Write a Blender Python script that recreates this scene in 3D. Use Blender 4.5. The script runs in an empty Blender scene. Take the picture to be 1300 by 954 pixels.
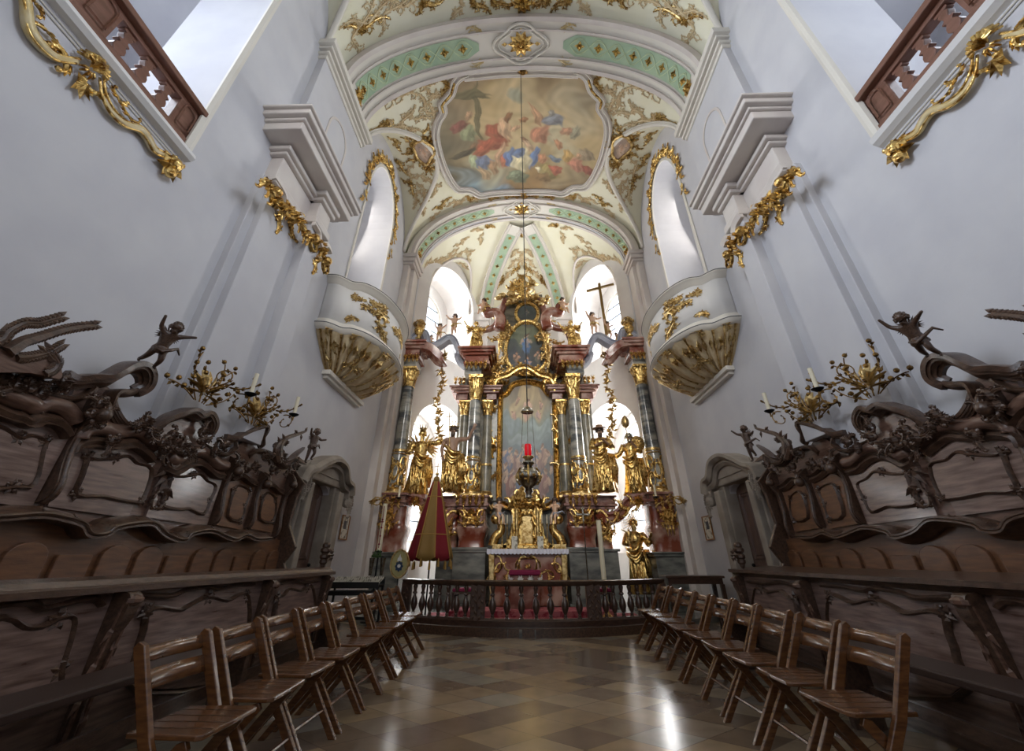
import bpy, bmesh, math, random
import numpy as np
from math import sin, cos, pi, sqrt, atan2, radians as rad
from mathutils import Vector as V, Matrix
from mathutils.geometry import tessellate_polygon
sc = bpy.context.scene
COL = sc.collection
RND = random.Random(7)

# ------------------------------------------------------------------ camera
F = 505.6; CX, CY = 650.0, 432.5
CAM = V((-0.1, 0.0, 1.15))
PITCH = atan2(710 - CY, F); YAW = atan2((664 - CX) * cos(PITCH), F)
_f = V((-sin(YAW) * cos(PITCH), cos(YAW) * cos(PITCH), sin(PITCH)))
_r = V((cos(YAW), sin(YAW), 0)); _u = _r.cross(_f)
cd = bpy.data.cameras.new('camera'); co = bpy.data.objects.new('camera', cd); COL.objects.link(co)
cd.sensor_width = 36; cd.sensor_fit = 'HORIZONTAL'; cd.lens = 36 * F / 1300
cd.shift_y = (CY - 477) / 1300
cd.clip_end = 200
co.matrix_world = Matrix(((_r.x, _u.x, -_f.x, CAM.x), (_r.y, _u.y, -_f.y, CAM.y), (_r.z, _u.z, -_f.z, CAM.z), (0, 0, 0, 1)))
sc.camera = co

def ray(x, y): return _r * ((x - CX) / F) - _u * ((y - CY) / F) + _f
def aY(x, y, Y): d = ray(x, y); return CAM + d * ((Y - CAM.y) / d.y)
def aX(x, y, X): d = ray(x, y); return CAM + d * ((X - CAM.x) / d.x)

# ------------------------------------------------------------------ materials
def lin(h):
    if isinstance(h, str):
        c = [int(h[i:i + 2], 16) / 255 for i in (0, 2, 4)]
    else: c = h
    return tuple(((v / 12.92) if v <= 0.04045 else ((v + 0.055) / 1.055) ** 2.4) for v in c) + (1,)
M = {}
def mat(name, base, rough=0.6, metal=0.0, noise=None, scale=4.0, bump=0.0, bscale=30.0, stretch=(1, 1, 1), coat=0.0, ior=1.5, detail=4, lo=0.35, hi=0.65, rough2=None, trans=0.0, alpha=None, emit=None):
    m = bpy.data.materials.new(name); m.use_nodes = True; nt = m.node_tree; N = nt.nodes; L = nt.links
    b = N['Principled BSDF']; b.inputs['Roughness'].default_value = rough; b.inputs['Metallic'].default_value = metal
    b.inputs['Base Color'].default_value = lin(base); b.inputs['IOR'].default_value = ior
    if coat: b.inputs['Coat Weight'].default_value = coat; b.inputs['Coat Roughness'].default_value = 0.15
    if trans: b.inputs['Transmission Weight'].default_value = trans
    tc = N.new('ShaderNodeTexCoord'); mp = N.new('ShaderNodeMapping'); L.new(tc.outputs['Object'], mp.inputs[0]); mp.inputs['Scale'].default_value = stretch
    if noise:
        n = N.new('ShaderNodeTexNoise'); n.inputs['Scale'].default_value = scale; n.inputs['Detail'].default_value = detail
        L.new(mp.outputs[0], n.inputs['Vector'])
        r = N.new('ShaderNodeValToRGB'); r.color_ramp.elements[0].position = lo; r.color_ramp.elements[1].position = hi
        r.color_ramp.elements[0].color = lin(base); r.color_ramp.elements[1].color = lin(noise)
        L.new(n.outputs['Fac'], r.inputs[0]); L.new(r.outputs[0], b.inputs['Base Color'])
        if rough2 is not None:
            q = N.new('ShaderNodeMapRange'); q.inputs[1].default_value = .3; q.inputs[2].default_value = .7
            q.inputs[3].default_value = rough; q.inputs[4].default_value = rough2
            L.new(n.outputs['Fac'], q.inputs[0]); L.new(q.outputs[0], b.inputs['Roughness'])
    if bump:
        n2 = N.new('ShaderNodeTexNoise'); n2.inputs['Scale'].default_value = bscale; n2.inputs['Detail'].default_value = 3
        L.new(mp.outputs[0], n2.inputs['Vector'])
        bp = N.new('ShaderNodeBump'); bp.inputs['Strength'].default_value = bump; bp.inputs['Distance'].default_value = 0.02
        L.new(n2.outputs['Fac'], bp.inputs['Height']); L.new(bp.outputs[0], b.inputs['Normal'])
    if emit:
        b.inputs['Emission Color'].default_value = lin(base); b.inputs['Emission Strength'].default_value = emit
    M[name] = m; return m
mat('wall', 'c4c3c8', .85, noise='cccbce', scale=1.5, bump=.08, bscale=8)
mat('plaster', 'd3cecb', .8, noise='dad6d2', scale=2, bump=.05)
mat('white', 'dcdad8', .75)
mat('cream', 'e6e2c8', .85, noise='eae7d2', scale=1.2)
mat('ribgrey', 'cbc2bd', .8, noise='d6cfc8', scale=2)
mat('stonewhite', 'ddd8ce', .8)
mat('green', '9cb49b', .8, noise='abbfa2', scale=3)
mat('greenline', 'c9d8b4', .8)
mat('gold', 'e8c780', .3, 1, noise='8a632e', scale=16, bump=.4, bscale=30, lo=.46, hi=.62)
mat('goldleaf', 'e4cc94', .36, 1, noise='9a7842', scale=16, bump=.3, bscale=35)
mat('goldcream', 'c9b27c', .5, .3, noise='d8cbab', scale=9, bump=.2)
mat('stucco', 'c9b088', .7, noise='dccba6', scale=8, bump=.1)
mat('walnut', '543b30', .3, noise='775a4b', scale=5, stretch=(9, 1.2, 9), detail=6, bump=.12, bscale=25, rough2=.42, coat=.35)
mat('walnut_dark', '3e2c22', .3, noise='5d4536', scale=6, stretch=(6, 2, 6), bump=.2, bscale=30, coat=.25)
mat('walnut_panel', '5e483f', .27, noise='8a7268', scale=4, stretch=(9, .9, 9), detail=7, bump=.1, bscale=20, rough2=.42, coat=1.0)
mat('panel_brown', '5d3d29', .34, noise='795236', scale=4, stretch=(8, 1, 8), detail=6, bump=.1, coat=.25)
mat('balwood', '6e4b3a', .45, noise='80594a', scale=5, stretch=(4, 1, 4), bump=.1)
mat('chairwood', '744b2a', .26, noise='55351e', scale=6, stretch=(2, 2, 9), detail=5, coat=.5)
mat('railwood', '3a2820', .3, noise='4e372c', scale=6, stretch=(2, 2, 5), bump=.1, coat=.4)
mat('redmarble', '7e3f2b', .25, noise='b59484', scale=2.8, detail=10, lo=.44, hi=.66, coat=.3)
mat('redmarble_dark', '6d3a2e', .28, noise='a07e70', scale=4, detail=10, lo=.42, hi=.66, coat=.3)
mat('greymarble', '9c9a90', .2, noise='4d5052', scale=1.7, detail=9, lo=.42, hi=.6, stretch=(1, 1, 3.2), coat=.4)
mat('greymarble_dark', '565856', .25, noise='8a8a82', scale=2.4, detail=9, stretch=(1, 1, 2.6), coat=.3)
mat('greenmarble', '57554b', .3, noise='847f70', scale=2.6, detail=9, lo=.4, hi=.62, stretch=(1, 1, 1.6))
mat('bluemarble', '8f93a2', .3, noise='b0b3bb', scale=3)
mat('portal', '8f857a', .8, noise='a89e92', scale=3, bump=.3, bscale=12)
mat('doorwood', '57423a', .4, noise='6b5348', scale=5, stretch=(6, 6, 1), bump=.1)
mat('oldgold', '9c7a42', .38, .9, noise='4a3520', scale=16, bump=.2)
mat('iron', '17171a', .5, .6)
mat('lead', '4c5058', .5)
mat('skin', 'c9a184', .5, noise='d8b497', scale=5)
mat('fleshdark', '8a6c58', .5, noise='a3826b', scale=5)
mat('candle', 'ece3c8', .5)
mat('flame', 'ffd890', .5, emit=3)
mat('cloth', 'dfe0ec', .85, bump=.2, bscale=60)
mat('lace', 'e6e6f2', .9)
mat('purple', '7d1440', .8, bump=.15, bscale=50)
mat('redvelvet', '7a0a1c', .75, bump=.2, bscale=40)
mat('ochre', '86672f', .7, bump=.2, bscale=40)
mat('fringe', 'a07c3a', .7)
mat('carpet', 'b5696c', .95, noise='8f2c3c', scale=9, detail=6, lo=.46, hi=.56, bump=.3, bscale=90)
mat('silver', 'b9b4a6', .22, 1, noise='8e8878', scale=20)
mat('redglass', 'b00a18', .2, emit=.5)
mat('paper', 'd9d5c8', .8, noise='8a8576', scale=14, lo=.5, hi=.6)
mat('frame_wood', '9a6b3c', .4)
mat('navy', '1f3350', .5)
mat('olive', 'a59c6a', .6)
mat('hairdark', '4a3a30', .6)
mat('cable', '2a2826', .6)
mat('leafgreen', '3f5b2e', .7)
mat('black', '0b0b0c', .5)
mat('leather', '3a2a24', .5)

def mix_attr_mat(name, attr='Col', rough=.7, nscale=30):
    m = bpy.data.materials.new(name); m.use_nodes = True; nt = m.node_tree
    b = nt.nodes['Principled BSDF']; b.inputs['Roughness'].default_value = rough
    a = nt.nodes.new('ShaderNodeVertexColor'); a.layer_name = attr
    nt.links.new(a.outputs[0], b.inputs['Base Color']); M[name] = m
mix_attr_mat('paint'); mix_attr_mat('oilpaint', rough=.45)

def glass_mat():
    m = bpy.data.materials.new('window_glass'); m.use_nodes = True; nt = m.node_tree; N = nt.nodes
    N.remove(N['Principled BSDF']); o = N['Material Output']
    t = N.new('ShaderNodeBsdfTransparent'); t.inputs[0].default_value = (.93, .95, .97, 1)
    g = N.new('ShaderNodeBsdfGlossy'); g.inputs['Roughness'].default_value = .08
    x = N.new('ShaderNodeMixShader'); x.inputs[0].default_value = .06
    nt.links.new(t.outputs[0], x.inputs[1]); nt.links.new(g.outputs[0], x.inputs[2]); nt.links.new(x.outputs[0], o.inputs[0])
    M['glass'] = m
glass_mat()

def floor_mat():
    m = bpy.data.materials.new('floor_marble'); m.use_nodes = True; nt = m.node_tree; N = nt.nodes; L = nt.links
    b = N['Principled BSDF']; b.inputs['Roughness'].default_value = .2
    tc = N.new('ShaderNodeTexCoord'); mp = N.new('ShaderNodeMapping'); mp.inputs['Scale'].default_value = (2.3, 3.2, 1)
    mp.inputs['Rotation'].default_value = (0, 0, pi / 4)
    L.new(tc.outputs['Object'], mp.inputs[0])
    fl = N.new('ShaderNodeVectorMath'); fl.operation = 'FLOOR'; L.new(mp.outputs[0], fl.inputs[0])
    fc = N.new('ShaderNodeVectorMath'); fc.operation = 'FRACTION'; L.new(mp.outputs[0], fc.inputs[0])
    v = N.new('ShaderNodeTexWhiteNoise'); v.noise_dimensions = '2D'; L.new(fl.outputs[0], v.inputs['Vector'])
    r = N.new('ShaderNodeValToRGB'); e = r.color_ramp.elements
    e[0].position = 0; e[0].color = lin('77675a'); e[1].position = 1; e[1].color = lin('aa987e')
    for p, c in ((.2, 'a5937a'), (.4, '8b7b69'), (.55, '9c876c'), (.7, '958d80'), (.85, '7b6a59')):
        k = e.new(p); k.color = lin(c)
    r.color_ramp.interpolation = 'CONSTANT'
    sp = N.new('ShaderNodeSeparateColor'); L.new(v.outputs['Color'], sp.inputs[0]); L.new(sp.outputs[0], r.inputs[0])
    n = N.new('ShaderNodeTexNoise'); n.inputs['Scale'].default_value = 5; n.inputs['Detail'].default_value = 6; L.new(tc.outputs['Object'], n.inputs[0])
    mx = N.new('ShaderNodeMixRGB'); mx.blend_type = 'OVERLAY'; mx.inputs[0].default_value = .35
    L.new(r.outputs[0], mx.inputs[1]); L.new(n.outputs['Fac'], mx.inputs[2])
    sx = N.new('ShaderNodeSeparateXYZ'); L.new(fc.outputs[0], sx.inputs[0])
    mn = N.new('ShaderNodeMath'); mn.operation = 'MINIMUM'; L.new(sx.outputs[0], mn.inputs[0]); L.new(sx.outputs[1], mn.inputs[1])
    lt = N.new('ShaderNodeMath'); lt.operation = 'LESS_THAN'; lt.inputs[1].default_value = .025; L.new(mn.outputs[0], lt.inputs[0])
    m2 = N.new('ShaderNodeMixRGB'); m2.inputs[2].default_value = lin('5d5046'); L.new(mx.outputs[0], m2.inputs[1])
    k = N.new('ShaderNodeMath'); k.operation = 'MULTIPLY'; k.inputs[1].default_value = .6; L.new(lt.outputs[0], k.inputs[0]); L.new(k.outputs[0], m2.inputs[0])
    L.new(m2.outputs[0], b.inputs['Base Color']); M['floor'] = m
floor_mat()

# ------------------------------------------------------------------ mesh builder
def unit(v):
    l = v.length
    return v / l if l > 1e-9 else V((0, 0, 1))
class MB:
    def __init__(s): s.v = []; s.f = []
    def add(s, vs, fs, tf=None):
        o = len(s.v)
        s.v += [tuple(tf(V(p)) if tf else p) for p in vs]; s.f += [tuple(i + o for i in f) for f in fs]; return s
    def box(s, x0, x1, y0, y1, z0, z1, tf=None, tx=0, ty=0):
        return s.add([(x0, y0, z0), (x1, y0, z0), (x1, y1, z0), (x0, y1, z0), (x0 + tx, y0 + ty, z1), (x1 - tx, y0 + ty, z1), (x1 - tx, y1 - ty, z1), (x0 + tx, y1 - ty, z1)],
                     [(0, 3, 2, 1), (4, 5, 6, 7), (0, 1, 5, 4), (1, 2, 6, 5), (2, 3, 7, 6), (3, 0, 4, 7)], tf)
    def bar(s, a, b, w, h, up=V((0, 0, 1))):
        a = V(a); b = V(b); d = unit(b - a); x = unit(d.cross(up)); y = x.cross(d)
        vs = [p + x * i * w / 2 + y * j * h / 2 for p in (a, b) for i, j in ((-1, -1), (1, -1), (1, 1), (-1, 1))]
        return s.add(vs, [(0, 1, 2, 3), (4, 7, 6, 5), (0, 4, 5, 1), (1, 5, 6, 2), (2, 6, 7, 3), (3, 7, 4, 0)])
    def tube(s, pts, r, n=6, flat=1.0, up=None, cap=True):
        pts = [V(p) for p in pts]; m = len(pts)
        if not hasattr(r, '__len__'): r = [r] * m
        t0 = unit(pts[1] - pts[0]); ref = up or (V((0, 0, 1)) if abs(t0.z) < .9 else V((1, 0, 0)))
        x = unit(t0.cross(ref)); o = len(s.v)
        for i, p in enumerate(pts):
            t = unit(pts[min(i + 1, m - 1)] - pts[max(i - 1, 0)])
            if up is not None: x = unit(t.cross(up))
            else: x = unit(x - t * x.dot(t))
            y = t.cross(x)
            for k in range(n):
                a = 2 * pi * k / n; s.v.append(tuple(p + x * cos(a) * r[i] + y * sin(a) * r[i] * flat))
        for i in range(m - 1):
            for k in range(n):
                a = o + i * n + k; b = o + i * n + (k + 1) % n; s.f.append((a, b, b + n, a + n))
        if cap: s.f.append(tuple(o + k for k in range(n))[::-1]); s.f.append(tuple(o + (m - 1) * n + k for k in range(n)))
        return s
    def lathe(s, prof, c=(0, 0, 0), n=16, sx=1, sy=1, fold=None, rot=0, tf=None, cap=True):
        vs = []; fs = []; m = len(prof)
        for i, (r, z) in enumerate(prof):
            for k in range(n):
                a = 2 * pi * k / n + rot; q = fold(a, i / (m - 1)) if fold else 1
                vs.append((c[0] + r * q * cos(a) * sx, c[1] + r * q * sin(a) * sy, c[2] + z))
        for i in range(m - 1):
            for k in range(n):
                a = i * n + k; b = i * n + (k + 1) % n; fs.append((a, b, b + n, a + n))
        if cap: fs.append(tuple(range(n))[::-1]); fs.append(tuple((m - 1) * n + k for k in range(n)))
        return s.add(vs, fs, tf)
    def ell(s, c, r, n=10, m=7, tf=None):
        if not hasattr(r, '__len__'): r = (r, r, r)
        vs = [(c[0], c[1], c[2] - r[2])]; fs = []
        for i in range(1, m):
            b = -pi / 2 + pi * i / m
            for k in range(n):
                a = 2 * pi * k / n; vs.append((c[0] + r[0] * cos(b) * cos(a), c[1] + r[1] * cos(b) * sin(a), c[2] + r[2] * sin(b)))
        vs.append((c[0], c[1], c[2] + r[2])); e = len(vs) - 1
        for k in range(n): fs.append((0, 1 + (k + 1) % n, 1 + k))
        for i in range(m - 2):
            for k in range(n):
                a = 1 + i * n + k; b = 1 + i * n + (k + 1) % n; fs.append((a, b, b + n, a + n))
        for k in range(n): fs.append((e, 1 + (m - 2) * n + k, 1 + (m - 2) * n + (k + 1) % n))
        return s.add(vs, fs, tf)
    def prism(s, poly, holes, fr, d, back=True, bevel=0):
        """poly in (u,v); fr(u,v,w)->point; front at w=0, back at w=d"""
        loops = [poly] + list(holes); flat = [p for l in loops for p in l]
        tri = tessellate_polygon([[V((p[0], p[1], 0)) for p in l] for l in loops])
        n = len(flat); o = len(s.v)
        s.v += [tuple(fr(p[0], p[1], 0)) for p in flat] + [tuple(fr(p[0], p[1], d)) for p in flat]
        for t in tri:
            s.f.append(tuple(o + i for i in t))
            if back: s.f.append(tuple(o + n + i for i in t[::-1]))
        k = 0
        for l in loops:
            m = len(l)
            for i in range(m):
                a = o + k + i; b = o + k + (i + 1) % m; s.f.append((a, b, b + n, a + n))
            k += m
        return s
    def sweep(s, path, prof, nrm, closed=False, cap=True):
        """path: list of V; nrm: list of V or V (profile second axis); prof: [(a,b)] a along side, b along normal"""
        path = [V(p) for p in path]; m = len(path); q = len(prof); o = len(s.v)
        for i, p in enumerate(path):
            if closed: t = unit(path[(i + 1) % m] - path[i - 1])
            else: t = unit(path[min(i + 1, m - 1)] - path[max(i - 1, 0)])
            nn = nrm[i] if isinstance(nrm, list) else nrm
            x = unit(t.cross(nn)); y = unit(x.cross(t))
            for a, b in prof: s.v.append(tuple(p + x * a + y * b))
        for i in range(m if closed else m - 1):
            for k in range(q):
                a = o + i * q + k; b = o + i * q + (k + 1) % q; c = o + ((i + 1) % m) * q + (k + 1) % q; d = o + ((i + 1) % m) * q + k
                s.f.append((a, b, c, d))
        if cap and not closed: s.f.append(tuple(o + k for k in range(q))); s.f.append(tuple(o + (m - 1) * q + k for k in range(q))[::-1])
        return s
    def grid(s, fn, nu, nv, closed_u=False):
        o = len(s.v); cu = nu if closed_u else nu + 1
        for j in range(nv + 1):
            for i in range(cu): s.v.append(tuple(fn(i / nu, j / nv)))
        for j in range(nv):
            for i in range(nu):
                a = o + j * cu + i; b = o + j * cu + (i + 1) % cu; s.f.append((a, b, b + cu, a + cu))
        return s
    def pieces(s, gap=.035):
        n = len(s.v); up = list(range(n))
        def fd(a):
            while up[a] != a: up[a] = up[up[a]]; a = up[a]
            return a
        for f in s.f:
            r = fd(f[0])
            for i in f[1:]: up[fd(i)] = r
        isl = {}
        for f in s.f: isl.setdefault(fd(f[0]), []).append(f)
        K = list(isl); P = np.array([tuple(p) for p in s.v]); bb = []
        for k in K: q = P[sorted({i for f in isl[k] for i in f})]; bb.append((q.min(0) - gap, q.max(0) + gap))
        g = list(range(len(K)))
        def fg(a):
            while g[a] != a: g[a] = g[g[a]]; a = g[a]
            return a
        lo = np.array([b[0] for b in bb]); hi = np.array([b[1] for b in bb])
        for i in range(len(K)):
            for j in np.nonzero(((lo[i] < hi[i + 1:]) & (hi[i] > lo[i + 1:])).all(1))[0]: g[fg(int(j) + i + 1)] = fg(i)
        cl = {}
        for i, k in enumerate(K): cl.setdefault(fg(i), []).extend(isl[k])
        out = []
        for fs in cl.values():
            m = MB(); ids = {}
            for f in fs:
                for i in f:
                    if i not in ids: ids[i] = len(m.v); m.v.append(s.v[i])
                m.f.append(tuple(ids[i] for i in f))
            out.append(m)
        return out
    def build(s, name, m, parent=None, smooth=None, mx=None, solid=0, bev=0, norm=True):
        if parent is not None and not norm:
            ps = s.pieces()
            if len(ps) > 1:
                for p in ps[1:]: p.build(name, m, parent, smooth, None, solid, bev, True)
                return ps[0].build(name, m, parent, smooth, None, solid, bev, True)
        me = bpy.data.meshes.new(name); off = V((0, 0, 0))
        if parent is not None: off = WL(parent)
        me.from_pydata([tuple(V(p) - off) for p in s.v], [], s.f)
        if norm:
            bm = bmesh.new(); bm.from_mesh(me); bmesh.ops.recalc_face_normals(bm, faces=bm.faces); bm.to_mesh(me); bm.free()
        me.materials.append(M[m] if isinstance(m, str) else m)
        if smooth: 
            me.polygons.foreach_set('use_smooth', [True] * len(me.polygons))
            if smooth is not True: me.set_sharp_from_angle(angle=rad(smooth))
        o = bpy.data.objects.new(name, me); COL.objects.link(o)
        if parent is not None: o.parent = parent
        if bev: 
            b = o.modifiers.new('bevel', 'BEVEL'); b.width = bev; b.segments = 2; b.limit_method = 'ANGLE'; b.angle_limit = rad(40)
        if solid:
            b = o.modifiers.new('solid', 'SOLIDIFY'); b.thickness = solid
        return o
def WL(o):
    l = V((0, 0, 0))
    while o is not None: l = l + o.location; o = o.parent
    return l
def tag(o, label=None, cat=None, group=None, kind=None):
    if label: o['label'] = label
    if cat: o['category'] = cat
    if group: o['group'] = group
    if kind: o['kind'] = kind
    return o
def thing(name, label, cat, loc=(0, 0, 0), group=None):
    o = bpy.data.objects.new(name, None); COL.objects.link(o); o.location = loc; o.empty_display_size = .1
    return tag(o, label, cat, group)
def struct(o, label=None): o['kind'] = 'structure'; (o.__setitem__('label', label) if label else None); return o
def copy_tree(o, parent=None):
    c = o.copy(); COL.objects.link(c); c.parent = parent
    for ch in list(o.children): copy_tree(ch, c)
    return c
def fuse(name, label, cat, mb, m, group=None, **k):
    return tag(mb.build(name, m, **k), label, cat, group)

# ------------------------------------------------------------------ ornament helpers in a (u,v,h) surface chart
def spir(u, v, ang, L, k0, k1, n=16, pw=1.0):
    """curve with curvature running k0 -> k1"""
    pts = [(u, v)]; ds = L / n; a = ang
    for i in range(n):
        t = (i + .5) / n; a += (k0 + (k1 - k0) * t ** pw) * ds; u += cos(a) * ds; v += sin(a) * ds; pts.append((u, v))
    return pts
def leaf(mb, fr, u, v, ang, L, w, h=.02, bend=0.0, base=0.0):
    c, s_ = cos(ang), sin(ang); c2, s2 = cos(ang + bend), sin(ang + bend)
    mu, mv = u + c * L * .45, v + s_ * L * .45; tu, tv = mu + c2 * L * .55, mv + s2 * L * .55
    vs = [fr(u, v, base), fr(mu - s_ * w, mv + c * w, base + h * .3), fr(tu, tv, base + h * .2), fr(mu + s_ * w, mv - c * w, base + h * .3), fr(mu, mv, base + h)]
    mb.add([tuple(p) for p in vs], [(0, 1, 4), (1, 2, 4), (2, 3, 4), (3, 0, 4), (0, 3, 2, 1)])
def scroll(mb, fr, pts, r0, r1, hf=.6, leaves=0, ll=.08, side=0, ball=True, n=5):
    m = len(pts); P3 = [fr(p[0], p[1], r0 * hf) for p in pts]
    rr = [r0 + (r1 - r0) * i / (m - 1) for i in range(m)]; rr[0] *= .5
    mb.tube(P3, rr, n)
    if ball: mb.ell(P3[-1], r1 * 1.9, 6, 4)
    if leaves:
        for j in range(leaves):
            i = int((j + .6) * (m - 1) / leaves); i = min(i, m - 2)
            a = atan2(pts[i + 1][1] - pts[i][1], pts[i + 1][0] - pts[i][0]); q = 1 - .55 * j / leaves
            for sg in ((1, -1) if side == 0 else (side,)):
                leaf(mb, fr, pts[i][0], pts[i][1], a + sg * .75, ll * q, ll * .22 * q, r0 * 1.4, bend=-sg * .5)
def rosette(mb, fr, u, v, R, n=6, h=.04, rot=0.0):
    for k in range(n): leaf(mb, fr, u, v, rot + 2 * pi * k / n, R, R * .3, h)
    for k in range(n): leaf(mb, fr, u, v, rot + 2 * pi * (k + .5) / n, R * .62, R * .2, h * 1.5, base=h * .3)
    mb.ell(fr(u, v, h * 1.1), R * .22, 8, 5)
def sprig(mb, fr, u, v, ang, L, sg=1, r=.02, lf=.1, subs=3, rnd=RND):
    """an acanthus spray: S-stem with curling side scrolls"""
    main = spir(u, v, ang, L, sg * 1.2 / L, -sg * 3.2 / L, 18)
    scroll(mb, fr, main, r, r * .35, leaves=7, ll=lf)
    for j in range(subs):
        i = 3 + int(j * 12 / subs); a = atan2(main[i + 1][1] - main[i][1], main[i + 1][0] - main[i][0]); s2 = sg if j % 2 else -sg
        q = L * (.5 - .09 * j)
        scroll(mb, fr, spir(main[i][0], main[i][1], a + s2 * .5, q, s2 * 1.0 / q, s2 * 9 / q, 14), r * .75, r * .3, leaves=4, ll=lf * .75, side=-s2)
def cscroll(mb, fr, u, v, ang, L, sg=1, r=.03, leaves=4, ll=.08, k=9):
    """C-scroll curling at both ends, centred at u,v"""
    a = spir(u, v, ang, L / 2, sg * 1.2 / L, sg * k / L, 12, 1.5); b = spir(u, v, ang + pi, L / 2, -sg * 1.2 / L, -sg * k / L, 12, 1.5)
    scroll(mb, fr, a, r, r * .5, leaves=leaves, ll=ll, side=-sg); scroll(mb, fr, b, r, r * .5, leaves=leaves, ll=ll, side=sg)
def shell(mb, fr, u, v, ang, R, n=7, spread=2.2, h=.04):
    for k in range(n):
        a = ang + spread * (k / (n - 1) - .5); L = R * (1 - .25 * abs(k / (n - 1) - .5) * 2)
        mb.tube([fr(u + cos(a) * L * t, v + sin(a) * L * t, h * sin(pi * min(t, .95)) + .005) for t in (.1, .4, .7, 1)], [R * .03, R * .09, R * .13, R * .06], 5)
def chart(o, eu, ev, en):
    o, eu, ev, en = V(o), V(eu), V(ev), V(en)
    return lambda u, v, h=0: o + eu * u + ev * v + en * h
def arc(cx, cy, rx, ry, a0, a1, n): return [(cx + rx * cos(a0 + (a1 - a0) * i / n), cy + ry * sin(a0 + (a1 - a0) * i / n)) for i in range(n + 1)]
def arch_hole(u0, u1, v0, v1, n=14, ry=None):
    r = (u1 - u0) / 2; ry = ry or r
    return [(u0, v0), (u1, v0)] + arc((u0 + u1) / 2, v1 - ry, r, ry, 0, pi, n)
def smoothline(P, n=6, closed=False):
    """Catmull-Rom through points of any dimension"""
    P = [V(p) for p in P]; out = []; m = len(P)
    for i in range(m if closed else m - 1):
        g = lambda j: P[j % m] if closed else P[max(0, min(m - 1, j))]
        a, b, c, d = g(i - 1), g(i), g(i + 1), g(i + 2)
        for k in range(n):
            t = k / n; out.append(.5 * ((2 * b) + (c - a) * t + (2 * a - 5 * b + 4 * c - d) * t * t + (3 * b - a - 3 * c + d) * t ** 3))
    if not closed: out.append(P[-1])
    return out
# ------------------------------------------------------------------ ROOM SHELL
W = 4.0; ZS = 10.2; AC = 11.25; AR = 3.65
def f_nave(x, y):
    z = ZS + 2.65 * sqrt(max(0, 1 - (x / 4.0) ** 2))
    for yc, hw, h in ((8.2, 1.95, 1.95), (2.0, 2.1, 1.95)):
        q = 1 - ((y - yc) / hw) ** 2
        if q > 0: z = max(z, ZS + h * sqrt(q))
    return z
def f_apse(x, y):
    dx, dy = x, y - AC; r = sqrt(dx * dx + dy * dy)
    z = ZS + 2.65 * sqrt(max(0, 1 - (r / AR) ** 2))
    for a0, hw, h in ((rad(57), 1.15, 1.75), (-rad(57), 1.15, 1.75), (0, 1.2, 1.3)):
        p = dx * sin(a0) + dy * cos(a0); q = dx * cos(a0) - dy * sin(a0)
        if p > 0 and abs(q) < hw: z = max(z, ZS + h * sqrt(1 - (q / hw) ** 2))
    return z
def fz(x, y): return f_nave(x, y) if y < AC else f_apse(x, y)
def vchart(x, y, h=0):
    """point on the vault; h pushes down/inward along the surface normal"""
    e = .02; zx = (fz(x + e, y) - fz(x - e, y)) / (2 * e); zy = (fz(x, y + e) - fz(x, y - e)) / (2 * e)
    zx = max(-3, min(3, zx)); zy = max(-3, min(3, zy))
    n = unit(V((zx, zy, -1))); return V((x, y, fz(x, y))) + n * h

# floor
mb = MB(); mb.box(-6, 6, -4, 16, -.2, 0); o = struct(mb.build('floor', 'floor'))
# ceiling (nave part, then apse part in the same mesh)
mb = MB()
mb.grid(lambda s, t: (lambda x, y: (x, y, f_nave(x, y)))(W * sin((s - .5) * pi), -4 + (AC + 4) * t), 72, 150)
NA = 72
mb.grid(lambda s, t: (lambda a, r: (r * sin(a), AC + r * cos(a), f_apse(r * sin(a), AC + r * cos(a))))((s - .5) * pi, .02 + (AR - .02) * sin(t * pi / 2)), NA * 2, 40)
ceiling = struct(mb.build('ceiling', 'cream', smooth=50))
# vault infill between the arch opening and the narrower apse
mb = MB(); pts = [(-W, 0)] + [(W * -cos(pi * i / 40), 2.65 * sin(pi * i / 40)) for i in range(41)]
outer = [(-4.6, -10.2), (4.6, -10.2), (4.6, 3.4), (-4.6, 3.4)]
hole = [(-3.72, -10.1), (3.72, -10.1)] + [(AR * cos(pi * i / 40), 2.55 * sin(pi * i / 40)) for i in range(41)]
mb.prism(outer, [hole], lambda u, v, w: V((u, AC - .1 + w, ZS + v)), .12)
struct(mb.build('wall_chancel_arch', 'wall'), 'white arch wall at the mouth of the apse')

TH = 1.3
m = MB(); m.box(-6, 6, -4.3, -4, 0, 13.5); struct(m.build('wall_rear_blocker', 'portal'))  # unseen wall added to shut out light from the open rear, grey to bounce less
def side_wall(s):
    nm = 'wall_left' if s < 0 else 'wall_right'
    ys = [-4 + 15.3 * i / 90 for i in range(91)]
    outer = [(-4, 0), (11.3, 0)] + [(y, fz(W * .9999, y) + .15) for y in ys[::-1]]
    holes = [arch_hole(-1.6, 2.93, 5.35, 10.9, 16, 1.6), arch_hole(7.02, 8.98, 6.0, 11.25, 18, 1.5),
             arch_hole(7.45, 8.45, .02, 2.45, 10, .2)]
    mb = MB(); mb.prism(outer, holes, lambda u, v, w: V((s * (W + w), u, v)), TH)
    return struct(mb.build(nm, 'wall'))
for s in (-1, 1): side_wall(s)

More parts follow.
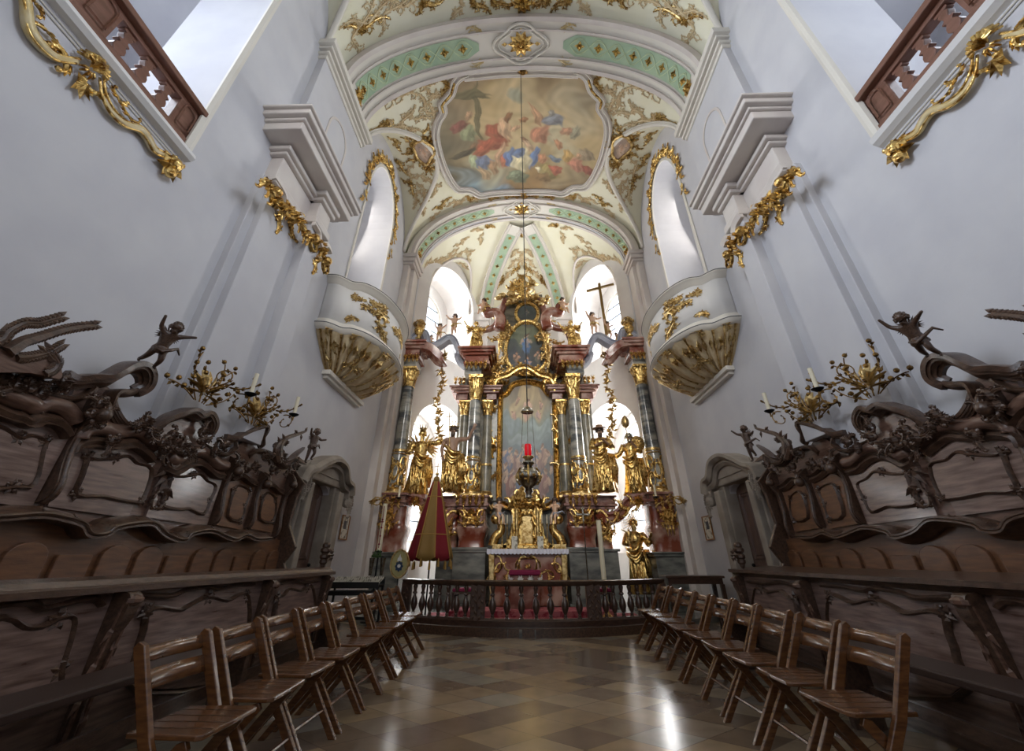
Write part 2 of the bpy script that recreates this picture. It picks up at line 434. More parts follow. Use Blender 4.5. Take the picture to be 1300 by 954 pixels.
def window(n, fr, w, h, ry, bars=(3, 7), label=None, deep=0):
    """arched leaded window: u 0..w, v 0..h"""
    hole = arch_hole(.07, w - .07, .07, h - .07, 14, ry - .04); out = arch_hole(0, w, 0, h, 14, ry)
    m = MB(); m.prism(out, [hole], lambda u, v, t: fr(u, v, t - .03), .08); o = struct(m.build('window_%d' % n, 'stonewhite'), label)
    g = MB(); g.prism(hole, [], lambda u, v, t: fr(u, v, t), .01); g.build('pane', 'glass', o)
    b = MB(); cxu = w / 2; r = w / 2 - .07
    def top(u): return h - ry + (ry - .04) * sqrt(max(0, 1 - ((u - cxu) / r) ** 2)) - .02
    for i in range(1, bars[0]):
        u = w * i / bars[0]; b.bar(fr(u, .05, 0), fr(u, top(u), 0), .035, .03)
    for j in range(1, bars[1]):
        v = h * j / bars[1]; hw = r if v < h - ry else r * sqrt(max(0, 1 - ((v - h + ry) / (ry - .04)) ** 2))
        if hw > .1: b.bar(fr(cxu - hw, v, 0), fr(cxu + hw, v, 0), .03, .035)
    b.build('glazing_bar', 'lead', o); return o
wn = 1
for s in (-1, 1):
    window(wn, lambda u, v, t: V((s * (W + TH - .1 + t), 7.02 + u, 6.0 + v)), 1.96, 5.25, 1.5, (4, 9), 'tall arched window deep in the %s side niche' % ('left' if s < 0 else 'right')); wn += 1
    m = MB(); a, b = sorted((s * (W + TH - .25), s * (W + TH - .02))); m.box(a, b, 7.85, 9.0, 5.9, 11.3); struct(m.build('wall_niche_blocker_%s' % ('left' if s < 0 else 'right'), 'white'))  # filler added over the far half of the window to cut sky light
    # oratory room behind the balustrade
    m = MB(); X0, X1 = W + TH, W + TH + 2.4
    for q in ((-3.2, 4.4),):
        a, b = q
        m.box(min(s * X0, s * (X1 + .2)), max(s * X0, s * (X1 + .2)), a - .2, a, 5.0, 12)
        m.box(min(s * X0, s * (X1 + .2)), max(s * X0, s * (X1 + .2)), b, b + .2, 5.0, 12)
        m.box(min(s * X0, s * (X1 + .2)), max(s * X0, s * (X1 + .2)), a, b, 5.1, 5.3)
        m.grid(lambda i, j: V((s * (X0 + (X1 + .2 - X0) * i), a + (b - a) * j, 9.4 + 1.6 * sin(pi * j))), 4, 20)
        m.prism([(a, 5.2), (b, 5.2), (b, 11.6), (a, 11.6)], [arch_hole(-1.2, .4, 6.6, 10.1), arch_hole(1.1, 2.7, 6.6, 10.1)], lambda u, v, w: V((s * (X1 + w), u, v)), .2)
    struct(m.build('wall_oratory_%s' % ('left' if s < 0 else 'right'), 'wall', smooth=30))
    for a in (-1.2, 1.1):
        window(wn, lambda u, v, t: V((s * (X1 + .1 + t), a + u, 6.6 + v)), 1.6, 3.5, .8, (3, 6), 'arched window of the %s oratory room' % ('left' if s < 0 else 'right')); wn += 1

# apse bays: flat chords with two arched openings and deep embrasures
def chord(p0, p1):
    p0, p1 = V(p0), V(p1); d = unit(p1 - p0); n = V((d.y, -d.x, 0))
    if n.dot(V((0, 12, 0)) - p0) > 0: n = -n
    return p0, d, n, (p1 - p0).length
for s in (-1, 1):
    side = 'left' if s < 0 else 'right'
    p0, d, n, Lc = chord((s * 3.72, AC, 0), (s * 1.75, AC + 3.35, 0))
    fr = lambda u, v, w, p0=p0, d=d, n=n: p0 + d * u + V((0, 0, v)) + n * w
    outer = [(-.1, 0), (Lc + .1, 0)] + [(u, ZS + .25 + 1.75 * sqrt(max(0, 1 - ((u - Lc / 2) / (Lc / 2 + .2)) ** 2))) for u in [Lc + .1 - (Lc + .2) * i / 24 for i in range(25)]]
    c = Lc / 2
    holes = [arch_hole(c - 1.3, c + 1.3, 7.5, 11.45, 16, 1.2), arch_hole(c - 1.3, c + 1.3, 1.3, 5.75, 16, 1.25)]
    m = MB(); m.prism(outer, holes, fr, 1.5); struct(m.build('wall_apse_%s' % side, 'plaster'))
    for (v0, v1, ry, nm) in ((7.9, 10.9, .9, 'upper'), (1.6, 5.4, .9, 'lower')):
        # splayed back wall carrying the sash
        ou = [(c - 1.5, v0 - .8), (c + 1.5, v0 - .8), (c + 1.5, v1 + .9), (c - 1.5, v1 + .9)]
        m = MB(); m.prism(ou, [arch_hole(c - .95, c + .95, v0, v1, 14, ry)], lambda u, v, w: fr(u, v, 1.4 + w), .2)
        struct(m.build('wall_embrasure_%s_%s' % (nm, side), 'white'))
        window(wn, lambda u, v, t: fr(c - .95 + u, v0 + v, 1.5 + t), 1.9, v1 - v0, ry, (3, 6), '%s arched window of the %s apse bay' % (nm, side)); wn += 1
p0, d, n, Lc = chord((-1.75, AC + 3.35, 0), (1.75, AC + 3.35, 0))
m = MB(); m.prism([(-.1, 0), (Lc + .1, 0), (Lc + .1, 10.4), (Lc * .8, 11.3), (Lc / 2, 11.7), (Lc * .2, 11.3), (-.1, 10.4)], [], lambda u, v, w: p0 + d * u + V((0, 0, v)) + n * w, .3)
struct(m.build('wall_apse_back', 'plaster'))

# ------------------------------------------------------------------ TRIM: piers, imposts, arches
tn = [0]
def trim(mb, m, label, parent=None, **k):
    tn[0] += 1; o = mb.build('trim_%d' % tn[0], m, parent, **k); return struct(o, label)
def vlift(poly, h): return [vchart(x, y, h) for x, y in poly]
def strip_on_vault(m, path, w, h0, h1, steps=4):
    """band of width w following path (x,y) on the vault, raised from h0 to h1"""
    n = len(path)
    def side(i):
        a = V(path[max(0, i - 1)]); b = V(path[min(n - 1, i + 1)]); t = (b - a).normalized(); return V((-t.y, t.x))
    prof = [(-1, h0), (-1, h1), (1, h1), (1, h0)]; o = len(m.v)
    for i in range(n):
        sd = side(i)
        for a, h in prof:
            p = V(path[i]) + sd * a * w / 2; q = vchart(p.x, p.y, 0); e = vchart(path[i][0], path[i][1], 0); e2 = vchart(path[i][0], path[i][1], 1.0)
            m.v.append(tuple(q + (e2 - e) * h))
    for i in range(n - 1):
        for k in range(4):
            a = o + i * 4 + k; b = o + i * 4 + (k + 1) % 4; m.f.append((a, b, b + 4, a + 4))
    return m
def ex(a, n=60, x=3.97): return [(x * sin((i / n - .5) * pi), a) for i in range(n + 1)]
def ellz(x, drop=0): return ZS + 2.65 * sqrt(max(0, 1 - (x / 4) ** 2)) - drop
def arch_band(m, y0, y1, top, bot, sx=4.0, n=60, zr=2.65, x0=None):
    """solid transverse band following the ellipse between y0,y1; soffit 'bot' below, 'top' above the surface"""
    P = []
    for i in range(n + 1):
        a = pi * i / n; c, s_ = cos(a), sin(a)
        nx, nz = c / sx, s_ / zr; l = sqrt(nx * nx + nz * nz); nx /= l; nz /= l
        x, z = -sx * c, ZS + zr * s_
        P.append(((x + nx * -top * -1 * -1, z + nz * top), (x + nx * bot, z - nz * bot)))
    prof = lambda i: [V((P[i][0][0], y0, P[i][0][1])), V((P[i][1][0], y0, P[i][1][1])), V((P[i][1][0], y1, P[i][1][1])), V((P[i][0][0], y1, P[i][0][1]))]
    o = len(m.v)
    for i in range(n + 1): m.v += [tuple(p) for p in prof(i)]
    for i in range(n):
        for k in range(4):
            a = o + i * 4 + k; b = o + i * 4 + (k + 1) % 4; m.f.append((a, b, b + 4, a + 4))
    return m
def soffit(y, x, drop):  # point on the underside of an arch band
    th = math.asin(max(-1, min(1, x / 4))); nx, nz = sin(th) / 4, cos(th) / 2.65; l = sqrt(nx * nx + nz * nz)
    return V((4 * sin(th) - nx / l * drop, y, ZS + 2.65 * cos(th) - nz / l * drop))
def achart(yc, drop, sx=1.0):
    """u runs along the arch (arc angle * 3.3), v across, h inward"""
    def fr(u, v, h=0):
        th = u / 3.4; nx, nz = sin(th) / (4 * sx), cos(th) / 2.65; l = sqrt(nx * nx + nz * nz); d = drop + h
        return V((4 * sx * sin(th) - nx / l * d, yc + v, ZS + 2.65 * cos(th) - nz / l * d))
    return fr
def big_arch(y0, y1, label, sx=1.0, d=.16, gw=.24, nros=8, rr=.125, u0=.95, u1=4.75, hood=.2):
    yc = (y0 + y1) / 2; X = 4 * sx
    m = MB(); arch_band(m, y0, y1, .1, d, X); o = trim(m, 'stonewhite', label, smooth=40)
    m = MB()
    for yy, ww in ((y0, .1), (y1, .1), (yc - gw - .07, .035), (yc + gw + .07, .035)): arch_band(m, yy - ww / 2, yy + ww / 2, -.05, d + .05, X)
    m.build('moulding', 'ribgrey', o, smooth=40)
    fr = achart(yc, d, sx)
    for s in (-1, 1):
        g = MB(); g.grid(lambda i, j: fr(s * (u0 + (u1 - u0) * i), (j - .5) * 2 * gw * min(1, .35 + 9 * i), .012), 40, 2); g.build('green_panel', 'green', o)
        z = MB(); nn = 8 * nros
        for ph in (0, pi):
            for q in (0, .03):
                z.tube([fr(s * (u0 + .15 + (u1 - u0 - .2) * k / nn), (gw * .78 - q) * sin(ph + pi * 2 * nros / 2 * k / nn), .02) for k in range(nn + 1)], .008, 4)
        z.build('lattice_line', 'greenline', o)
        for k in range(nros):
            g = MB(); rosette(g, fr, s * (u0 + .15 + (u1 - u0 - .2) * (k + .5) / nros), 0, rr, 4, .05, pi / 4 * 0); g.build('rosette', 'gold', o, norm=False)
        g = MB()
        for (u, v, a, L, sg) in ((u1 + .02, 0, s * pi / 2 - pi / 2, .4, 1), (u1, .1, .3, .3, -1), (u1, -.1, 2.8, .3, 1)):
            sprig(g, fr, s * u, v, a if s > 0 else pi - a, L, sg, .022, .09, 2)
        rosette(g, fr, s * (u1 + .08), 0, .18, 7, .08)
        g.build('end_ornament', 'gold', o, norm=False)
        g = MB()
        for sg in (-1, 1):
            sprig(g, fr, s * (u0 - .1), sg * .33, (0 if s > 0 else pi) + sg * s * .4, .38, sg * s, .02, .08, 2)
            cscroll(g, fr, s * (u0 + .1), sg * (gw + .14), (0 if s > 0 else pi), .3, -sg * s, .018, 3, .06)
        g.build('stucco_scroll', 'goldcream', o, norm=False)
    # crowning cartouche
    g = MB()
    ring = [fr(.56 * cos(a) * (1 + .1 * cos(4 * a)), .42 * sin(a) * (1 + .1 * cos(4 * a)), .03) for a in [2 * pi * i / 48 for i in range(48)]]
    g.tube(ring + ring[:1], .035, 6); ring = [fr(.46 * cos(a) * (1 + .1 * cos(4 * a)), .33 * sin(a) * (1 + .1 * cos(4 * a)), .02) for a in [2 * pi * i / 48 for i in range(48)]]
    g.tube(ring + ring[:1], .02, 6); g.build('cartouche_frame', 'stonewhite', o, smooth=True)
    g = MB(); rosette(g, fr, 0, 0, .3, 10, .07); rosette(g, fr, 0, 0, .2, 8, .1, .2)
    for k in range(4): leaf(g, fr, .3 * cos(pi / 2 * k), .24 * sin(pi / 2 * k), pi / 2 * k, .14, .05, .05)
    g.build('boss', 'gold', o, norm=False)
    return o
arch1 = big_arch(4.72, 5.82, 'broad white transverse arch with green panels nearest the viewer')
arch2 = big_arch(10.35, 11.28, 'transverse arch with green panels at the mouth of the apse', sx=.955, d=.1, gw=.19, nros=9, rr=.095)
# apse ribs
def rib_path(a0, r0=.5, r1=3.55, n=30): return [(s_ * sin(a0), AC + s_ * cos(a0)) for s_ in [r0 + (r1 - r0) * sin(pi / 2 * i / n) for i in range(n + 1)]]
for s, side in ((-1, 'left'), (1, 'right')):
    a0 = s * rad(27); P = rib_path(a0, .45)
    m = MB(); strip_on_vault(m, P, .62, -.05, .12); o = trim(m, 'stonewhite', '%s rib of the apse vault with green panel' % side, smooth=40)
    m = MB()
    for off in (-.3, .3, -.2, .2):
        Q = [(x + off * cos(a0), y - off * sin(a0)) for x, y in P]; m.tube([vchart(*q, 0) + (vchart(*P[i], 1) - vchart(*P[i], 0)) * .13 for i, q in enumerate(Q)], .022 if abs(off) > .25 else .012, 5)
    m.build('moulding', 'ribgrey', o, smooth=True)
    m = MB(); strip_on_vault(m, P[3:-1], .34, .1, .135); m.build('green_panel', 'green', o)
    for k in range(8):
        q = P[4 + k * 3]; b = vchart(*q, 0); nn = unit(vchart(*q, 1) - b); t = unit(V((sin(a0), cos(a0), 0)) - nn * nn.dot(V((sin(a0), cos(a0), 0)))); g = MB()
        rosette(g, chart(b + nn * .13, t, t.cross(nn), nn), 0, 0, .1, 4, .04); g.build('rosette', 'gold', o, norm=False)
    # pier and impost carrying the rib
    m = MB(); c = V((s * 1.7, AC + 3.2, 0)); m.box(c.x - .22, c.x + .22, c.y - .2, c.y + .3, 0, ZS)
    m.box(c.x - .34, c.x + .34, c.y - .34, c.y + .3, ZS - .3, ZS + .06); m.box(c.x - .28, c.x + .28, c.y - .27, c.y + .3, ZS - .55, ZS - .3)
    trim(m, 'plaster', '%s pier beside the high altar carrying the vault rib' % side, bev=.02)
# lunette ribs on the nave vault
def lun_path(s, y0, hw, h, n=30):
    out = []
    for i in range(n + 1):
        t = -1 + 2 * i / n; t = sin(t * pi / 2); z = h * sqrt(max(0, 1 - t * t)); x = 4 * sqrt(max(0, 1 - (z / 2.65) ** 2)); out.append((s * x, y0 + hw * t))
    return out
for s, side in ((-1, 'left'), (1, 'right')):
    P = lun_path(s, 8.2, 1.95, 1.95)
    m = MB(); m.tube([V((x - s * .03, y, ellz(x) - .03)) for x, y in P], .06, 6); m.tube([V((x - s * .1, y, ellz(x - s * .06) - .02)) for x, y in P], .025, 5)
    trim(m, 'stonewhite', 'curved moulding where the %s lunette meets the main vault' % side, smooth=True)
    P = lun_path(s, 2.0, 2.1, 1.95); m = MB(); m.tube([V((x - s * .03, y, ellz(x) - .03)) for x, y in P], .06, 6)
    trim(m, 'stonewhite', 'curved moulding of the nearer %s lunette' % side, smooth=True)
    # apse lunette ribs
    for a0, hw, h, nm in ((s * rad(57), 1.15, 1.75, 'window'),):
        pts = []
        for i in range(31):
            t = sin((-1 + 2 * i / 30) * pi / 2); q = hw * t; z = h * sqrt(max(0, 1 - t * t)); r = AR * sqrt(max(0, 1 - (z / 2.65) ** 2)); p = sqrt(max(0, r * r - q * q))
            pts.append(V((p * sin(a0) + q * cos(a0), AC + p * cos(a0) - q * sin(a0), ZS + z - .03)))
        m = MB(); m.tube(pts, .05, 6); trim(m, 'ribgrey', 'moulding round the %s %s lunette of the apse' % (side, nm), smooth=True)
# piers on the side walls
def mold_box(m, x0, x1, y0, y1, z0, z1, s):
    a, b = sorted((s * x0, s * x1)); m.box(a, b, y0, y1, z0, z1)
def cornice_run(m, s, y0, y1, steps, ends=True):
    """steps: (z0,z1,proj) stacked slabs projecting from the wall W by proj (and past the ends by proj-base)"""
    for z0, z1, pr, e in steps: mold_box(m, W + .05, W - pr, y0 - e, y1 + e, z0, z1, s)
for s, side in ((-1, 'left'), (1, 'right')):
    # stepped wall pilaster below the entablature
    m = MB(); mold_box(m, W + .02, W - .1, 3.93, 5.5, 0, 6.2, s); mold_box(m, W + .02, W - .2, 4.06, 5.42, 0, 6.25, s); mold_box(m, W + .02, W - .36, 4.95, 5.34, 2.5, 6.4, s)
    trim(m, 'wall', 'wide stepped white pilaster on the %s wall' % side, bev=.01)
    # entablature
    m = MB()
    for z0, z1, pr, e in ((6.1, 6.16, .27, .04), (6.16, 6.3, .23, .0), (6.3, 6.72, .2, -.02), (6.72, 6.78, .27, .05), (6.78, 6.86, .33, .1), (6.9, 7.06, .6, .34), (7.06, 7.12, .64, .38), (7.12, 7.22, .72, .45), (7.22, 7.27, .76, .5)):
        mold_box(m, W + .02, W - pr, 4.02 - e, 5.4 + e * .6, z0, z1, s)
    for z0, z1, pr, e in ((6.2, 6.34, .44, .06), (6.34, 6.72, .38, 0), (6.72, 6.8, .44, .06), (6.8, 6.9, .5, .12)):
        mold_box(m, W + .02, W - pr, 4.95 - e, 5.36 + e * .6, z0, z1, s)
    trim(m, 'ribgrey', 'heavy moulded entablature on the %s wall' % side, bev=.018)
    # pier above carrying the first arch, with impost
    m = MB(); mold_box(m, W + .02, W - .14, 4.1, 6.0, 7.3, ZS, s); trim(m, 'wall', 'upper %s pier under the nearest arch' % side)
    m = MB()
    for z0, z1, pr, e in ((9.75, 9.85, .17, .03), (9.85, 9.92, .22, .07), (9.98, 10.05, .26, .1), (10.05, 10.2, .32, .16)): mold_box(m, W + .02, W - pr, 4.1 - e, 6.0 + e, z0, z1, s)
    mold_box(m, W + .02, W - .16, 4.1, 6.0, 9.9, 10.0, s)
    trim(m, 'stonewhite', 'impost moulding on the %s wall under the nearest arch' % side, bev=.01)
    # far pier at the chancel arch
    m = MB(); mold_box(m, W + .02, W - .2, 10.4, 11.25, 0, ZS, s); mold_box(m, W + .02, W - .32, 10.65, 11.25, 0, ZS, s)
    for z0, z1, pr, e in ((9.8, 9.9, .36, .05), (9.9, 10.05, .42, .1), (10.05, 10.2, .48, .15)): mold_box(m, W + .02, W - pr, 10.4 - e, 11.2, z0, z1, s)
    trim(m, 'ribgrey', 'tall %s pier at the mouth of the apse' % side, bev=.02)
    # small blind niche above the entablature
    m = MB(); m.prism(arch_hole(4.75, 5.55, 7.9, 9.25, 14, .45), [arch_hole(4.8, 5.5, 7.95, 9.2, 14, .42)], lambda u, v, w: V((s * (W - .14 - w), u, v)), .015)
    trim(m, 'ribgrey', 'shallow arched blind niche above the %s entablature' % side)
    # frame mouldings of the big openings
    m = MB(); P = arch_hole(-1.6, 2.93, 5.35, 10.9, 20, 1.6); m.sweep([V((s * (W - .005), u, v)) for u, v in P[1:]], [(-.07, 0), (-.07, .03), (-.02, .05), (.03, .04), (.05, 0)], V((-s, 0, 0)), cap=True)
    trim(m, 'stonewhite', 'white moulding edging the %s balcony opening' % side)
    m = MB(); P = arch_hole(7.02, 8.98, 6.0, 11.25, 20, 1.5); m.sweep([V((s * (W - .005), u, v)) for u, v in P[1:]] + [V((s * (W - .005), 7.02, 6))], [(-.05, 0), (-.05, .02), (.03, .03), (.03, 0)], V((-s, 0, 0)))
    trim(m, 'stonewhite', 'thin moulding edging the %s arched niche' % side)
# ------------------------------------------------------------------ SIDE WALL FURNISHINGS
SD = {-1: 'left', 1: 'right'}
def wch(s, X): return lambda u, v, h=0: V((s * (X - h), u, v))   # chart on a side wall plane: u = y, v = z, h towards the aisle
def bal_profile(m, fr, u, v0, v1, w, d):
    """flat sawn baroque baluster seen square on"""
    H = v1 - v0; pr = [(.5, 0), (.5, .1), (.3, .13), (.22, .17), (.34, .2), (.5, .3), (.46, .4), (.24, .52), (.3, .55), (.46, .56), (.46, .6), (.24, .64), (.2, .68), (.34, .78), (.4, .84), (.24, .88), (.5, .9), (.5, 1)]
    poly = [(u - w * a, v0 + H * b) for a, b in pr] + [(u + w * a, v0 + H * b) for a, b in pr[::-1]]
    m.prism(poly, [], lambda a, b, c: fr(a, b, d / 2 - c), d)
for s in (-1, 1):
    t = thing('balcony_balustrade', 'walnut brown balustrade closing the high %s oratory opening' % SD[s], 'balustrade', (s * 4.05, .65, 5.35), 'oratory balustrades')
    fr = wch(s, W + .09)
    def rail(v0, v1, x0, x1, nm, m='balwood'):
        b = MB(); a, c = sorted((s * x0, s * x1)); b.box(a, c, -1.55, 2.9, v0, v1); return b.build(nm, m, t, bev=.012)
    rail(5.37, 5.47, W - .02, W + .2, 'base_rail'); rail(5.93, 6.01, W - .06, W + .2, 'handrail'); rail(5.87, 5.94, W + .02, W + .15, 'upper_rail')
    piers = [(2.62, 2.9), (1.55, 1.85), (.3, .6), (-.95, -.65)]
    for a, b in piers:
        g = MB(); x0, x1 = sorted((s * (W + .02), s * (W + .15))); g.box(x0, x1, a, b, 5.47, 5.88); o = g.build('pier', 'balwood', t, bev=.01)
        g = MB(); P = arch_hole(a + .06, b - .06, 5.54, 5.88, 8, .08); g.sweep([fr(u, v, .1) for u, v in P + P[:1]], [(-.012, 0), (-.004, .014), (.012, 0)], V((-s, 0, 0))); g.build('raised_field', 'balwood', o)
    for (a, b) in ((1.85, 2.62), (.6, 1.55), (-.65, .3)):
        k = 3
        for i in range(k):
            g = MB(); bal_profile(g, fr, a + (b - a) * (i + .5) / k, 5.47, 5.88, .13, .08); g.build('baluster', 'balwood', t, bev=.008)
    # moulded sill and gilded garland below
    m = MB(); m.sweep([V((s * W, y, 5.28)) for y in (-1.7, 2.98)], [(-.09, 0), (-.07, .05), (-.03, .1), (.03, .12), (.07, .08), (.07, 0)], V((-s, 0, 0)))
    trim(m, 'white', 'white moulded sill below the %s balcony balustrade' % SD[s])
    m = MB()
    for v in (5.12, 5.16): m.tube([wch(s, W)(u, v, .01) for u in (-1.7, 2.9)], .008, 4)
    trim(m, 'stonewhite', 'thin double line on the %s wall above the gilded garland' % SD[s])
    t = thing('gilded_garland', 'white and gold rocaille garland hanging under the %s balcony sill' % SD[s], 'wall ornament', (s * W, 1.5, 5.0), 'rocaille garlands under the balconies')
    fw = wch(s, W - .035)
    def band(pts, r, nm, m='goldcream', hh=.018):
        g = MB(); g.tube([fw(u, v, hh) for u, v in pts], r, 7); return g.build(nm, m, t, smooth=True)
    C1 = [(2.72, 4.99), (2.62, 4.94), (2.52, 4.98), (2.42, 4.98), (2.3, 4.88), (2.17, 4.86), (2.05, 4.92), (1.96, 5.04)]
    C2 = [(1.78, 4.96), (1.68, 4.82), (1.57, 4.79), (1.47, 4.83), (1.38, 4.96), (1.3, 5.04), (1.2, 5.02), (1.1, 4.9)]
    C3 = [(1.1, 4.9), (.95, 4.85), (.8, 4.95), (.7, 5.05), (.5, 5.0)]
    for c in (C1, C2, C3):
        P = [(p[0], p[1]) for p in smoothline([(a, b, 0) for a, b in c], 6)]; n = len(P)
        band(P, [.012 + .032 * sin(pi * min(1, .15 + i / n)) for i in range(n)], 'scroll_band')
        for dz in (-.035, .035): band([(u, v + dz) for u, v in P], .012, 'gilt_edge', 'gold', .035)
    g = MB()
    for (u, v, a, L, sg) in ((2.3, 5.0, 0, .3, 1), (2.15, 5.05, 3, .25, -1), (1.55, 4.95, .2, .3, -1), (1.4, 5.06, 3.1, .25, 1), (2.55, 5.02, -.5, .22, -1), (1.2, 4.97, 0, .2, 1)): cscroll(g, fw, u, v, a, L, sg, .016, 4, .06)
    shell(g, fw, 1.87, 5.02, pi / 2, .17, 9, 2.8, .1); shell(g, fw, 1.87, 5.0, -pi / 2, .1, 5, 2, .05)
    for a in (-.9, -1.5, -2.2): leaf(g, fw, 1.9 - .1 * (a + 1.5), 4.92, a, .24, .05, .07, .3)
    for sg in (-1, 1): cscroll(g, fw, 1.87 + sg * .14, 4.88, sg * .7, .3, sg, .026, 4, .09)
    g.build('shell_cartouche', 'gold', t, norm=False)
    g = MB(); g.ell(fw(2.84, 4.98, .06), (.07, .08, .09)); g.ell(fw(2.84, 4.86, .06), (.06, .06, .07)); g.ell(fw(2.8, 4.93, .12), (.03, .03, .03))
    for k in range(7): leaf(g, fw, 2.84, 4.95, k * .9, .17, .05, .09)
    for sg in (-1, 1): cscroll(g, fw, 2.84 + sg * .06, 5.06, 0, .2, sg, .022, 2, .05)
    g.build('mask_finial', 'gold', t, norm=False)
    # gilded capital garland wrapped under the entablature
    t = thing('pilaster_capital', 'gilded rocaille capital with volutes under the %s entablature' % SD[s], 'capital', (s * (W - .3), 4.9, 6.0), 'gilded capitals on the side walls')
    def cap_part(X, y0, y1, zt, zb, vol, nm='volute'):
        f2 = wch(s, X)
        P = smoothline([(y0, zt, 0), (y0 + (y1 - y0) * .3, zt - .02, 0), (y0 + (y1 - y0) * .5, zt - .18, 0), (y0 + (y1 - y0) * .75, zt - .02, 0), (y1, zt - .05, 0)], 6)
        m = MB(); m.sweep([f2(p[0], p[1], 0) for p in P], [(-.05, 0), (-.05, .06), (.05, .09), (.07, .02)], V((-s, 0, 0))); m.build('abacus', 'ribgrey', t, smooth=40)
        for (u, v) in vol:
            m = MB(); 
            for q in range(2): scroll(m, f2, spir(u + .12, v + .13, pi + .3, .75, 3, 14, 22), .045, .02, ball=True, leaves=3, ll=.12, n=7)
            m.ell(f2(u, v, .08), .08, 10, 6); m.build('volute', 'gold', t, norm=False)
    cap_part(W - .2, 3.95, 4.95, 6.18, 5.7, [(4.08, 5.98)])
    cap_part(W - .36, 4.9, 5.6, 6.18, 5.7, [(5.0, 5.92), (5.52, 5.86)])
    for (X, u, v, a, L, sg) in ((W - .2, 4.35, 6.0, .2, .6, -1), (W - .2, 4.35, 5.8, -1.2, .45, 1), (W - .2, 4.6, 5.9, -.5, .5, -1), (W - .2, 4.75, 6.1, 1.2, .35, 1), (W - .36, 5.3, 5.95, -.3, .55, 1), (W - .36, 5.3, 5.7, -1.4, .4, 1), (W - .36, 5.3, 6.05, .6, .3, 1)):
        m = MB(); f2 = wch(s, X); sprig(m, f2, u, v, a, L * .75, sg, .022, .11, 2); rosette(m, f2, u, v, .08, 6, .08); m.build('acanthus_spray', 'gold', t, norm=False)

    sw = [(332, 230), (340, 234), (347, 246), (352, 260), (362, 262), (370, 268), (378, 276), (384, 288), (389, 300), (398, 302), (406, 312), (413, 322)]
    P = smoothline([V((s * 3.6, aX(a, b, -3.6).y, aX(a, b, -3.6).z)) for a, b in sw], 4); m = MB(); m.tube(P, [.032 + .014 * sin(i * .9) for i in range(len(P))], 8); m.build('garland_swag', 'gold', t, smooth=True)
    f2 = wch(s, 3.62); q = random.Random(8)
    for i in range(2, len(P), 4):
        m = MB(); u, v = P[i].y, P[i].z
        for k in range(5): leaf(m, f2, u, v, q.uniform(0, 6.28), .14, .035, .06)
        sprig(m, f2, u, v, -pi / 2 + q.uniform(-.8, .8), .2, (-1) ** i, .016, .08, 1); rosette(m, f2, u, v, .07, 6, .08); m.build('acanthus_spray', 'gold' if i % 8 else 'goldcream', t, norm=True)

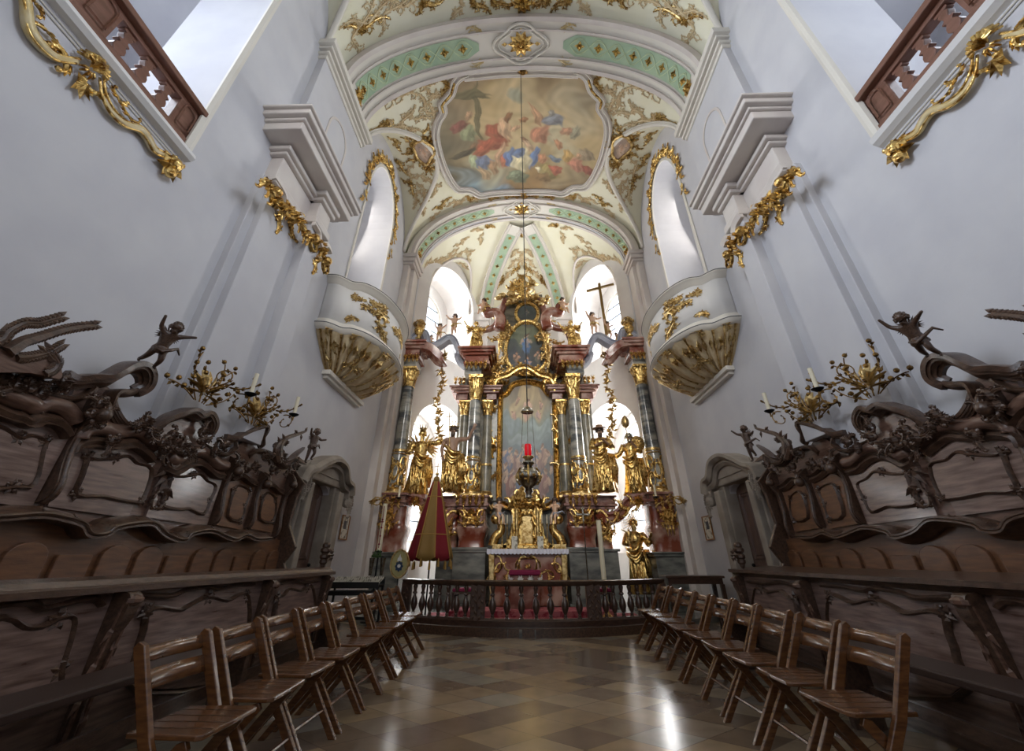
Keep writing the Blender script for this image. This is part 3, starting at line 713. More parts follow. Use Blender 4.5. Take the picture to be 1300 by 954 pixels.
# curved white balconies standing on corbels
for s in (-1, 1):
    t = thing('wall_balcony', 'curved white and gold balcony on a fluted corbel before the %s arched niche' % SD[s], 'balcony', (s * 3.6, 8.0, 4.4), 'curved balconies of the side niches')
    half = [(4.0, 6.42), (3.82, 6.44), (3.72, 6.52), (3.6, 6.66), (3.42, 6.7), (3.25, 6.86), (3.1, 7.15), (3.0, 7.55), (2.96, 8.0)]
    pl = half + [(x, 16 - y) for x, y in half[-2::-1]]
    cur = [(p[0], p[1]) for p in smoothline([(a, b, 0) for a, b in pl], 4)]
    def plan(k, z, dz=0): return [V((s * (4 - (4 - x) * k), 8 + (y - 8) * (.72 + .28 * k if k < 1 else 1 + (k - 1) * .6), z)) for x, y in cur]
    m = MB(); n = len(cur)
    def loft(m, rows):
        o = len(m.v)
        for r in rows: m.v += [tuple(p) for p in r]
        for j in range(len(rows) - 1):
            for i in range(n - 1): a = o + j * n + i; m.f.append((a, a + 1, a + 1 + n, a + n))
        return m
    loft(m, [plan(.97, 5.2), plan(.97, 6.1)]); m.build('parapet', 'white', t, smooth=40, solid=.06)
    for nm, rows in (('top_moulding', [(.96, 6.05), (1.02, 6.08), (1.05, 6.14), (1.1, 6.17), (1.1, 6.22), (.8, 6.23)]), ('base_moulding', [(.9, 5.0), (1.0, 5.02), (1.07, 5.08), (1.07, 5.13), (1.02, 5.16), (1.0, 5.22), (.96, 5.24)])):
        m = MB(); loft(m, [plan(k, z) for k, z in rows]); m.build(nm, 'stonewhite', t, smooth=50)
    m = MB()
    for k, z in ((1.105, 6.2), (1.075, 5.105)): m.tube(plan(k, z), .008, 4)
    m.build('edge_line', 'lead', t)
    def csec(v): return .12 + .88 * (v ** .55)
    def flute(i, v, amp=.035): return 1 + amp * cos(i / n * pi * 2 * 13) * (1 - .3 * v)
    m = MB(); rows = []
    for j in range(15):
        v = j / 14; k = csec(v); z = 4.42 + .62 * v; wy = .48 + .52 * v ** .8
        rows.append([V((s * (4 - (4 - x) * k * flute(i, v)), 8 + (y - 8) * wy, z - .04 * cos(i / n * pi * 26) * (1 - v))) for i, (x, y) in enumerate(cur)])
    loft(m, rows); m.build('corbel', 'stucco', t, smooth=True)
    m = MB(); a, b = sorted((s * (W + .02), s * (W - .16))); m.box(a, b, 7.05, 8.95, 4.33, 4.42); a, b = sorted((s * (W + .02), s * (W - .1))); m.box(a, b, 7.12, 8.88, 4.27, 4.33); m.build('corbel_foot', 'stonewhite', t, bev=.01)
    # gilding
    def pfr(rows_k0, z0, k1, z1):
        def fr(u, v, h=0):
            q = max(0, min(.9999, u)) * (n - 1); i = int(q); f_ = q - i; x = cur[i][0] * (1 - f_) + cur[min(n - 1, i + 1)][0] * f_; y = cur[i][1] * (1 - f_) + cur[min(n - 1, i + 1)][1] * f_
            k = (rows_k0 + (k1 - rows_k0) * v) + h * 1.1; return V((s * (4 - (4 - x) * k), 8 + (y - 8) * (1 + h * .2), z0 + (z1 - z0) * v))
        return fr
    L_ = 3.2
    fpan = lambda u, v, h=0, f_=pfr(.98, 5.2, .98, 6.1): f_(u / L_, v, h)
    m = MB()
    for (u, v, a, L, sg) in ((.62, .8, -.3, .35, -1), (.85, .6, -.2, .4, 1), (1.15, .55, 1.2, .5, -1), (1.2, .3, -1, .4, 1), (1.45, .6, .2, .4, 1), (1.75, .7, .2, .4, -1), (2.1, .6, -.6, .4, 1), (2.3, .35, -1.3, .5, 1), (2.45, .5, 1.3, .45, -1), (.6, .15, .2, .3, 1), (1.6, .75, .1, .35, -1), (2.7, .6, .3, .3, 1), (1.0, .75, .5, .3, -1)):
        sprig(m, lambda a_, b_, h=0: fpan(a_, b_, h), u, v, a, L * 1.0, sg, .022, .13, 3)
    cscroll(m, fpan, 1.3, .5, pi / 2, .5, 1, .03, 5, .1); cscroll(m, fpan, 1.2, .45, pi / 2, .55, -1, .03, 5, .1)
    m.build('gilt_rocaille', 'goldleaf', t, norm=False)
    m = MB()
    fcor = lambda u, v, h=0: (lambda q, vv: (lambda i: V((s * (4 - (4 - cur[i][0]) * csec(vv) * (1.03 + h)), 8 + (cur[i][1] - 8) * (.48 + .52 * vv ** .8), 4.42 + .62 * vv - .02 - h * .3)))(int(q * (n - 1))))(max(0, min(.999, u / L_)), max(.02, min(1, v)))
    for k in range(13):
        u = L_ * (k + .5) / 13
        m.tube([fcor(u, v, .02) for v in (.05, .2, .4, .6, .8, .97)], [.02, .012, .012, .014, .016, .03], 5)
        leaf(m, fcor, u, .45, pi / 2, .4, .05, .05); leaf(m, fcor, u + .1, .8, -pi / 2, .3, .06, .05)
    for k in range(10): sprig(m, fcor, .2 + .3 * k, .85 - .1 * (k % 2), (-1) ** k * 1.2 - .3, .3, (-1) ** k, .016, .1, 2)
    for k in range(6): sprig(m, fcor, .4 + .45 * k, .2, pi / 2 + (-1) ** k * .8, .4, (-1) ** k, .02, .1, 2)
    m.build('gilt_corbel_ornament', 'goldleaf', t, norm=False)
    # gilded frame of the niche above
    g = thing('gilded_niche_crest', 'gilded rocaille crest round the top of the %s arched niche' % SD[s], 'wall ornament', (s * W, 8, 11), 'gilded crests of the side niches')
    fw = wch(s, W - .035); P = arch_hole(7.02, 8.98, 6.0, 11.25, 24, 1.5)[2:]
    m = MB()
    for i in range(1, 25):
        u, v = P[i]; a = atan2(v - 9.75, (u - 8) * 1.5)
        sprig(m, fw, u + .1 * cos(a), v + .1 * sin(a), a + (1 if i % 2 else -1) * 1.1, .4, 1 if i % 2 else -1, .03, .14, 2)
    for (u, v) in ((8, 11.4), (7.3, 11.1), (8.7, 11.1)): rosette(m, fw, u, v, .16, 7, .07)
    for k in range(5): leaf(m, fw, 8, 11.4, pi / 2 + (k - 2) * .45, .4, .06, .08)
    m.build('crest', 'gold', g, norm=False)
    m = MB()
    for (u, q) in ((9.1, 1), (6.9, -1)):
        for k in range(5): sprig(m, fw, u, 10.2 - k * .28, -pi / 2 + (.5 if k % 2 else -.5), .3, (-1) ** k, .02, .1, 1)
    m.build('side_drop', 'gold', g, norm=False)

# side doors with stone portals
for s in (-1, 1):
    n_ = 1 if s < 0 else 2
    m = MB(); fr = wch(s, W + .1); x0, x1 = sorted((s * (W + .12), s * (W + .2))); m.box(x0, x1, 7.45, 8.45, .02, 2.45); d = struct(m.build('door_%d' % n_, 'doorwood', bev=.01), 'dark panelled door in the %s stone portal' % SD[s])
    m = MB()
    for (a, b, c, e) in ((7.57, 7.92, .25, 1.0), (7.98, 8.33, .25, 1.0), (7.57, 7.92, 1.15, 2.25), (7.98, 8.33, 1.15, 2.25)):
        for q in (0, .06): P = [(a + q, c + q), (b - q, c + q), (b - q, e - q), (a + q, e - q)]; m.sweep([fr(u, v, -.02) for u, v in P], [(-.012, 0), (0, .018), (.012, 0)], V((-s, 0, 0)), closed=True)
    m.build('raised_panel', 'doorwood', d)
    m = MB(); m.ell((s * (W + .07), 8.38, 1.05), .03); m.build('door_knob', 'iron', d)
    m = MB()
    for a, b in ((7.18, 7.46), (8.44, 8.78)): x0, x1 = sorted((s * (W + .15), s * (W - .1))); m.box(x0, x1, a, b, 0, 2.5); x0, x1 = sorted((s * (W), s * (W - .2))); m.box(x0, x1, a + .05, b - .05, 0, 2.35)
    t = trim(m, 'portal', 'grey stone portal with carved pediment round the %s side door' % SD[s], bev=.02)
    m = MB(); x0, x1 = sorted((s * (W + .15), s * (W - .14))); m.box(x0, x1, 7.15, 8.8, 2.42, 2.6); m.build('lintel', 'portal', t, bev=.03)
    m = MB(); P = smoothline([(6.8, 2.3, 0), (6.92, 2.5, 0), (7.15, 2.58, 0), (7.45, 2.74, 0), (7.9, 2.9, 0), (8.35, 2.86, 0), (8.6, 2.62, 0), (8.85, 2.56, 0), (8.95, 2.36, 0)], 5)
    for z, h0, h1 in ((-.12, 0, .24), (-.02, 0, .34)): m.sweep([wch(s, W)(p[0], p[1] + z, 0) for p in P], [(-.06, 0), (-.06, h0 + h1 * .8), (0, h1), (.06, h1), (.06, 0)], V((-s, 0, 0)))
    m.prism([(7.15, 2.55), (8.8, 2.55), (8.8, 2.75)] + [(p[0], p[1]) for p in P[-6:4:-1]] + [(7.15, 2.7)], [], lambda u, v, w: V((s * (W - .16 + w), u, v)), .2)
    m.build('pediment', 'portal', t, smooth=30)
    m = MB(); fr = wch(s, W - .2)
    for (u, v) in ((8.9, 2.5), (9.0, 2.35), (8.95, 2.2), (7.05, 2.45), (6.95, 2.3)): sprig(m, fr, u, v, -1.2, .3, 1, .05, .16, 2); m.ell(fr(u, v, -.02), (.11, .09, .11), 8, 6)
    m.build('carved_end', 'portal', t, norm=False)
# ------------------------------------------------------------------ CHOIR STALLS
XB = 3.74
def px2(px, py, X=XB):
    p = aX(px, py, -X); return (p.y, p.z)
def tr(pts, X=XB): return [px2(a, b, X) for a, b in pts]
def sm(pts, n=4): return [(p[0], p[1]) for p in smoothline([(a, b, 0) for a, b in pts], n)]
CREST = tr([(13, 494), (42, 496), (64, 503), (88, 506), (98, 490), (122, 484), (146, 500), (149, 518), (156, 536), (170, 545), (183, 536), (205, 545), (221, 532), (240, 528), (262, 545), (272, 570), (289, 578), (303, 566), (316, 560), (328, 574), (340, 585), (351, 578), (362, 585), (378, 580), (390, 590)])
FR1 = tr([(-60, 520), (0, 546), (17, 557), (34, 554), (50, 561), (47, 573), (36, 615), (10, 618), (-60, 618)])
FR2 = tr([(106, 581), (117, 584.5), (140, 583), (157, 580), (168, 589), (187, 597), (175.5, 635), (160, 637), (138, 633), (124, 630), (91, 628), (98, 605)])
FR3 = tr([(213, 605), (228, 606), (241, 604), (250, 603), (258, 611), (269, 618), (262, 636), (254, 653), (236, 646), (224, 647), (200, 642), (207, 624)])
FR4 = tr([(293, 623), (300, 617), (313, 625), (307, 642), (302, 661), (285, 656)])
FR5 = tr([(330, 633), (337, 626), (346, 636), (343, 662), (326, 659)])
TP1 = tr([(-60, 500), (0, 525), (17, 529), (29, 535), (42, 530), (64, 534), (76, 544), (81, 553)])
TP2 = tr([(86, 575), (92, 564), (113, 560), (136, 564), (162, 562), (177, 571), (189, 582)])
TP3 = tr([(204, 593), (215, 597), (231, 588), (246, 586), (257, 592), (267, 601), (279, 604)])
TP4 = tr([(288, 606), (300, 601), (311, 609), (320, 613)])
TP5 = tr([(330, 616), (340, 614), (348, 621), (355, 624)])
SHELF = tr([(-40, 655), (0, 655), (43, 652), (72, 656), (98, 664), (108, 677), (128, 677), (140, 669), (166, 664), (189, 664), (204, 677), (220, 684), (231, 684), (238, 677), (263, 673), (283, 681), (295, 684), (309, 679), (322, 684), (340, 683)], 3.6)
YE = 6.55
def frame_loop(name, fr, P, r, t, mt='walnut_dark', h=.02):
    m = MB(); P = sm(P + P[:1], 3)[:-1]; m.sweep([fr(u, v, 0) for u, v in P], [(-r, -.01), (-r, h * .6), (-r * .3, h * 1.6), (r * .4, h), (r, -.01)], unit(fr(0, 0, 1) - fr(0, 0, 0)), closed=True); return m.build(name, mt, t, smooth=35)
for s in (-1, 1):
    t = thing('choir_stall', 'dark walnut choir stall with tall carved back along the %s wall' % SD[s], 'choir stall', (s * 3.4, 3.2, 0), 'carved choir stalls')
    fr = wch(s, XB)
    back = [(-.5, .3), (YE, .3), (YE, px2(390, 590)[1])] + sm(CREST)[::-1] + [(1.8, 2.4), (-.5, 2.4)]
    m = MB(); m.prism(back, [], lambda u, v, w: V((s * (XB + w), u, v)), .08); m.build('back_board', 'walnut', t)
    # raised panel frames and fields
    for i, (fp, tp) in enumerate(((FR1, TP1), (FR2, TP2), (FR3, TP3), (FR4, TP4), (FR5, TP5))):
        mt = 'walnut_panel' if i < 3 else 'panel_brown'
        cyy = sum(p[0] for p in fp) / len(fp); czz = sum(p[1] for p in fp) / len(fp)
        m = MB(); y0, y1 = min(p[0] for p in tp), max(p[0] for p in tp); 
        m.prism([(y0 + .03, 1.5), (y1 + .02, 1.48), (y1 + .02, tp[-1][1])] + sm(tp)[::-1], [], lambda u, v, w: fr(u, v, .03 - w), .035); pan = m.build('back_panel', mt, t)
        m = MB(); P = sm(fp + fp[:1], 3)[:-1]; m.prism([(cyy + (u - cyy) * .93, czz + (v - czz) * .93) for u, v in P], [], lambda u, v, w: fr(u, v, .045 - w), .02); m.build('raised_field', mt, pan, bev=.008)
        frame_loop('panel_moulding', lambda u, v, h=0: fr(u, v, .032 + h), fp, .018, pan)
        m = MB(); f3 = lambda u, v, h=0: fr(u, v, .035 + h)
        for (u, v) in (fp[0], fp[2], fp[len(fp) // 2], fp[-2]):
            for k in range(5): leaf(m, f3, u, v, k * 1.3 + u, .065, .018, .025)
            cscroll(m, f3, u, v, .5, .12, 1, .012, 2, .03)
        m.build('corner_carving', 'walnut_dark', pan, norm=False)
        m = MB(); P = sm(tp, 4); m.sweep([fr(u, v, 0) for u, v in P], [(-.03, 0), (-.035, .05), (.0, .09), (.03, .07), (.05, .11), (.06, 0)], V((-s, 0, 0))); m.build('arched_moulding', 'walnut_dark', t, smooth=40)
    # bulging glossy convex moulding above the panels
    for tp in (TP1, TP2, TP3):
        m = MB(); P = [(u, v + .11) for u, v in sm(tp, 4)]; m.sweep([fr(u, v, 0) for u, v in P], [(-.07, 0)] + [(-.07 * cos(a), .1 * sin(a)) for a in (.5, 1, 1.6, 2.1, 2.6)] + [(.07, 0)], V((-s, 0, 0))); m.build('convex_moulding', 'walnut', t, smooth=True)
    # wavy shelf moulding
    P = sm(SHELF, 4); m = MB(); m.sweep([V((s * XB, u, v)) for u, v in P], [(-.06, 0), (-.05, .1), (-.02, .16), (.02, .2), (.035, .2), (.04, 0)], V((-s, 0, 0))); m.build('wavy_shelf', 'walnut_dark', t, smooth=40)
    m = MB()
    for k in range(12): rosette(m, lambda u, v, h=0: fr(u, v, .1 + h), P[3 + k * 6][0], P[3 + k * 6][1] + .01, .05, 5, .04)
    m.tube([fr(u, v + .0, .2) for u, v in P], .012, 5); m.build('shelf_carving', 'walnut_dark', t)
    # seat backs with arched fields under the shelf
    m = MB(); m.prism([(-.5, .3), (YE, .3), (YE, 1.4), (-.5, 1.4)], [], lambda u, v, w: V((s * (XB - .05 + w), u, v)), .05); sb = m.build('seat_back', 'panel_brown', t)
    ys = [1.9 + .36 * k for k in range(13)]
    for k, y in enumerate(ys):
        m = MB(); tp = 1.24 if k % 3 != 1 else 1.18; a, b = y + .04, y + .33
        pl = [(a, .55), (b, .55), (b, tp - .08)] + ([(p[0], p[1]) for p in arc((a + b) / 2, tp - .08, (b - a) / 2, .1, 0, pi, 8)[1:]] if k % 3 != 1 else [(b, tp), (a, tp)])
        m.prism(pl, [], lambda u, v, w: fr(u, v, .085 - w), .04); m.build('arched_field', 'panel_brown', sb, bev=.015)
    # folding seats
    m = MB(); x0, x1 = sorted((s * (XB - .05), s * (XB - .45))); m.box(x0, x1, 0, YE, .42, .47); m.box(x0, x1, 0, YE, 0, .06); m.build('seat_board', 'walnut', t)
    # scrolled partition fins between the bays
    for (y, z0, z1, hh) in ((3.08, 1.52, 2.3, .19), (4.97, 1.5, 2.2, .16), (5.64, 1.5, 2.15, .15), (6.33, 1.42, 2.25, .13)):
        pl = [(0, z0), (hh * .25, z0), (hh * .5, z0 + .04), (hh * .6, z0 + .14), (hh * .38, z0 + .3), (hh * .3, z0 + .45), (hh * .45, z0 + .58), (hh * .85, z0 + .66), (hh, z1 - .06), (hh * .8, z1), (hh * .35, z1 + .05), (0, z1 + .08)]
        m = MB(); m.prism([(a, b) for a, b in [pl[0]] + sm(pl[1:-1], 3) + [pl[-1]]], [], lambda u, v, w: V((s * (XB - u), y + w, v)), .07); o = m.build('partition_scroll', 'walnut_dark', t, bev=.01)
        m = MB(); m.tube([V((s * (XB - p[0]), y + .035, p[1])) for p in sm(pl[1:-1], 3)], .022, 6)
        m.ell(V((s * (XB - hh * .9), y + .035, z1 - .1)), (.06, .06, .06)); m.build('scroll_edge', 'walnut_dark', o, smooth=True)
    m = MB(); f3 = lambda u, v, h=0: fr(u, v, .04 + h)
    for k in range(6): leaf(m, f3, 4.12, 1.95 - .03 * k, -pi / 2 + (k - 2.5) * .4, .2, .03, .05)
    for sg in (-1, 1): cscroll(m, f3, 4.12 + sg * .08, 2.02, sg * .8, .28, sg, .02, 3, .05); cscroll(m, f3, 4.12 + sg * .07, 1.66, pi / 2, .25, sg, .018, 3, .05)
    m.build('carved_drop', 'walnut_dark', t, norm=False)
    # ---- crest: projecting canopies with scroll cornices
    def canopy(px, proj, thick, nm='scroll_cornice', X=XB):
        proj *= .38; thick *= .85; P = sm(tr(px, X - proj * .7), 5); n = len(P); m = MB(); prof = [(-.42, -.02), (-.42, .3), (-.2, .42), (-.25, .55), (-.05, .72), (-.1, .84), (.12, .9), (.08, 1.0), (.4, 1.05), (.46, .9), (.46, 0)]
        o = len(m.v)
        for i, (u, v) in enumerate(P):
            a, b = P[max(0, i - 1)], P[min(n - 1, i + 1)]; d = V((b[0] - a[0], b[1] - a[1], 0)).normalized(); nx, ny = -d.y, d.x; q = sin(pi * (.12 + .76 * i / (n - 1)))
            for pa, pb in prof: m.v.append(tuple(V((s * (X - pb * proj * q), u + nx * pa * thick, v + ny * pa * thick))))
        k = len(prof)
        for i in range(n - 1):
            for j in range(k): a = o + i * k + j; b = o + i * k + (j + 1) % k; m.f.append((a, b, b + k, a + k))
        m.f.append(tuple(o + j for j in range(k))); m.f.append(tuple(o + (n - 1) * k + j for j in range(k)))
        return m.build(nm, 'walnut_dark', t, smooth=45)
    canopy([(92, 478), (104, 486), (122, 484), (140, 484), (155, 476), (170, 468), (184, 468), (192, 478), (192, 490), (182, 497)], .42, .16)
    canopy([(150, 520), (146, 512), (150, 500), (166, 500), (182, 498)], .34, .1)
    canopy([(0, 492), (40, 494), (64, 503), (88, 508), (110, 504), (125, 495), (128, 486)], .22, .08)
    canopy([(146, 505), (147, 522), (155, 537), (170, 546), (184, 550)], .18, .09)
    canopy([(198, 556), (206, 546), (218, 534), (232, 528), (246, 524), (256, 530), (268, 528), (276, 540), (274, 552)], .4, .14)
    canopy([(262, 566), (275, 574), (289, 578), (302, 571), (304, 560)], .2, .07)
    canopy([(293, 556), (303, 558), (316, 550), (328, 545), (338, 544), (335, 556), (339, 568)], .36, .12)
    canopy([(322, 580), (330, 573), (341, 576), (352, 582), (360, 592), (372, 593), (382, 585)], .26, .09)
    canopy([(355, 588), (368, 586), (380, 576), (390, 570)], .3, .07)
    # top left big flying crest with pierced foliage
    m = MB(); f4 = lambda u, v, h=0: fr(u, v, .2 + h)
    for line, r0, r1 in (([(-30, 440), (0, 432), (10, 421), (30, 411), (50, 410), (76, 403)], .03, .012), ([(8, 447), (20, 440), (30, 434), (50, 428), (75, 420), (95, 416), (120, 413)], .05, .02), ([(20, 455), (40, 453), (60, 448), (75, 440)], .03, .01), ([(56, 475), (66, 470), (71, 462), (66, 452), (60, 445)], .03, .015)):
        P = sm(tr(line, 3.5), 5); n = len(P); m.tube([V((s * 3.5, u, v)) for u, v in P], [r0 + (r1 - r0) * i / n for i in range(n)], 6)
        fx = lambda u, v, h=0: V((s * (3.5 - h), u, v))
        for i in range(0, n - 1):
            a = atan2(P[i + 1][1] - P[i][1], P[i + 1][0] - P[i][0])
            for sg in (1, -1): leaf(m, fx, P[i][0], P[i][1], a + .6 * sg, .085, .024, .02, -.5 * sg)
    m.build('flying_foliage', 'walnut_dark', t, norm=False)
    canopy([(-40, 462), (0, 463), (20, 464), (40, 470), (58, 476), (68, 476)], .45, .12, 'bonnet_cornice'); 
    m = MB(); P = sm(tr([(-40, 430), (0, 452), (20, 452), (50, 452), (62, 470), (58, 482), (20, 474), (-40, 474)], 3.6), 3); m.prism(P, [], lambda u, v, w: V((s * (3.5 + w), u, v)), .2); m.build('bonnet', 'walnut', t, bev=.03)
    # foliage masses
    FO = [(14, 480, .2), (30, 490, .25), (45, 486, .2), (66, 500, .2), (85, 492, .16), (78, 484, .12), (126, 512, .2), (128, 532, .25), (120, 525, .2), (146, 560, .2), (178, 540, .2), (186, 534, .24), (196, 548, .2), (205, 562, .26), (220, 552, .3), (232, 565, .3), (214, 572, .22), (244, 572, .25), (256, 560, .25), (265, 548, .22), (282, 566, .22), (275, 574, .18), (306, 588, .25), (316, 596, .25), (326, 592, .2), (338, 580, .22), (346, 596, .25), (352, 566, .2), (358, 578, .25), (366, 600, .22), (376, 592, .2), (360, 562, .25)]
    m = MB(); q = random.Random(3)
    for i, (a, b, L) in enumerate(FO):
        u, v = px2(a, b, 3.6); f5 = wch(s, XB - .06 - .1 * q.random()); a0 = q.uniform(0, 6.28)
        L *= .72; sprig(m, f5, u, v, a0, L, 1 if i % 2 else -1, .015, .065, 2); cscroll(m, f5, u, v, a0 + 2, L, 1, .022, 4, .055); rosette(m, f5, u, v, .05, 5, .05, a0)
        m.ell(f5(u, v, 0), (.05, .05, .05), 7, 5)
    m.build('crest_foliage', 'walnut_dark', t, norm=False)
    m = MB()
    for line in ([(354, 580), (356, 565), (365, 556), (380, 551), (388, 548)], [(352, 585), (350, 570), (358, 560)]):
        P = sm(tr(line, 3.45), 5); n = len(P); m.tube([V((s * 3.45, u, v)) for u, v in P], [.05 - .035 * i / n for i in range(n)], 6)
        fx = lambda u, v, h=0: V((s * (3.45 - h), u, v))
        for i in range(0, n - 1, 2): leaf(m, fx, P[i][0], P[i][1], i * 1.1, .12, .035, .03)
    m.build('twisted_leaf', 'walnut_dark', t, norm=False)
    m = MB(); x0, x1 = sorted((s * (XB + .08), s * (XB - .3))); m.prism([(0, .3), (.35, .3), (.3, .9), (.18, 1.1), (.3, 1.3), (.12, 1.6), (.14, 2.0), (.2, 2.2), (0, 2.4)], [], lambda u, v, w: V((s * (XB - u), YE - .04 + w, v)), .06); m.build('end_panel', 'walnut_dark', t, bev=.01)
    

# ---- desk fronts before the stalls
XD = 2.9
def dk(pts): return tr(pts, XD)
DTOP = dk([(-60, 778), (0, 768), (35, 765), (50, 773), (80, 767), (115, 760), (127, 768)])
DT2 = dk([(160, 758), (172, 757), (190, 757), (215, 757), (232, 750), (250, 747), (262, 745), (275, 748), (300, 743), (320, 742)])
DF1 = dk([(-60, 800), (0, 786), (25, 798), (50, 797), (70, 787), (88, 786), (84, 812), (72, 850), (60, 900), (-60, 900)])
DF2 = dk([(183, 778), (200, 773), (225, 776), (240, 769), (262, 759), (285, 764), (300, 757), (311, 757), (313, 792), (300, 860), (175, 880), (172, 830), (180, 800)])
DF3 = dk([(350, 759), (358, 757), (366, 749), (380, 751), (388, 747), (395, 749), (395, 790), (347, 800)])
def fdesk(s): return lambda u, v, h=0: V((s * (XD - h), u, v))
for s in (-1, 1):
    t = thing('choir_desk', 'long walnut desk front with carved panels before the %s choir stall' % SD[s], 'desk front', (s * XD, 3.2, 0), 'choir desk fronts')
    fr = fdesk(s)
    m = MB(); m.prism([(-.5, 0), (6.5, 0), (6.5, .97), (-.5, .97)], [], lambda u, v, w: V((s * (XD + w), u, v)), .06); m.build('front_board', 'walnut_panel', t)
    m = MB(); m.sweep([V((s * XD, y, .99)) for y in (-.5, 6.58)], [(-.06, -.02), (-.04, .03), (-.01, .05), (.0, .1), (.035, .1), (.04, -.02), (.075, -.45), (.03, -.45)], V((-s, 0, 0))); m.build('top_rail', 'walnut_dark', t, smooth=30)
    for P in (DTOP, DT2, dk([(345, 744), (356, 741), (368, 738), (385, 740), (402, 738)])):
        m = MB(); m.sweep([fr(u, v, 0) for u, v in sm(P, 4)], [(-.02, 0), (-.02, .03), (0, .045), (.015, .03), (.02, 0)], V((-s, 0, 0))); m.build('wavy_moulding', 'walnut_dark', t, smooth=40)
        m = MB(); Q = sm(P, 4); m.prism(Q + [(Q[-1][0], .96), (Q[0][0], .96)], [], lambda u, v, w: fr(u, v, .02 - w), .02); m.build('frieze_board', 'walnut', t)
    for fp in (DF1, DF2, DF3):
        m = MB(); P = sm(fp, 3); cy, cz = sum(p[0] for p in P) / len(P), sum(p[1] for p in P) / len(P)
        m.prism([(cy + (u - cy) * .96, cz + (v - cz) * .96) for u, v in P], [], lambda u, v, w: fr(u, v, .025 - w), .03); pan = m.build('desk_panel', 'walnut_panel', t, bev=.01)
        frame_loop('panel_moulding', fr, fp, .022, pan, h=.028)
        m = MB(); f3 = lambda u, v, h=0: fr(u, v, .01 + h)
        for (u, v) in (fp[0], fp[4], fp[7 if len(fp) > 7 else -1]):
            for k in range(5): leaf(m, f3, u, v, k * 1.25 + u, .08, .022, .035)
            cscroll(m, f3, u, v, .6, .12, 1, .014, 2, .03)
        m.build('corner_carving', 'walnut_dark', pan, norm=False)
    for (y, w_) in ((3.2, .1), (4.98, .08), (6.42, .08), (1.2, .1)):
        pl = [(0, 0), (.07, 0), (.04, .15), (.03, .35), (.05, .55), (.08, .7), (.13, .82), (.13, .92), (.1, .95), (0, .96)]
        m = MB(); m.prism([pl[0]] + sm(pl[1:-1], 3) + [pl[-1]], [], lambda u, v, w: V((s * (XD - u), y + w_ * (w / .14 - .5) * (.75 + .25 * v), v)), .14); o = m.build('carved_console', 'walnut_dark', t, bev=.012)
        m = MB(); f3 = lambda u, v, h=0: V((s * (XD - .045 - .12 * max(0, v - .5) - h), y + u, v))
        for k in range(9): leaf(m, f3, .02 * (-1) ** k, .86 - .09 * k, -pi / 2 + (-1) ** k * .5, .12, .028, .03)
        for sg in (-1, 1): m.tube([f3(sg * w_ * .4, v, .01) for v in (.1, .3, .5, .7, .88)], .012, 5)
        m.ell(f3(0, .9, .03), (.05, w_ * .6, .035), 8, 5); m.build('console_carving', 'walnut', o, norm=False)
    m = MB()
    for z, r in ((1.08, .035), (1.12, .06), (1.18, .07), (1.26, .075), (1.32, .06)): m.ell((s * (XD + .06), 6.46, z), (r, r, .05), 8, 5)
    for k in range(6): leaf(m, lambda u, v, h=0: V((s * (XD - .02 - h), 6.46 + u, v)), 0, 1.2, k * 1.05, .1, .03, .04)
    m.build('carved_head_finial', 'walnut_dark', t, norm=False)
    m = MB(); pl = [(.0, 0), (.25, 0), (.2, .25), (.1, .45), (.14, .7), (.06, .9), (0, .95)]; m.prism([pl[0]] + sm(pl[1:-1], 3) + [pl[-1]], [], lambda u, v, w: V((s * (XD + .06 - u * .3 + w), 6.5 + u, v)), .06); m.build('end_scroll', 'walnut_dark', t, bev=.01)
    # bench behind the chairs
    b = thing('long_bench', 'long low dark bench between the folding chairs and the %s desk front' % SD[s], 'bench', (s * 2.66, 3.4, 0), 'benches before the choir desks')
    x0, x1 = sorted((s * 2.4, s * 2.72)); m = MB(); m.box(x0, x1, -.3, 6.3, .5, .55); m.build('bench_seat', 'leather', b, bev=.012)
    for y in (.2, 2.2, 4.2, 6.1): m = MB(); m.box(x0 + .04, x1 - .04, y - .03, y + .03, 0, .5); m.build('leg', 'walnut_dark', b, bev=.005)
    m = MB(); xm = s * 2.65; m.box(xm - .015, xm + .015, .2, 6.1, .18, .26); m.build('stretcher', 'walnut_dark', b)

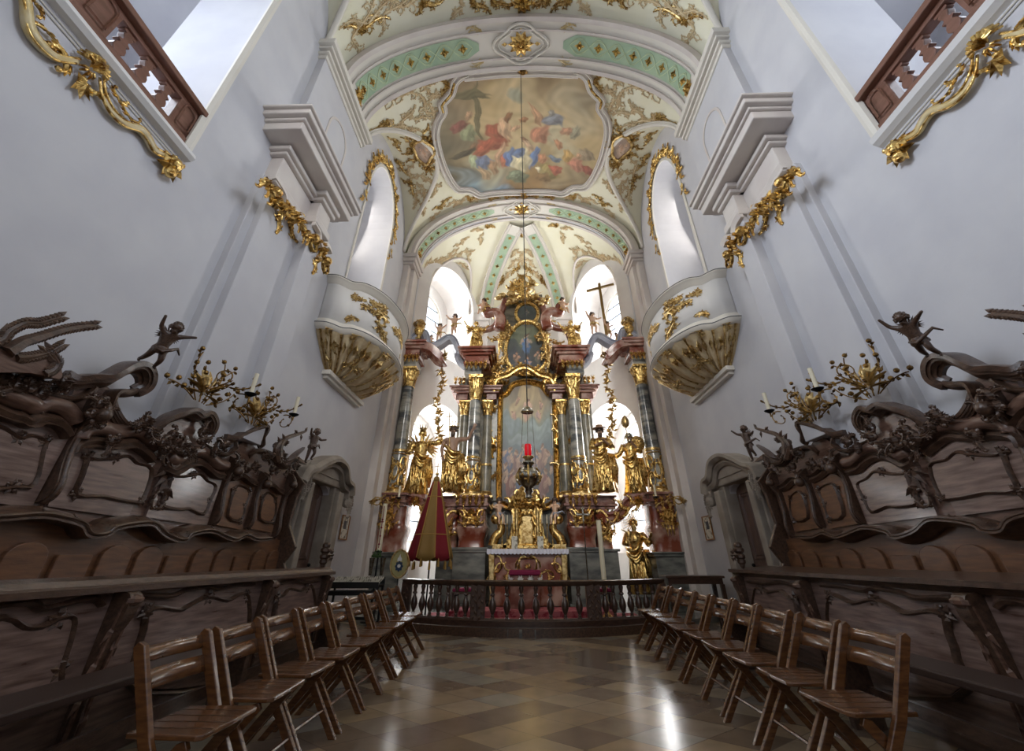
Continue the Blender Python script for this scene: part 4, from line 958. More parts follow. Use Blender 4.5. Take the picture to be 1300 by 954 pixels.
# ---- folding chairs
def make_chair():
    """wooden folding chair facing +x, centre of the seat at the origin"""
    t = thing('folding_chair', 'x', 'chair', (0, 0, 0), 'wooden folding chairs in two rows')
    for sy in (-1, 1):
        y = sy * .205
        m = MB(); m.bar((.21, y, 0), (-.215, y, .775), .03, .055, V((0, 1, 0))); m = MB()
        m.prism([(.235, 0), (.29, 0), (-.02, .44), (-.2, .78), (-.235, .795), (-.255, .77), (-.07, .42)], [], lambda u, v, w: V((u, y - .014 + w * 1, v)), .028); m.build('front_leg', 'chairwood', t, bev=.004)
        y2 = sy * .172
        m = MB(); m.prism([(-.27, 0), (-.22, 0), (.14, .4), (.12, .43), (.08, .42)], [], lambda u, v, w: V((u, y2 - .012 + w, v)), .024); m.build('rear_leg', 'chairwood', t, bev=.004)
    m = MB(); m.grid(lambda i, j: V((-.17 + .36 * i, (j - .5) * .4 * (1.04 if i > .5 else 1), .445 + .012 * sin(pi * i) * -1)), 6, 4); m2 = MB()
    m2.prism([(-.17, -.185), (.17, -.2), (.2, -.18), (.205, 0), (.2, .18), (.17, .2), (-.17, .185)], [], lambda u, v, w: V((u, v, .455 - w)), .022)
    st = m2.build('seat', 'chairwood', t, bev=.006)
    m = MB()
    for k in range(1, 5): y = -.2 + .08 * k; m.box(-.165, .19, y - .002, y + .002, .4555, .4565)
    m.build('seat_joint', 'walnut_dark', st)
    for z, hh in ((.735, .06), (.635, .075)):
        def slat(i, j, z=z, hh=hh): u = (i - .5) * .38; return V((-.205 - (z - .7) * -.5 * -1 - (j - .5) * hh * .5 - .022 * cos(i * pi - pi / 2), u, z + (j - .5) * hh))
        m = MB(); m.grid(slat, 10, 2); m.build('back_slat', 'chairwood', t, smooth=True, solid=.014)
    m = MB(); m.tube([(.155, -.19, .16), (.155, .19, .16)], .011, 6); m.build('front_rung', 'chairwood', t)
    m = MB(); m.bar((-.14, -.17, .15), (-.14, .17, .15), .02, .03); m.build('rear_rung', 'chairwood', t, bev=.003)
    return t
ch0 = make_chair(); first = True
NTH = ['nearest the camera', 'second from the camera', 'third from the camera', 'fourth from the camera', 'fifth, in the middle of its row', 'fourth from the altar end', 'third from the altar end', 'second from the altar end', 'closest to the communion rail']
for s, x, y0, dy in ((-1, -1.74, 2.6, .54), (1, 1.76, 2.98, .562)):
    for k in range(9):
        c = ch0 if first else copy_tree(ch0); first = False
        c.location = (x + (.02 * k if s > 0 else -.008 * k) + .012 * sin(k * 2.1), y0 + dy * k, 0); c.rotation_euler = (0, 0, (0 if s < 0 else pi) + .03 * sin(k * 3.3 + s)); c.scale = (1, 1.08, 1)
        c['label'] = 'brown slatted folding chair in the %s row, %s' % (SD[s], NTH[k])

# ---- communion rail on its step
def crv(x): return 8.42 + .13 * x * x
def cline(x0, x1, z, n=24, dy=0): return [V((x0 + (x1 - x0) * i / n, crv(x0 + (x1 - x0) * i / n) + dy, z)) for i in range(n + 1)]
XL, XR = -2.42, 2.62
m = MB(); pl = [(p.x, p.y - .3) for p in cline(XL - .25, XR + .25, 0)] + [(4.0, 10.2), (4.0, 13.0), (-4.0, 13.0), (-4.0, 10.2)]
m.prism(pl, [], lambda u, v, w: V((u, v, .12 - w)), .12); struct(m.build('floor_sanctuary_step', 'greymarble_dark'), 'curved stone step of the sanctuary')
m = MB(); m.sweep([p + V((0, -.27, .0)) for p in cline(XL - .2, XR + .2, .1)], [(-.03, -.1), (-.05, -.02), (-.05, .03), (.03, .03), (.03, -.1)], V((0, 0, 1))); trim(m, 'walnut_dark', 'dark nosing of the curved sanctuary step', smooth=30)
t = thing('communion_rail', 'curved dark wooden communion rail with turned balusters before the altar', 'altar rail', (.1, 8.5, .12))
m = MB(); m.sweep(cline(XL, XR, .78), [(-.1, -.02), (-.11, .015), (-.08, .03), (.08, .03), (.11, .015), (.1, -.02), (.06, -.06), (-.06, -.06)], V((0, 0, 1))); m.build('handrail', 'railwood', t, smooth=30)
m = MB(); m.sweep(cline(XL, XR, .2), [(-.08, -.08), (-.08, .0), (-.05, .03), (.05, .03), (.08, 0), (.08, -.08)], V((0, 0, 1))); m.build('base_rail', 'railwood', t, smooth=30)
posts = [XL + .03, -.98, 1.22, XR - .03, -.86, 1.1]
for x in posts:
    m = MB(); y = crv(x); w_ = .07 if abs(x) < 2 else .09; m.box(x - w_, x + w_, y - .07, y + .07, .2, .76); o = m.build('post', 'railwood', t, bev=.01)
    m = MB(); 
    for k in range(6): leaf(m, chart((x, y - .07, 0), (1, 0, 0), (0, 0, 1), (0, -1, 0)), 0, .68 - .08 * k, -pi / 2 + (-1) ** k * .5, .1, .025, .02)
    m.build('post_carving', 'walnut_dark', o, norm=False)
bp = [(.035, 0), (.035, .03), (.02, .05), (.026, .07), (.018, .09), (.03, .12), (.048, .18), (.05, .22), (.04, .28), (.022, .33), (.018, .36), (.034, .375), (.034, .39), (.02, .41), (.026, .45), (.036, .49), (.024, .52), (.038, .54), (.038, .56)]
for a, b, k in ((XL + .14, -1.06, 7), (-.78, 1.02, 7), (1.3, XR - .14, 7)):
    for i in range(k):
        x = a + (b - a) * (i + .5) / k; m = MB(); m.lathe([(r * 1.3, z) for r, z in bp], (x, crv(x), .2), 10); m.build('baluster', 'railwood', t, smooth=50)
# carpet and sanctuary steps
m = MB(); m.box(-2.1, 2.25, 9.25, 10.3, .12, .14); m.box(-1.6, 1.7, 9.5, 10.35, .14, .24); tag(m.build('carpet', 'carpet'), 'red and pink flowered carpet on the sanctuary floor behind the rail', 'carpet')
# ------------------------------------------------------------------ FIGURES
def skin_body(name, J, E, m, parent=None, sub=1, loc=None):
    """J: {joint:(x,y,z,r)}, E: [(a,b)]; one continuous skinned surface"""
    ks = list(J); me = bpy.data.meshes.new(name); me.from_pydata([J[k][:3] for k in ks], [(ks.index(a), ks.index(b)) for a, b in E], [])
    o = bpy.data.objects.new(name, me); COL.objects.link(o)
    md = o.modifiers.new('skin', 'SKIN'); md.use_smooth_shade = True
    for i, k in enumerate(ks): me.skin_vertices[0].data[i].radius = (J[k][3], J[k][3]); me.skin_vertices[0].data[i].use_root = (k == 'pel')
    sb = o.modifiers.new('s', 'SUBSURF'); sb.levels = sub; sb.render_levels = sub
    dg = bpy.context.evaluated_depsgraph_get(); dg.update(); m2 = bpy.data.meshes.new_from_object(o.evaluated_get(dg))
    bpy.data.objects.remove(o); o = bpy.data.objects.new(name, m2); COL.objects.link(o); m2.materials.clear(); m2.materials.append(M[m])
    m2.polygons.foreach_set('use_smooth', [True] * len(m2.polygons)); m2.name = name
    if parent is not None: o.parent = parent
    return o
def skeleton(H=1.7, armR=None, armL=None, legR=None, legL=None, head=(0, 0), lean=0, chub=1.0, fingers=True, hk=1.0):
    """standing figure facing -y; arms given as (elbow, wrist) offsets from the shoulder in units of H"""
    h = H; J = {}; E = []
    def j(k, x, y, z, r): J[k] = (x * h, y * h, z * h, r * h * chub)
    j('pel', 0, 0, .52, .075); j('wst', lean * .5, 0, .61, .066); j('chs', lean, 0, .72, .085); j('nek', lean + head[0] * .3, -.01, .83, .032); j('hd0', lean + head[0] * .6, -.015 + head[1] * .5, .875, .046 * hk); j('hd1', lean + head[0], -.012 + head[1], .945, .05 * hk)
    j('nose', lean + head[0] * .9, -.066 + head[1], .905, .012)
    E += [('pel', 'wst'), ('wst', 'chs'), ('chs', 'nek'), ('nek', 'hd0'), ('hd0', 'hd1'), ('hd0', 'nose')]
    for sd, arm in ((-1, armR or ((-.05, 0, -.17), (-.03, -.05, -.32))), (1, armL or ((.05, 0, -.17), (.03, -.05, -.32)))):
        t = 'R' if sd < 0 else 'L'; sx, sy, sz = lean + sd * .11, 0, .80
        e, w_ = arm; j('sh' + t, sx, sy, sz, .042); j('el' + t, sx + e[0], sy + e[1], sz + e[2], .029); j('wr' + t, sx + w_[0], sy + w_[1], sz + w_[2], .02)
        d = V(w_) - V(e); d.normalize(); up = V((0, 0, 1)) if abs(d.z) < .8 else V((0, -1, 0)); sdv = d.cross(up).normalized(); c = V((sx + w_[0], sy + w_[1], sz + w_[2])); hp = c + d * .045
        j('ha' + t, *hp, .021); E += [('chs', 'sh' + t), ('sh' + t, 'el' + t), ('el' + t, 'wr' + t), ('wr' + t, 'ha' + t)]
        if fingers:
            for q, (o_, L) in enumerate(((-.021, .03), (-.007, .038), (.007, .036), (.02, .028))):
                a = hp + d * .02 + sdv * o_; b = a + d * L - up * .008; j('f%d%s' % (q, t), *a, .0075); j('g%d%s' % (q, t), *b, .005); E += [('ha' + t, 'f%d%s' % (q, t)), ('f%d%s' % (q, t), 'g%d%s' % (q, t))]
            a = c + d * .02 + sdv * .028; b = a + d * .02 + sdv * .014; j('t' + t, *a, .008); j('u' + t, *b, .0055); E += [('wr' + t, 't' + t), ('t' + t, 'u' + t)]
    for sd, leg in ((-1, legR or ((-.01, -.01, -.26), (-.01, .01, -.48))), (1, legL or ((.02, -.03, -.26), (.02, .0, -.48)))):
        t = 'R' if sd < 0 else 'L'; sx, sz = sd * .055, .50; k, a = leg
        j('hp' + t, sx, 0, sz, .056); j('kn' + t, sx + k[0], k[1], sz + k[2], .038); j('an' + t, sx + a[0], a[1], sz + a[2], .023); j('to' + t, sx + a[0] + sd * .012, a[1] - .08, sz + a[2] - .012, .018)
        E += [('pel', 'hp' + t), ('hp' + t, 'kn' + t), ('kn' + t, 'an' + t), ('an' + t, 'to' + t)]
    return J, E
def place(o, loc, rz, sc_=1): o.location = loc; o.rotation_euler = (0, 0, rz); o.scale = (sc_,) * 3
def loft_secs(m, secs, n=28, folds=7, amp=.1, tw=1.5, ph=0):
    """secs: (z,cx,cy,rx,ry,foldscale)"""
    P = smoothline([V((s_[0], s_[1], s_[2])) for s_ in secs], 3); R_ = smoothline([V((s_[3], s_[4], s_[5])) for s_ in secs], 3); o = len(m.v); k = len(P)
    for i in range(k):
        for a_ in range(n):
            a = 2 * pi * a_ / n; q = 1 + amp * R_[i][2] * (sin(folds * a + tw * i / k * 3 + ph) + .5 * sin((folds + 4) * a - tw * i / k * 4))
            m.v.append((P[i][1] + R_[i][0] * q * cos(a), P[i][2] + R_[i][1] * q * sin(a), P[i][0]))
    for i in range(k - 1):
        for a_ in range(n): a = o + i * n + a_; b = o + i * n + (a_ + 1) % n; m.f.append((a, b, b + n, a + n))
    m.f.append(tuple(o + a for a in range(n))); m.f.append(tuple(o + (k - 1) * n + a for a in range(n)))
    return m
def lbuild(mb, name, m, parent, smooth=True):
    """child in the parent's local space"""
    me = bpy.data.meshes.new(name); me.from_pydata([tuple(p) for p in mb.v], [], mb.f); bm = bmesh.new(); bm.from_mesh(me); bmesh.ops.recalc_face_normals(bm, faces=bm.faces); bm.to_mesh(me); bm.free()
    me.materials.append(M[m]); me.polygons.foreach_set('use_smooth', [smooth] * len(me.polygons)); o = bpy.data.objects.new(name, me); COL.objects.link(o); o.parent = parent; return o
def hair_mesh(H, hd, style='curly', q=None):
    m = MB(); c = V(hd); r = .058 * H; q = q or random.Random(5)
    m.ell((c.x, c.y + .012 * H, c.z + .008 * H), (r * 1.0, r * 1.05, r * 1.0), 12, 8)
    for k in range(26):
        a = q.uniform(-.6, pi + .6); b = q.uniform(-.5, 1.4); m.ell((c.x + r * cos(a) * cos(b), c.y + .01 * H + r * sin(a) * cos(b), c.z + r * sin(b)), r * .32, 5, 4)
    if style == 'long':
        for k in range(9): a = pi * k / 8; m.tube([(c.x + r * cos(a), c.y + r * sin(a) * .8, c.z), (c.x + r * 1.15 * cos(a), c.y + r * sin(a), c.z - r * 1.2), (c.x + r * cos(a) * 1.1, c.y + r * sin(a), c.z - r * 2.2)], [r * .3, r * .28, r * .1], 5)
    return m
def statue(name, label, loc, rz, H, armR, armL, bodym='gold', robem='gold', hairm='gold', hair='curly', robe='full', group=None, cat='statue', head=(0, 0), beard=False, lean=0.01, folds=7, wings=False, halfcloth=False):
    t = thing(name, label, cat, loc, group); t.rotation_euler = (0, 0, rz)
    J, E = skeleton(H, armR, armL, head=head, lean=lean); b = skin_body('body', J, E, bodym, t)
    hd = V(J['hd1'][:3]); h = H
    lbuild(hair_mesh(H, hd, hair), 'hair', hairm, t)
    for sx in (-1, 1): f = MB(); f.ell((hd.x + sx * .02 * h, hd.y - .045 * h, hd.z - .012 * h), (.009 * h, .006 * h, .006 * h), 6, 4); lbuild(f, 'eye', hairm, b)
    f = MB(); f.ell((hd.x, hd.y - .045 * h, hd.z - .055 * h), (.014 * h, .008 * h, .005 * h), 6, 4); lbuild(f, 'mouth', hairm, b)
    if beard: m = MB(); m.ell((hd.x, hd.y - .035 * h, hd.z - .08 * h), (.035 * h, .028 * h, .05 * h), 8, 6); lbuild(m, 'beard', hairm, t)
    m = MB(); l = lean * h
    if robe == 'full':
        loft_secs(m, [(.0, 0, .01 * h, .17 * h, .13 * h, 1.6), (.12 * h, .01, 0, .155 * h, .12 * h, 1.4), (.3 * h, .01, -.005, .14 * h, .115 * h, 1.1), (.5 * h, 0, 0, .115 * h, .1 * h, .8), (.62 * h, l * .5, 0, .092 * h, .08 * h, .5), (.74 * h, l, 0, .112 * h, .09 * h, .5), (.81 * h, l, 0, .085 * h, .06 * h, .2), (.835 * h, l, 0, .04 * h, .035 * h, .1)], folds=folds)
    elif robe == 'waist':
        loft_secs(m, [(.02, .05 * h, .02 * h, .13 * h, .11 * h, 1.6), (.16 * h, .03 * h, 0, .13 * h, .11 * h, 1.4), (.32 * h, .01, 0, .13 * h, .11 * h, 1.2), (.48 * h, 0, 0, .12 * h, .105 * h, .9), (.575 * h, l * .3, 0, .098 * h, .09 * h, .5), (.6 * h, l * .4, 0, .07 * h, .065 * h, .3)], folds=folds)
    elif robe == 'loin':
        loft_secs(m, [(.4 * h, 0, 0, .105 * h, .09 * h, 1), (.5 * h, 0, 0, .11 * h, .095 * h, .8), (.57 * h, 0, 0, .09 * h, .08 * h, .4)], folds=6)
    rb = lbuild(m, 'robe', robem, t)
    if robe != 'loin':   # mantle: swirling swags and sleeves
        m = MB()
        q = random.Random(int(abs(loc[0]) * 100)); fl = 1 if loc[0] < 0 else -1
        for k, (za, zb_) in enumerate(((.7, .56), (.62, .5), (.56, .47), (.5, .46))):
            za *= h; zb_ *= h; w_ = q.uniform(.8, 1.2); m.tube(smoothline([V((-fl * (.12 - .01 * k) * h, -.03 * h, za)), V((-fl * .06 * h, -.1 * h, za * .6 + zb_ * .4)), V((fl * .03 * h, -.125 * h, zb_ - .02 * h * k)), V((fl * .11 * h, -.09 * h, zb_ + .01 * h)), V((fl * .145 * h, 0, zb_ + .05 * h))], 3), [.01 * h * w_ + .02 * h * w_ * sin(pi * i / 12) for i in range(13)], 6)
        for k in range(8): x = (-.1 + .028 * k) * h; z_ = (.5 - .02 * abs(k - 3)) * h; b_ = q.uniform(-.03, .03) * h; m.tube(smoothline([V((x, -.09 * h, z_)), V((x + b_, -.12 * h, z_ * .66)), V((x - b_ + .01 * h, -.13 * h, z_ * .33)), V((x + b_ * .5, -.12 * h, .02 * h))], 3), [.008 * h + .012 * h * sin(pi * i / 9) for i in range(10)], 5)
        for k in range(5): x = (.1 + .022 * k) * h; m.tube([(x, -.03 * h + .02 * h * k, .58 * h), (x + .03 * h, -.04 * h + .02 * h * k, .35 * h), (x + .01 * h, -.02 * h + .025 * h * k, .12 * h)], [.014 * h, .026 * h, .012 * h], 6)
        lbuild(m, 'mantle', robem, t)
        if robe == 'full':
            for sd in 'RL':
                a, e, w_ = (V(J[k + sd][:3]) for k in ('sh', 'el', 'wr')); m = MB(); m.tube([a, a + (e - a) * .5, e, e + (w_ - e) * .45, e + (w_ - e) * .6], [.045 * h, .048 * h, .046 * h, .055 * h, .03 * h], 9); lbuild(m, 'sleeve', robem, t)
    if wings: add_wings(t, h * .72, 'goldleaf', 1.0)
    return t, J, hd
def add_wings(t, h, m, z=.76):
    for sx in (-1, 1):
        mb = MB()
        for k in range(8):
            a = rad(70 - 16 * k); L = (.42 - .02 * k) * h; p0 = V((sx * (.04 + .012 * k) * h, .07 * h, z * h)); d = V((sx * cos(a), .25, sin(a)))
            e = p0 + d * L; mid = p0 + d * L * .55 + V((0, -.01 * h, .02 * h)); w_ = V((0, 0, 1)).cross(d).normalized() * .01 * h; n_ = d.cross(V((0, 1, 0))).normalized() * .03 * h
            o = len(mb.v); mb.v += [tuple(p0 - w_), tuple(mid + n_), tuple(e), tuple(mid - n_), tuple(p0 + w_)]; mb.f += [(o, o + 1, o + 2), (o, o + 2, o + 3), (o, o + 3, o + 4)]
        o = lbuild(mb, 'wing', m, t, False); sd = o.modifiers.new('s', 'SOLIDIFY'); sd.thickness = .012 * h
PUTTO = {}
def putto(label, loc, rz, H, pose=0, bm='skin', cm='gold', wings=True, group=None, tilt=0, name='cherub', cat='cherub figure'):
    key = (pose, bm, cm, wings)
    if key in PUTTO:
        t = copy_tree(PUTTO[key]); t['label'] = label
        if group: t['group'] = group
        elif 'group' in t: del t['group']
    else:
        t = thing(name, label, cat, (0, 0, 0), group)
        P = [(((-.12, -.05, .04), (-.2, -.12, .16)), ((.12, -.02, -.06), (.22, -.08, -.02)), None, ((.03, -.1, -.18), (.04, .02, -.36))),
             (((-.1, -.08, -.1), (-.05, -.18, -.12)), ((.1, -.08, -.1), (.05, -.18, -.1)), ((-.02, -.2, -.08), (-.02, -.2, -.3)), ((.02, -.2, -.06), (.04, -.22, -.3))),
             (((-.1, 0, .08), (-.14, -.03, .25)), ((.1, -.04, .06), (.2, -.1, .12)), ((-.03, .06, -.2), (-.05, .2, -.32)), ((.03, -.1, -.18), (.05, .04, -.34)))][pose]
        J, E = skeleton(1.0, P[0], P[1], P[2], P[3], head=(.01, -.02), chub=1.35, fingers=False, hk=1.35); b = skin_body('body', J, E, bm, t); hd = V(J['hd1'][:3])
        m = hair_mesh(1.6, hd + V((0, .03, .01)), 'curly'); lbuild(m, 'hair', 'hairdark' if bm != 'gold' and bm != 'walnut_dark' else bm, t)
        m = MB(); loft_secs(m, [(.42, 0, 0, .12, .1, 1), (.5, 0, 0, .125, .115, .8), (.57, 0, 0, .1, .09, .3)], folds=5); m.tube([(-.12, -.03, .52), (0, -.13, .48), (.12, -.05, .54), (.25, .05, .6), (.34, .06, .5)], [.02, .035, .035, .03, .012], 6); lbuild(m, 'drapery', cm, t)
        if wings: add_wings(t, .5, cm, 1.5)
        PUTTO[key] = t
    t.location = loc; t.rotation_euler = (tilt, 0, rz); t.scale = (H,) * 3
    return t
# ------------------------------------------------------------------ HIGH ALTAR
XA = .0
def Zy(py, Y, px=669): return aY(px, py, Y).z
def stack(m, x0, x1, y0, y1, sl, yb=True):
    for z0, z1, e in sl: m.box(x0 - e, x1 + e, y0 - e, y1 + (e if yb else 0), z0, z1)
    return m
def front(Y, x=0, z=0): return chart((x, Y, z), (1, 0, 0), (0, 0, 1), (0, -1, 0))
def capital(t, c, r, h, m='gold', name='capital'):
    g = MB(); g.lathe([(r * .95, 0), (r * 1.05, h * .03), (r * .95, h * .08), (r * .98, h * .5), (r * 1.15, h * .8), (r * 1.3, h * .86)], c, 14)
    for row, (z, n, L) in enumerate(((.05, 8, .5), (.3, 8, .55), (.5, 8, .4))):
        for k in range(n):
            a = 2 * pi * (k + .5 * row) / n; ra = r * (1.02 + .08 * row); fr = chart((c[0] + ra * cos(a), c[1] + ra * sin(a), c[2] + z * h), (-sin(a), cos(a), 0), (0, 0, 1), (cos(a), sin(a), 0))
            vs = [fr(-r * .25, 0, 0), fr(-r * .32, L * h * .6, r * .1), fr(0, L * h, r * .42), fr(r * .32, L * h * .6, r * .1), fr(r * .25, 0, 0), fr(0, L * h * .6, r * .22)]
            g.add(vs, [(0, 1, 5), (1, 2, 5), (2, 3, 5), (3, 4, 5), (4, 0, 5), (0, 4, 3, 2, 1)])
    for k in range(4):
        a = pi / 4 + pi / 2 * k; p = V((c[0] + r * 1.45 * cos(a), c[1] + r * 1.45 * sin(a), c[2] + h * .78)); g.ell(p, (r * .33, r * .33, r * .36), 8, 6); g.ell(p + V((0, 0, -r * .3)), (r * .16,) * 3, 6, 4)
        g.tube([V((c[0] + r * cos(a), c[1] + r * sin(a), c[2] + h * .5)), V((c[0] + r * 1.3 * cos(a), c[1] + r * 1.3 * sin(a), c[2] + h * .72)), p], [r * .1, r * .16, r * .1], 5)
    for k in range(4): a = pi / 2 * k; rosette(g, chart((c[0] + r * 1.25 * cos(a), c[1] + r * 1.25 * sin(a), c[2] + h * .88), (-sin(a), cos(a), 0), (0, 0, 1), (cos(a), sin(a), 0)), 0, 0, r * .35, 5, r * .2)
    g.box(c[0] - r * 1.35, c[0] + r * 1.35, c[1] - r * 1.35, c[1] + r * 1.35, c[2] + h * .88, c[2] + h); g.build(name, m, t, norm=False)
def column(t, x, y, z0, z1, r, ch, cart=True, mt='greymarble', n=24):
    """shaft from z0 to z1 (capital on top, height ch); lower third bulges under gilding"""
    H = z1 - z0
    m = MB(); m.lathe([(r * 1.05, .12), (r * 1.04, H * .33), (r * 1.0, H * .36), (r * .97, H * .6), (r * .86, H)], (x, y, z0), n); sh = m.build('shaft', mt, t, smooth=50)
    m = MB(); m.lathe([(r * 1.4, 0), (r * 1.4, .03), (r * 1.22, .045), (r * 1.2, .06), (r * 1.3, .08), (r * 1.12, .11), (r * 1.06, .13)], (x, y, z0), n); m.box(x - r * 1.45, x + r * 1.45, y - r * 1.45, y + r * 1.45, z0 - .05, z0 + .005); m.build('base', 'goldleaf', t, smooth=50)
    m = MB(); m.lathe([(r * 1.0, H * .345), (r * 1.13, H * .35), (r * 1.13, H * .37), (r * 1.0, H * .375)], (x, y, z0), n); m.build('ring', 'goldleaf', t, smooth=50); m = MB(); m.lathe([(r * .86, H - .03), (r * .98, H - .02), (r * .98, H), (r * .86, H + .01)], (x, y, z0), n); m.build('ring', 'goldleaf', t, smooth=50)
    if cart:
        cyl = lambda u, v, h=0: V((x + (r * 1.05 + h) * sin(u / r), y - (r * 1.05 + h) * cos(u / r), z0 + v)); g = MB(); h3 = H * .34
        for u0 in (-r * .9, r * .9, 0, -r * 1.9, r * 1.9):
            zz = (h3 * .3, h3 * .72) if u0 else (h3 * .52,)
            for v0 in zz:
                lp = [cyl(u0 + r * .38 * cos(a), v0 + h3 * .17 * sin(a), .015) for a in [2 * pi * k / 18 for k in range(19)]]; g.tube(lp, .022, 5)
        for k in range(12): sprig(g, cyl, (-1.9 + .34 * k) * r, h3 * (.12 + .16 * (k % 5)), pi / 2 + (-1) ** k * .7, r * 1.3, (-1) ** k, .016, .09, 2)
        for v in (h3 * .06, h3 * .97): g.tube([cyl(r * a, v, .012) for a in [2 * pi * k / 20 for k in range(21)]], .016, 5)
        g.build('gilded_lattice', 'gold', sh, norm=False)
    capital(t, (x, y, z1), r * .86, ch)
def bombe(m, x0, x1, y0, y1, z0, z1, n=14, bulge=.2):
    """swelling marble block: narrow neck on top, belly low down"""
    xc, yc = (x0 + x1) / 2, (y0 + y1) / 2; hx, hy = (x1 - x0) / 2, (y1 - y0) / 2; o = len(m.v); K = 32
    for j in range(n + 1):
        v = j / n; q = 1 + bulge * sin(pi * min(1, (1 - v) * 1.25)) * (1.4 if v < .6 else 1) - .10 * sin(pi * v) * (1 if v > .55 else 0); q *= .93 + .07 * (abs(v - .5) * 2) ** 3
        for k in range(K):
            a = 2 * pi * k / K; c, s_ = cos(a), sin(a); e = .35; m.v.append((xc + hx * q * abs(c) ** e * (1 if c > 0 else -1), yc + hy * q * abs(s_) ** e * (1 if s_ > 0 else -1), z0 + (z1 - z0) * v))
    for j in range(n):
        for k in range(K): a = o + j * K + k; b = o + j * K + (k + 1) % K; m.f.append((a, b, b + K, a + K))
    m.f.append(tuple(o + k for k in range(K))); m.f.append(tuple(o + n * K + k for k in range(K))); return m
T = thing('high_altar_retable', 'towering marble and gold high altar retable with columns in the apse', 'altarpiece', (XA, 12, .12))
ALT = (('left', -1), ('right', 1))
Y1 = 11.0
for side, s in ALT:
    X = lambda px: XA + s * (XA - aY(px, 640, Y1).x)       # left-hand pixel column mirrored about the axis
    def bx(m, a, b, y0, y1, z0, z1): q = sorted((X(a), X(b))); m.box(q[0], q[1], y0, y1, z0, z1)
    def bs(m, a, b, y0, y1, sl): q = sorted((X(a), X(b))); stack(m, q[0], q[1], y0, y1, sl)
    zt = Zy(697, Y1); zl = Zy(640, Y1); zc = Zy(629, Y1)
    # inner pedestal
    m = MB(); bs(m, 579, 618, Y1, 12.4, [(.12, .24, .05), (.24, zt - .08, 0), (zt - .08, zt - .03, .04), (zt - .03, zt + .03, .07)]); bs(m, 557, 579, 11.25, 12.4, [(.12, .24, .03), (.24, zt - .06, 0), (zt - .06, zt, .05)])
    m.build('plinth', 'greymarble_dark', T, bev=.01)
    q = sorted((X(582), X(616))); m = MB(); bombe(m, q[0], q[1], Y1 + .08, 12.0, zt + .03, zl - .1); q2 = sorted((X(560), X(580))); bombe(m, q2[0], q2[1], 11.35, 12.1, zt, zl - .12); ped = m.build('pedestal', 'redmarble', T, smooth=50)
    m = MB(); bs(m, 582, 616, Y1 + .1, 12.2, [(zl - .12, zl - .05, .04), (zl - .05, zl + .02, .1), (zl + .02, zc - .04, .05), (zc - .04, zc + .01, .1)]); bs(m, 556, 582, 11.2, 12.2, [(zl - .12, zl - .05, .03), (zl - .05, zl + .02, .08), (zl + .02, zc - .04, .04), (zc - .04, zc + .01, .08)])
    m.build('ledge', 'redmarble_dark', T, bev=.012)
    g = MB(); f3 = front(Y1 - .06); xc = (X(582) + X(616)) / 2
    for k in range(6): sprig(g, f3, xc + (-1) ** k * .06, zl - .3 - .05 * (k // 2), pi / 2 + (-1) ** k * (.9 + .4 * (k // 2)), .42, (-1) ** k, .022, .1, 2)
    cscroll(g, f3, xc - .16, zl - .3, pi / 2, .5, 1, .03, 4, .1); cscroll(g, f3, xc + .16, zl - .3, pi / 2, .5, -1, .03, 4, .1); rosette(g, f3, xc, zl - .2, .12, 7, .08)
    g.build('gilded_cartouche', 'gold', ped, norm=False)
    g = MB(); f3 = front(11.2); xq = X(566)
    for k in range(8): sprig(g, f3, xq + (-1) ** k * .05, zt + .15 + .11 * k, pi / 2 + (-1) ** k * .8, .36, (-1) ** k, .025, .11, 2)
    cscroll(g, f3, xq, zt + .6, pi / 2, .9, s, .05, 6, .12); g.build('gilded_scroll', 'gold', ped, norm=False)
    # inner columns and backing
    zk = Zy(505, Y1); ztop = Zy(478, Y1)
    column(T, XA + s * (XA - aY(602, 545, Y1 + .3).x), Y1 + .3, zc + .05, Zy(508, Y1 + .3), .185, Zy(478, Y1 + .3) - Zy(508, Y1 + .3))
    Yb = 12.0; Xb = lambda px: XA + s * (XA - aY(px, 560, Yb).x)
    for px in (618, 588): column(T, Xb(px), Yb, zc + .1, Zy(527, Yb), .15, Zy(510, Yb) - Zy(527, Yb), cart=False, mt='greenmarble', n=16)
    m = MB(); q = sorted((Xb(577), Xb(636))); m.box(q[0], q[1], 12.25, 12.7, .12, Zy(480, 12.3)); m.box(q[0] + .1, q[1] - .1, 12.15, 12.3, zc, Zy(485, 12.3)); m.build('backing_wall', 'greenmarble', T, bev=.01)
    # entablature blocks
    z0 = Zy(478, 11.3)
    Xk = X; X = lambda px: XA + s * (XA - aY(px, 470, Y1 + .3).x); m = MB(); bs(m, 591, 612, 11.1, 12.2, [(z0, z0 + .3, 0)]); m.build('dado', 'greymarble', T, bev=.01)
    m = MB(); z1 = z0 + .3; bs(m, 592, 620, 11.05, 12.4, [(z1, z1 + .1, .06), (z1 + .1, z1 + .3, .02), (z1 + .3, z1 + .38, .1), (z1 + .38, z1 + .46, .17), (z1 + .46, z1 + .54, .24)]); m.build('main_cornice', 'redmarble', T, bev=.02); X = Xk
    m = MB(); zb = Zy(510, Yb)
    for a, b in ((572, 596), (612, 634)): q = sorted((Xb(a), Xb(b))); stack(m, q[0] + .1, q[1] - .1, 11.8, 12.5, [(zb, zb + .2, 0), (zb + .2, zb + .28, .08), (zb + .28, zb + .36, .15), (zb + .36, zb + .42, .2)])
    m.build('side_cornice', 'redmarble_dark', T, bev=.015)
    # outer pedestal, column, entablature
    Yo = 10.75; Xo = lambda px: XA + s * (XA - aY(px, 640, Yo).x); zt2, zl2 = Zy(701, Yo), Zy(637, Yo); xo0, xo1 = sorted((Xo(474), Xo(508)))
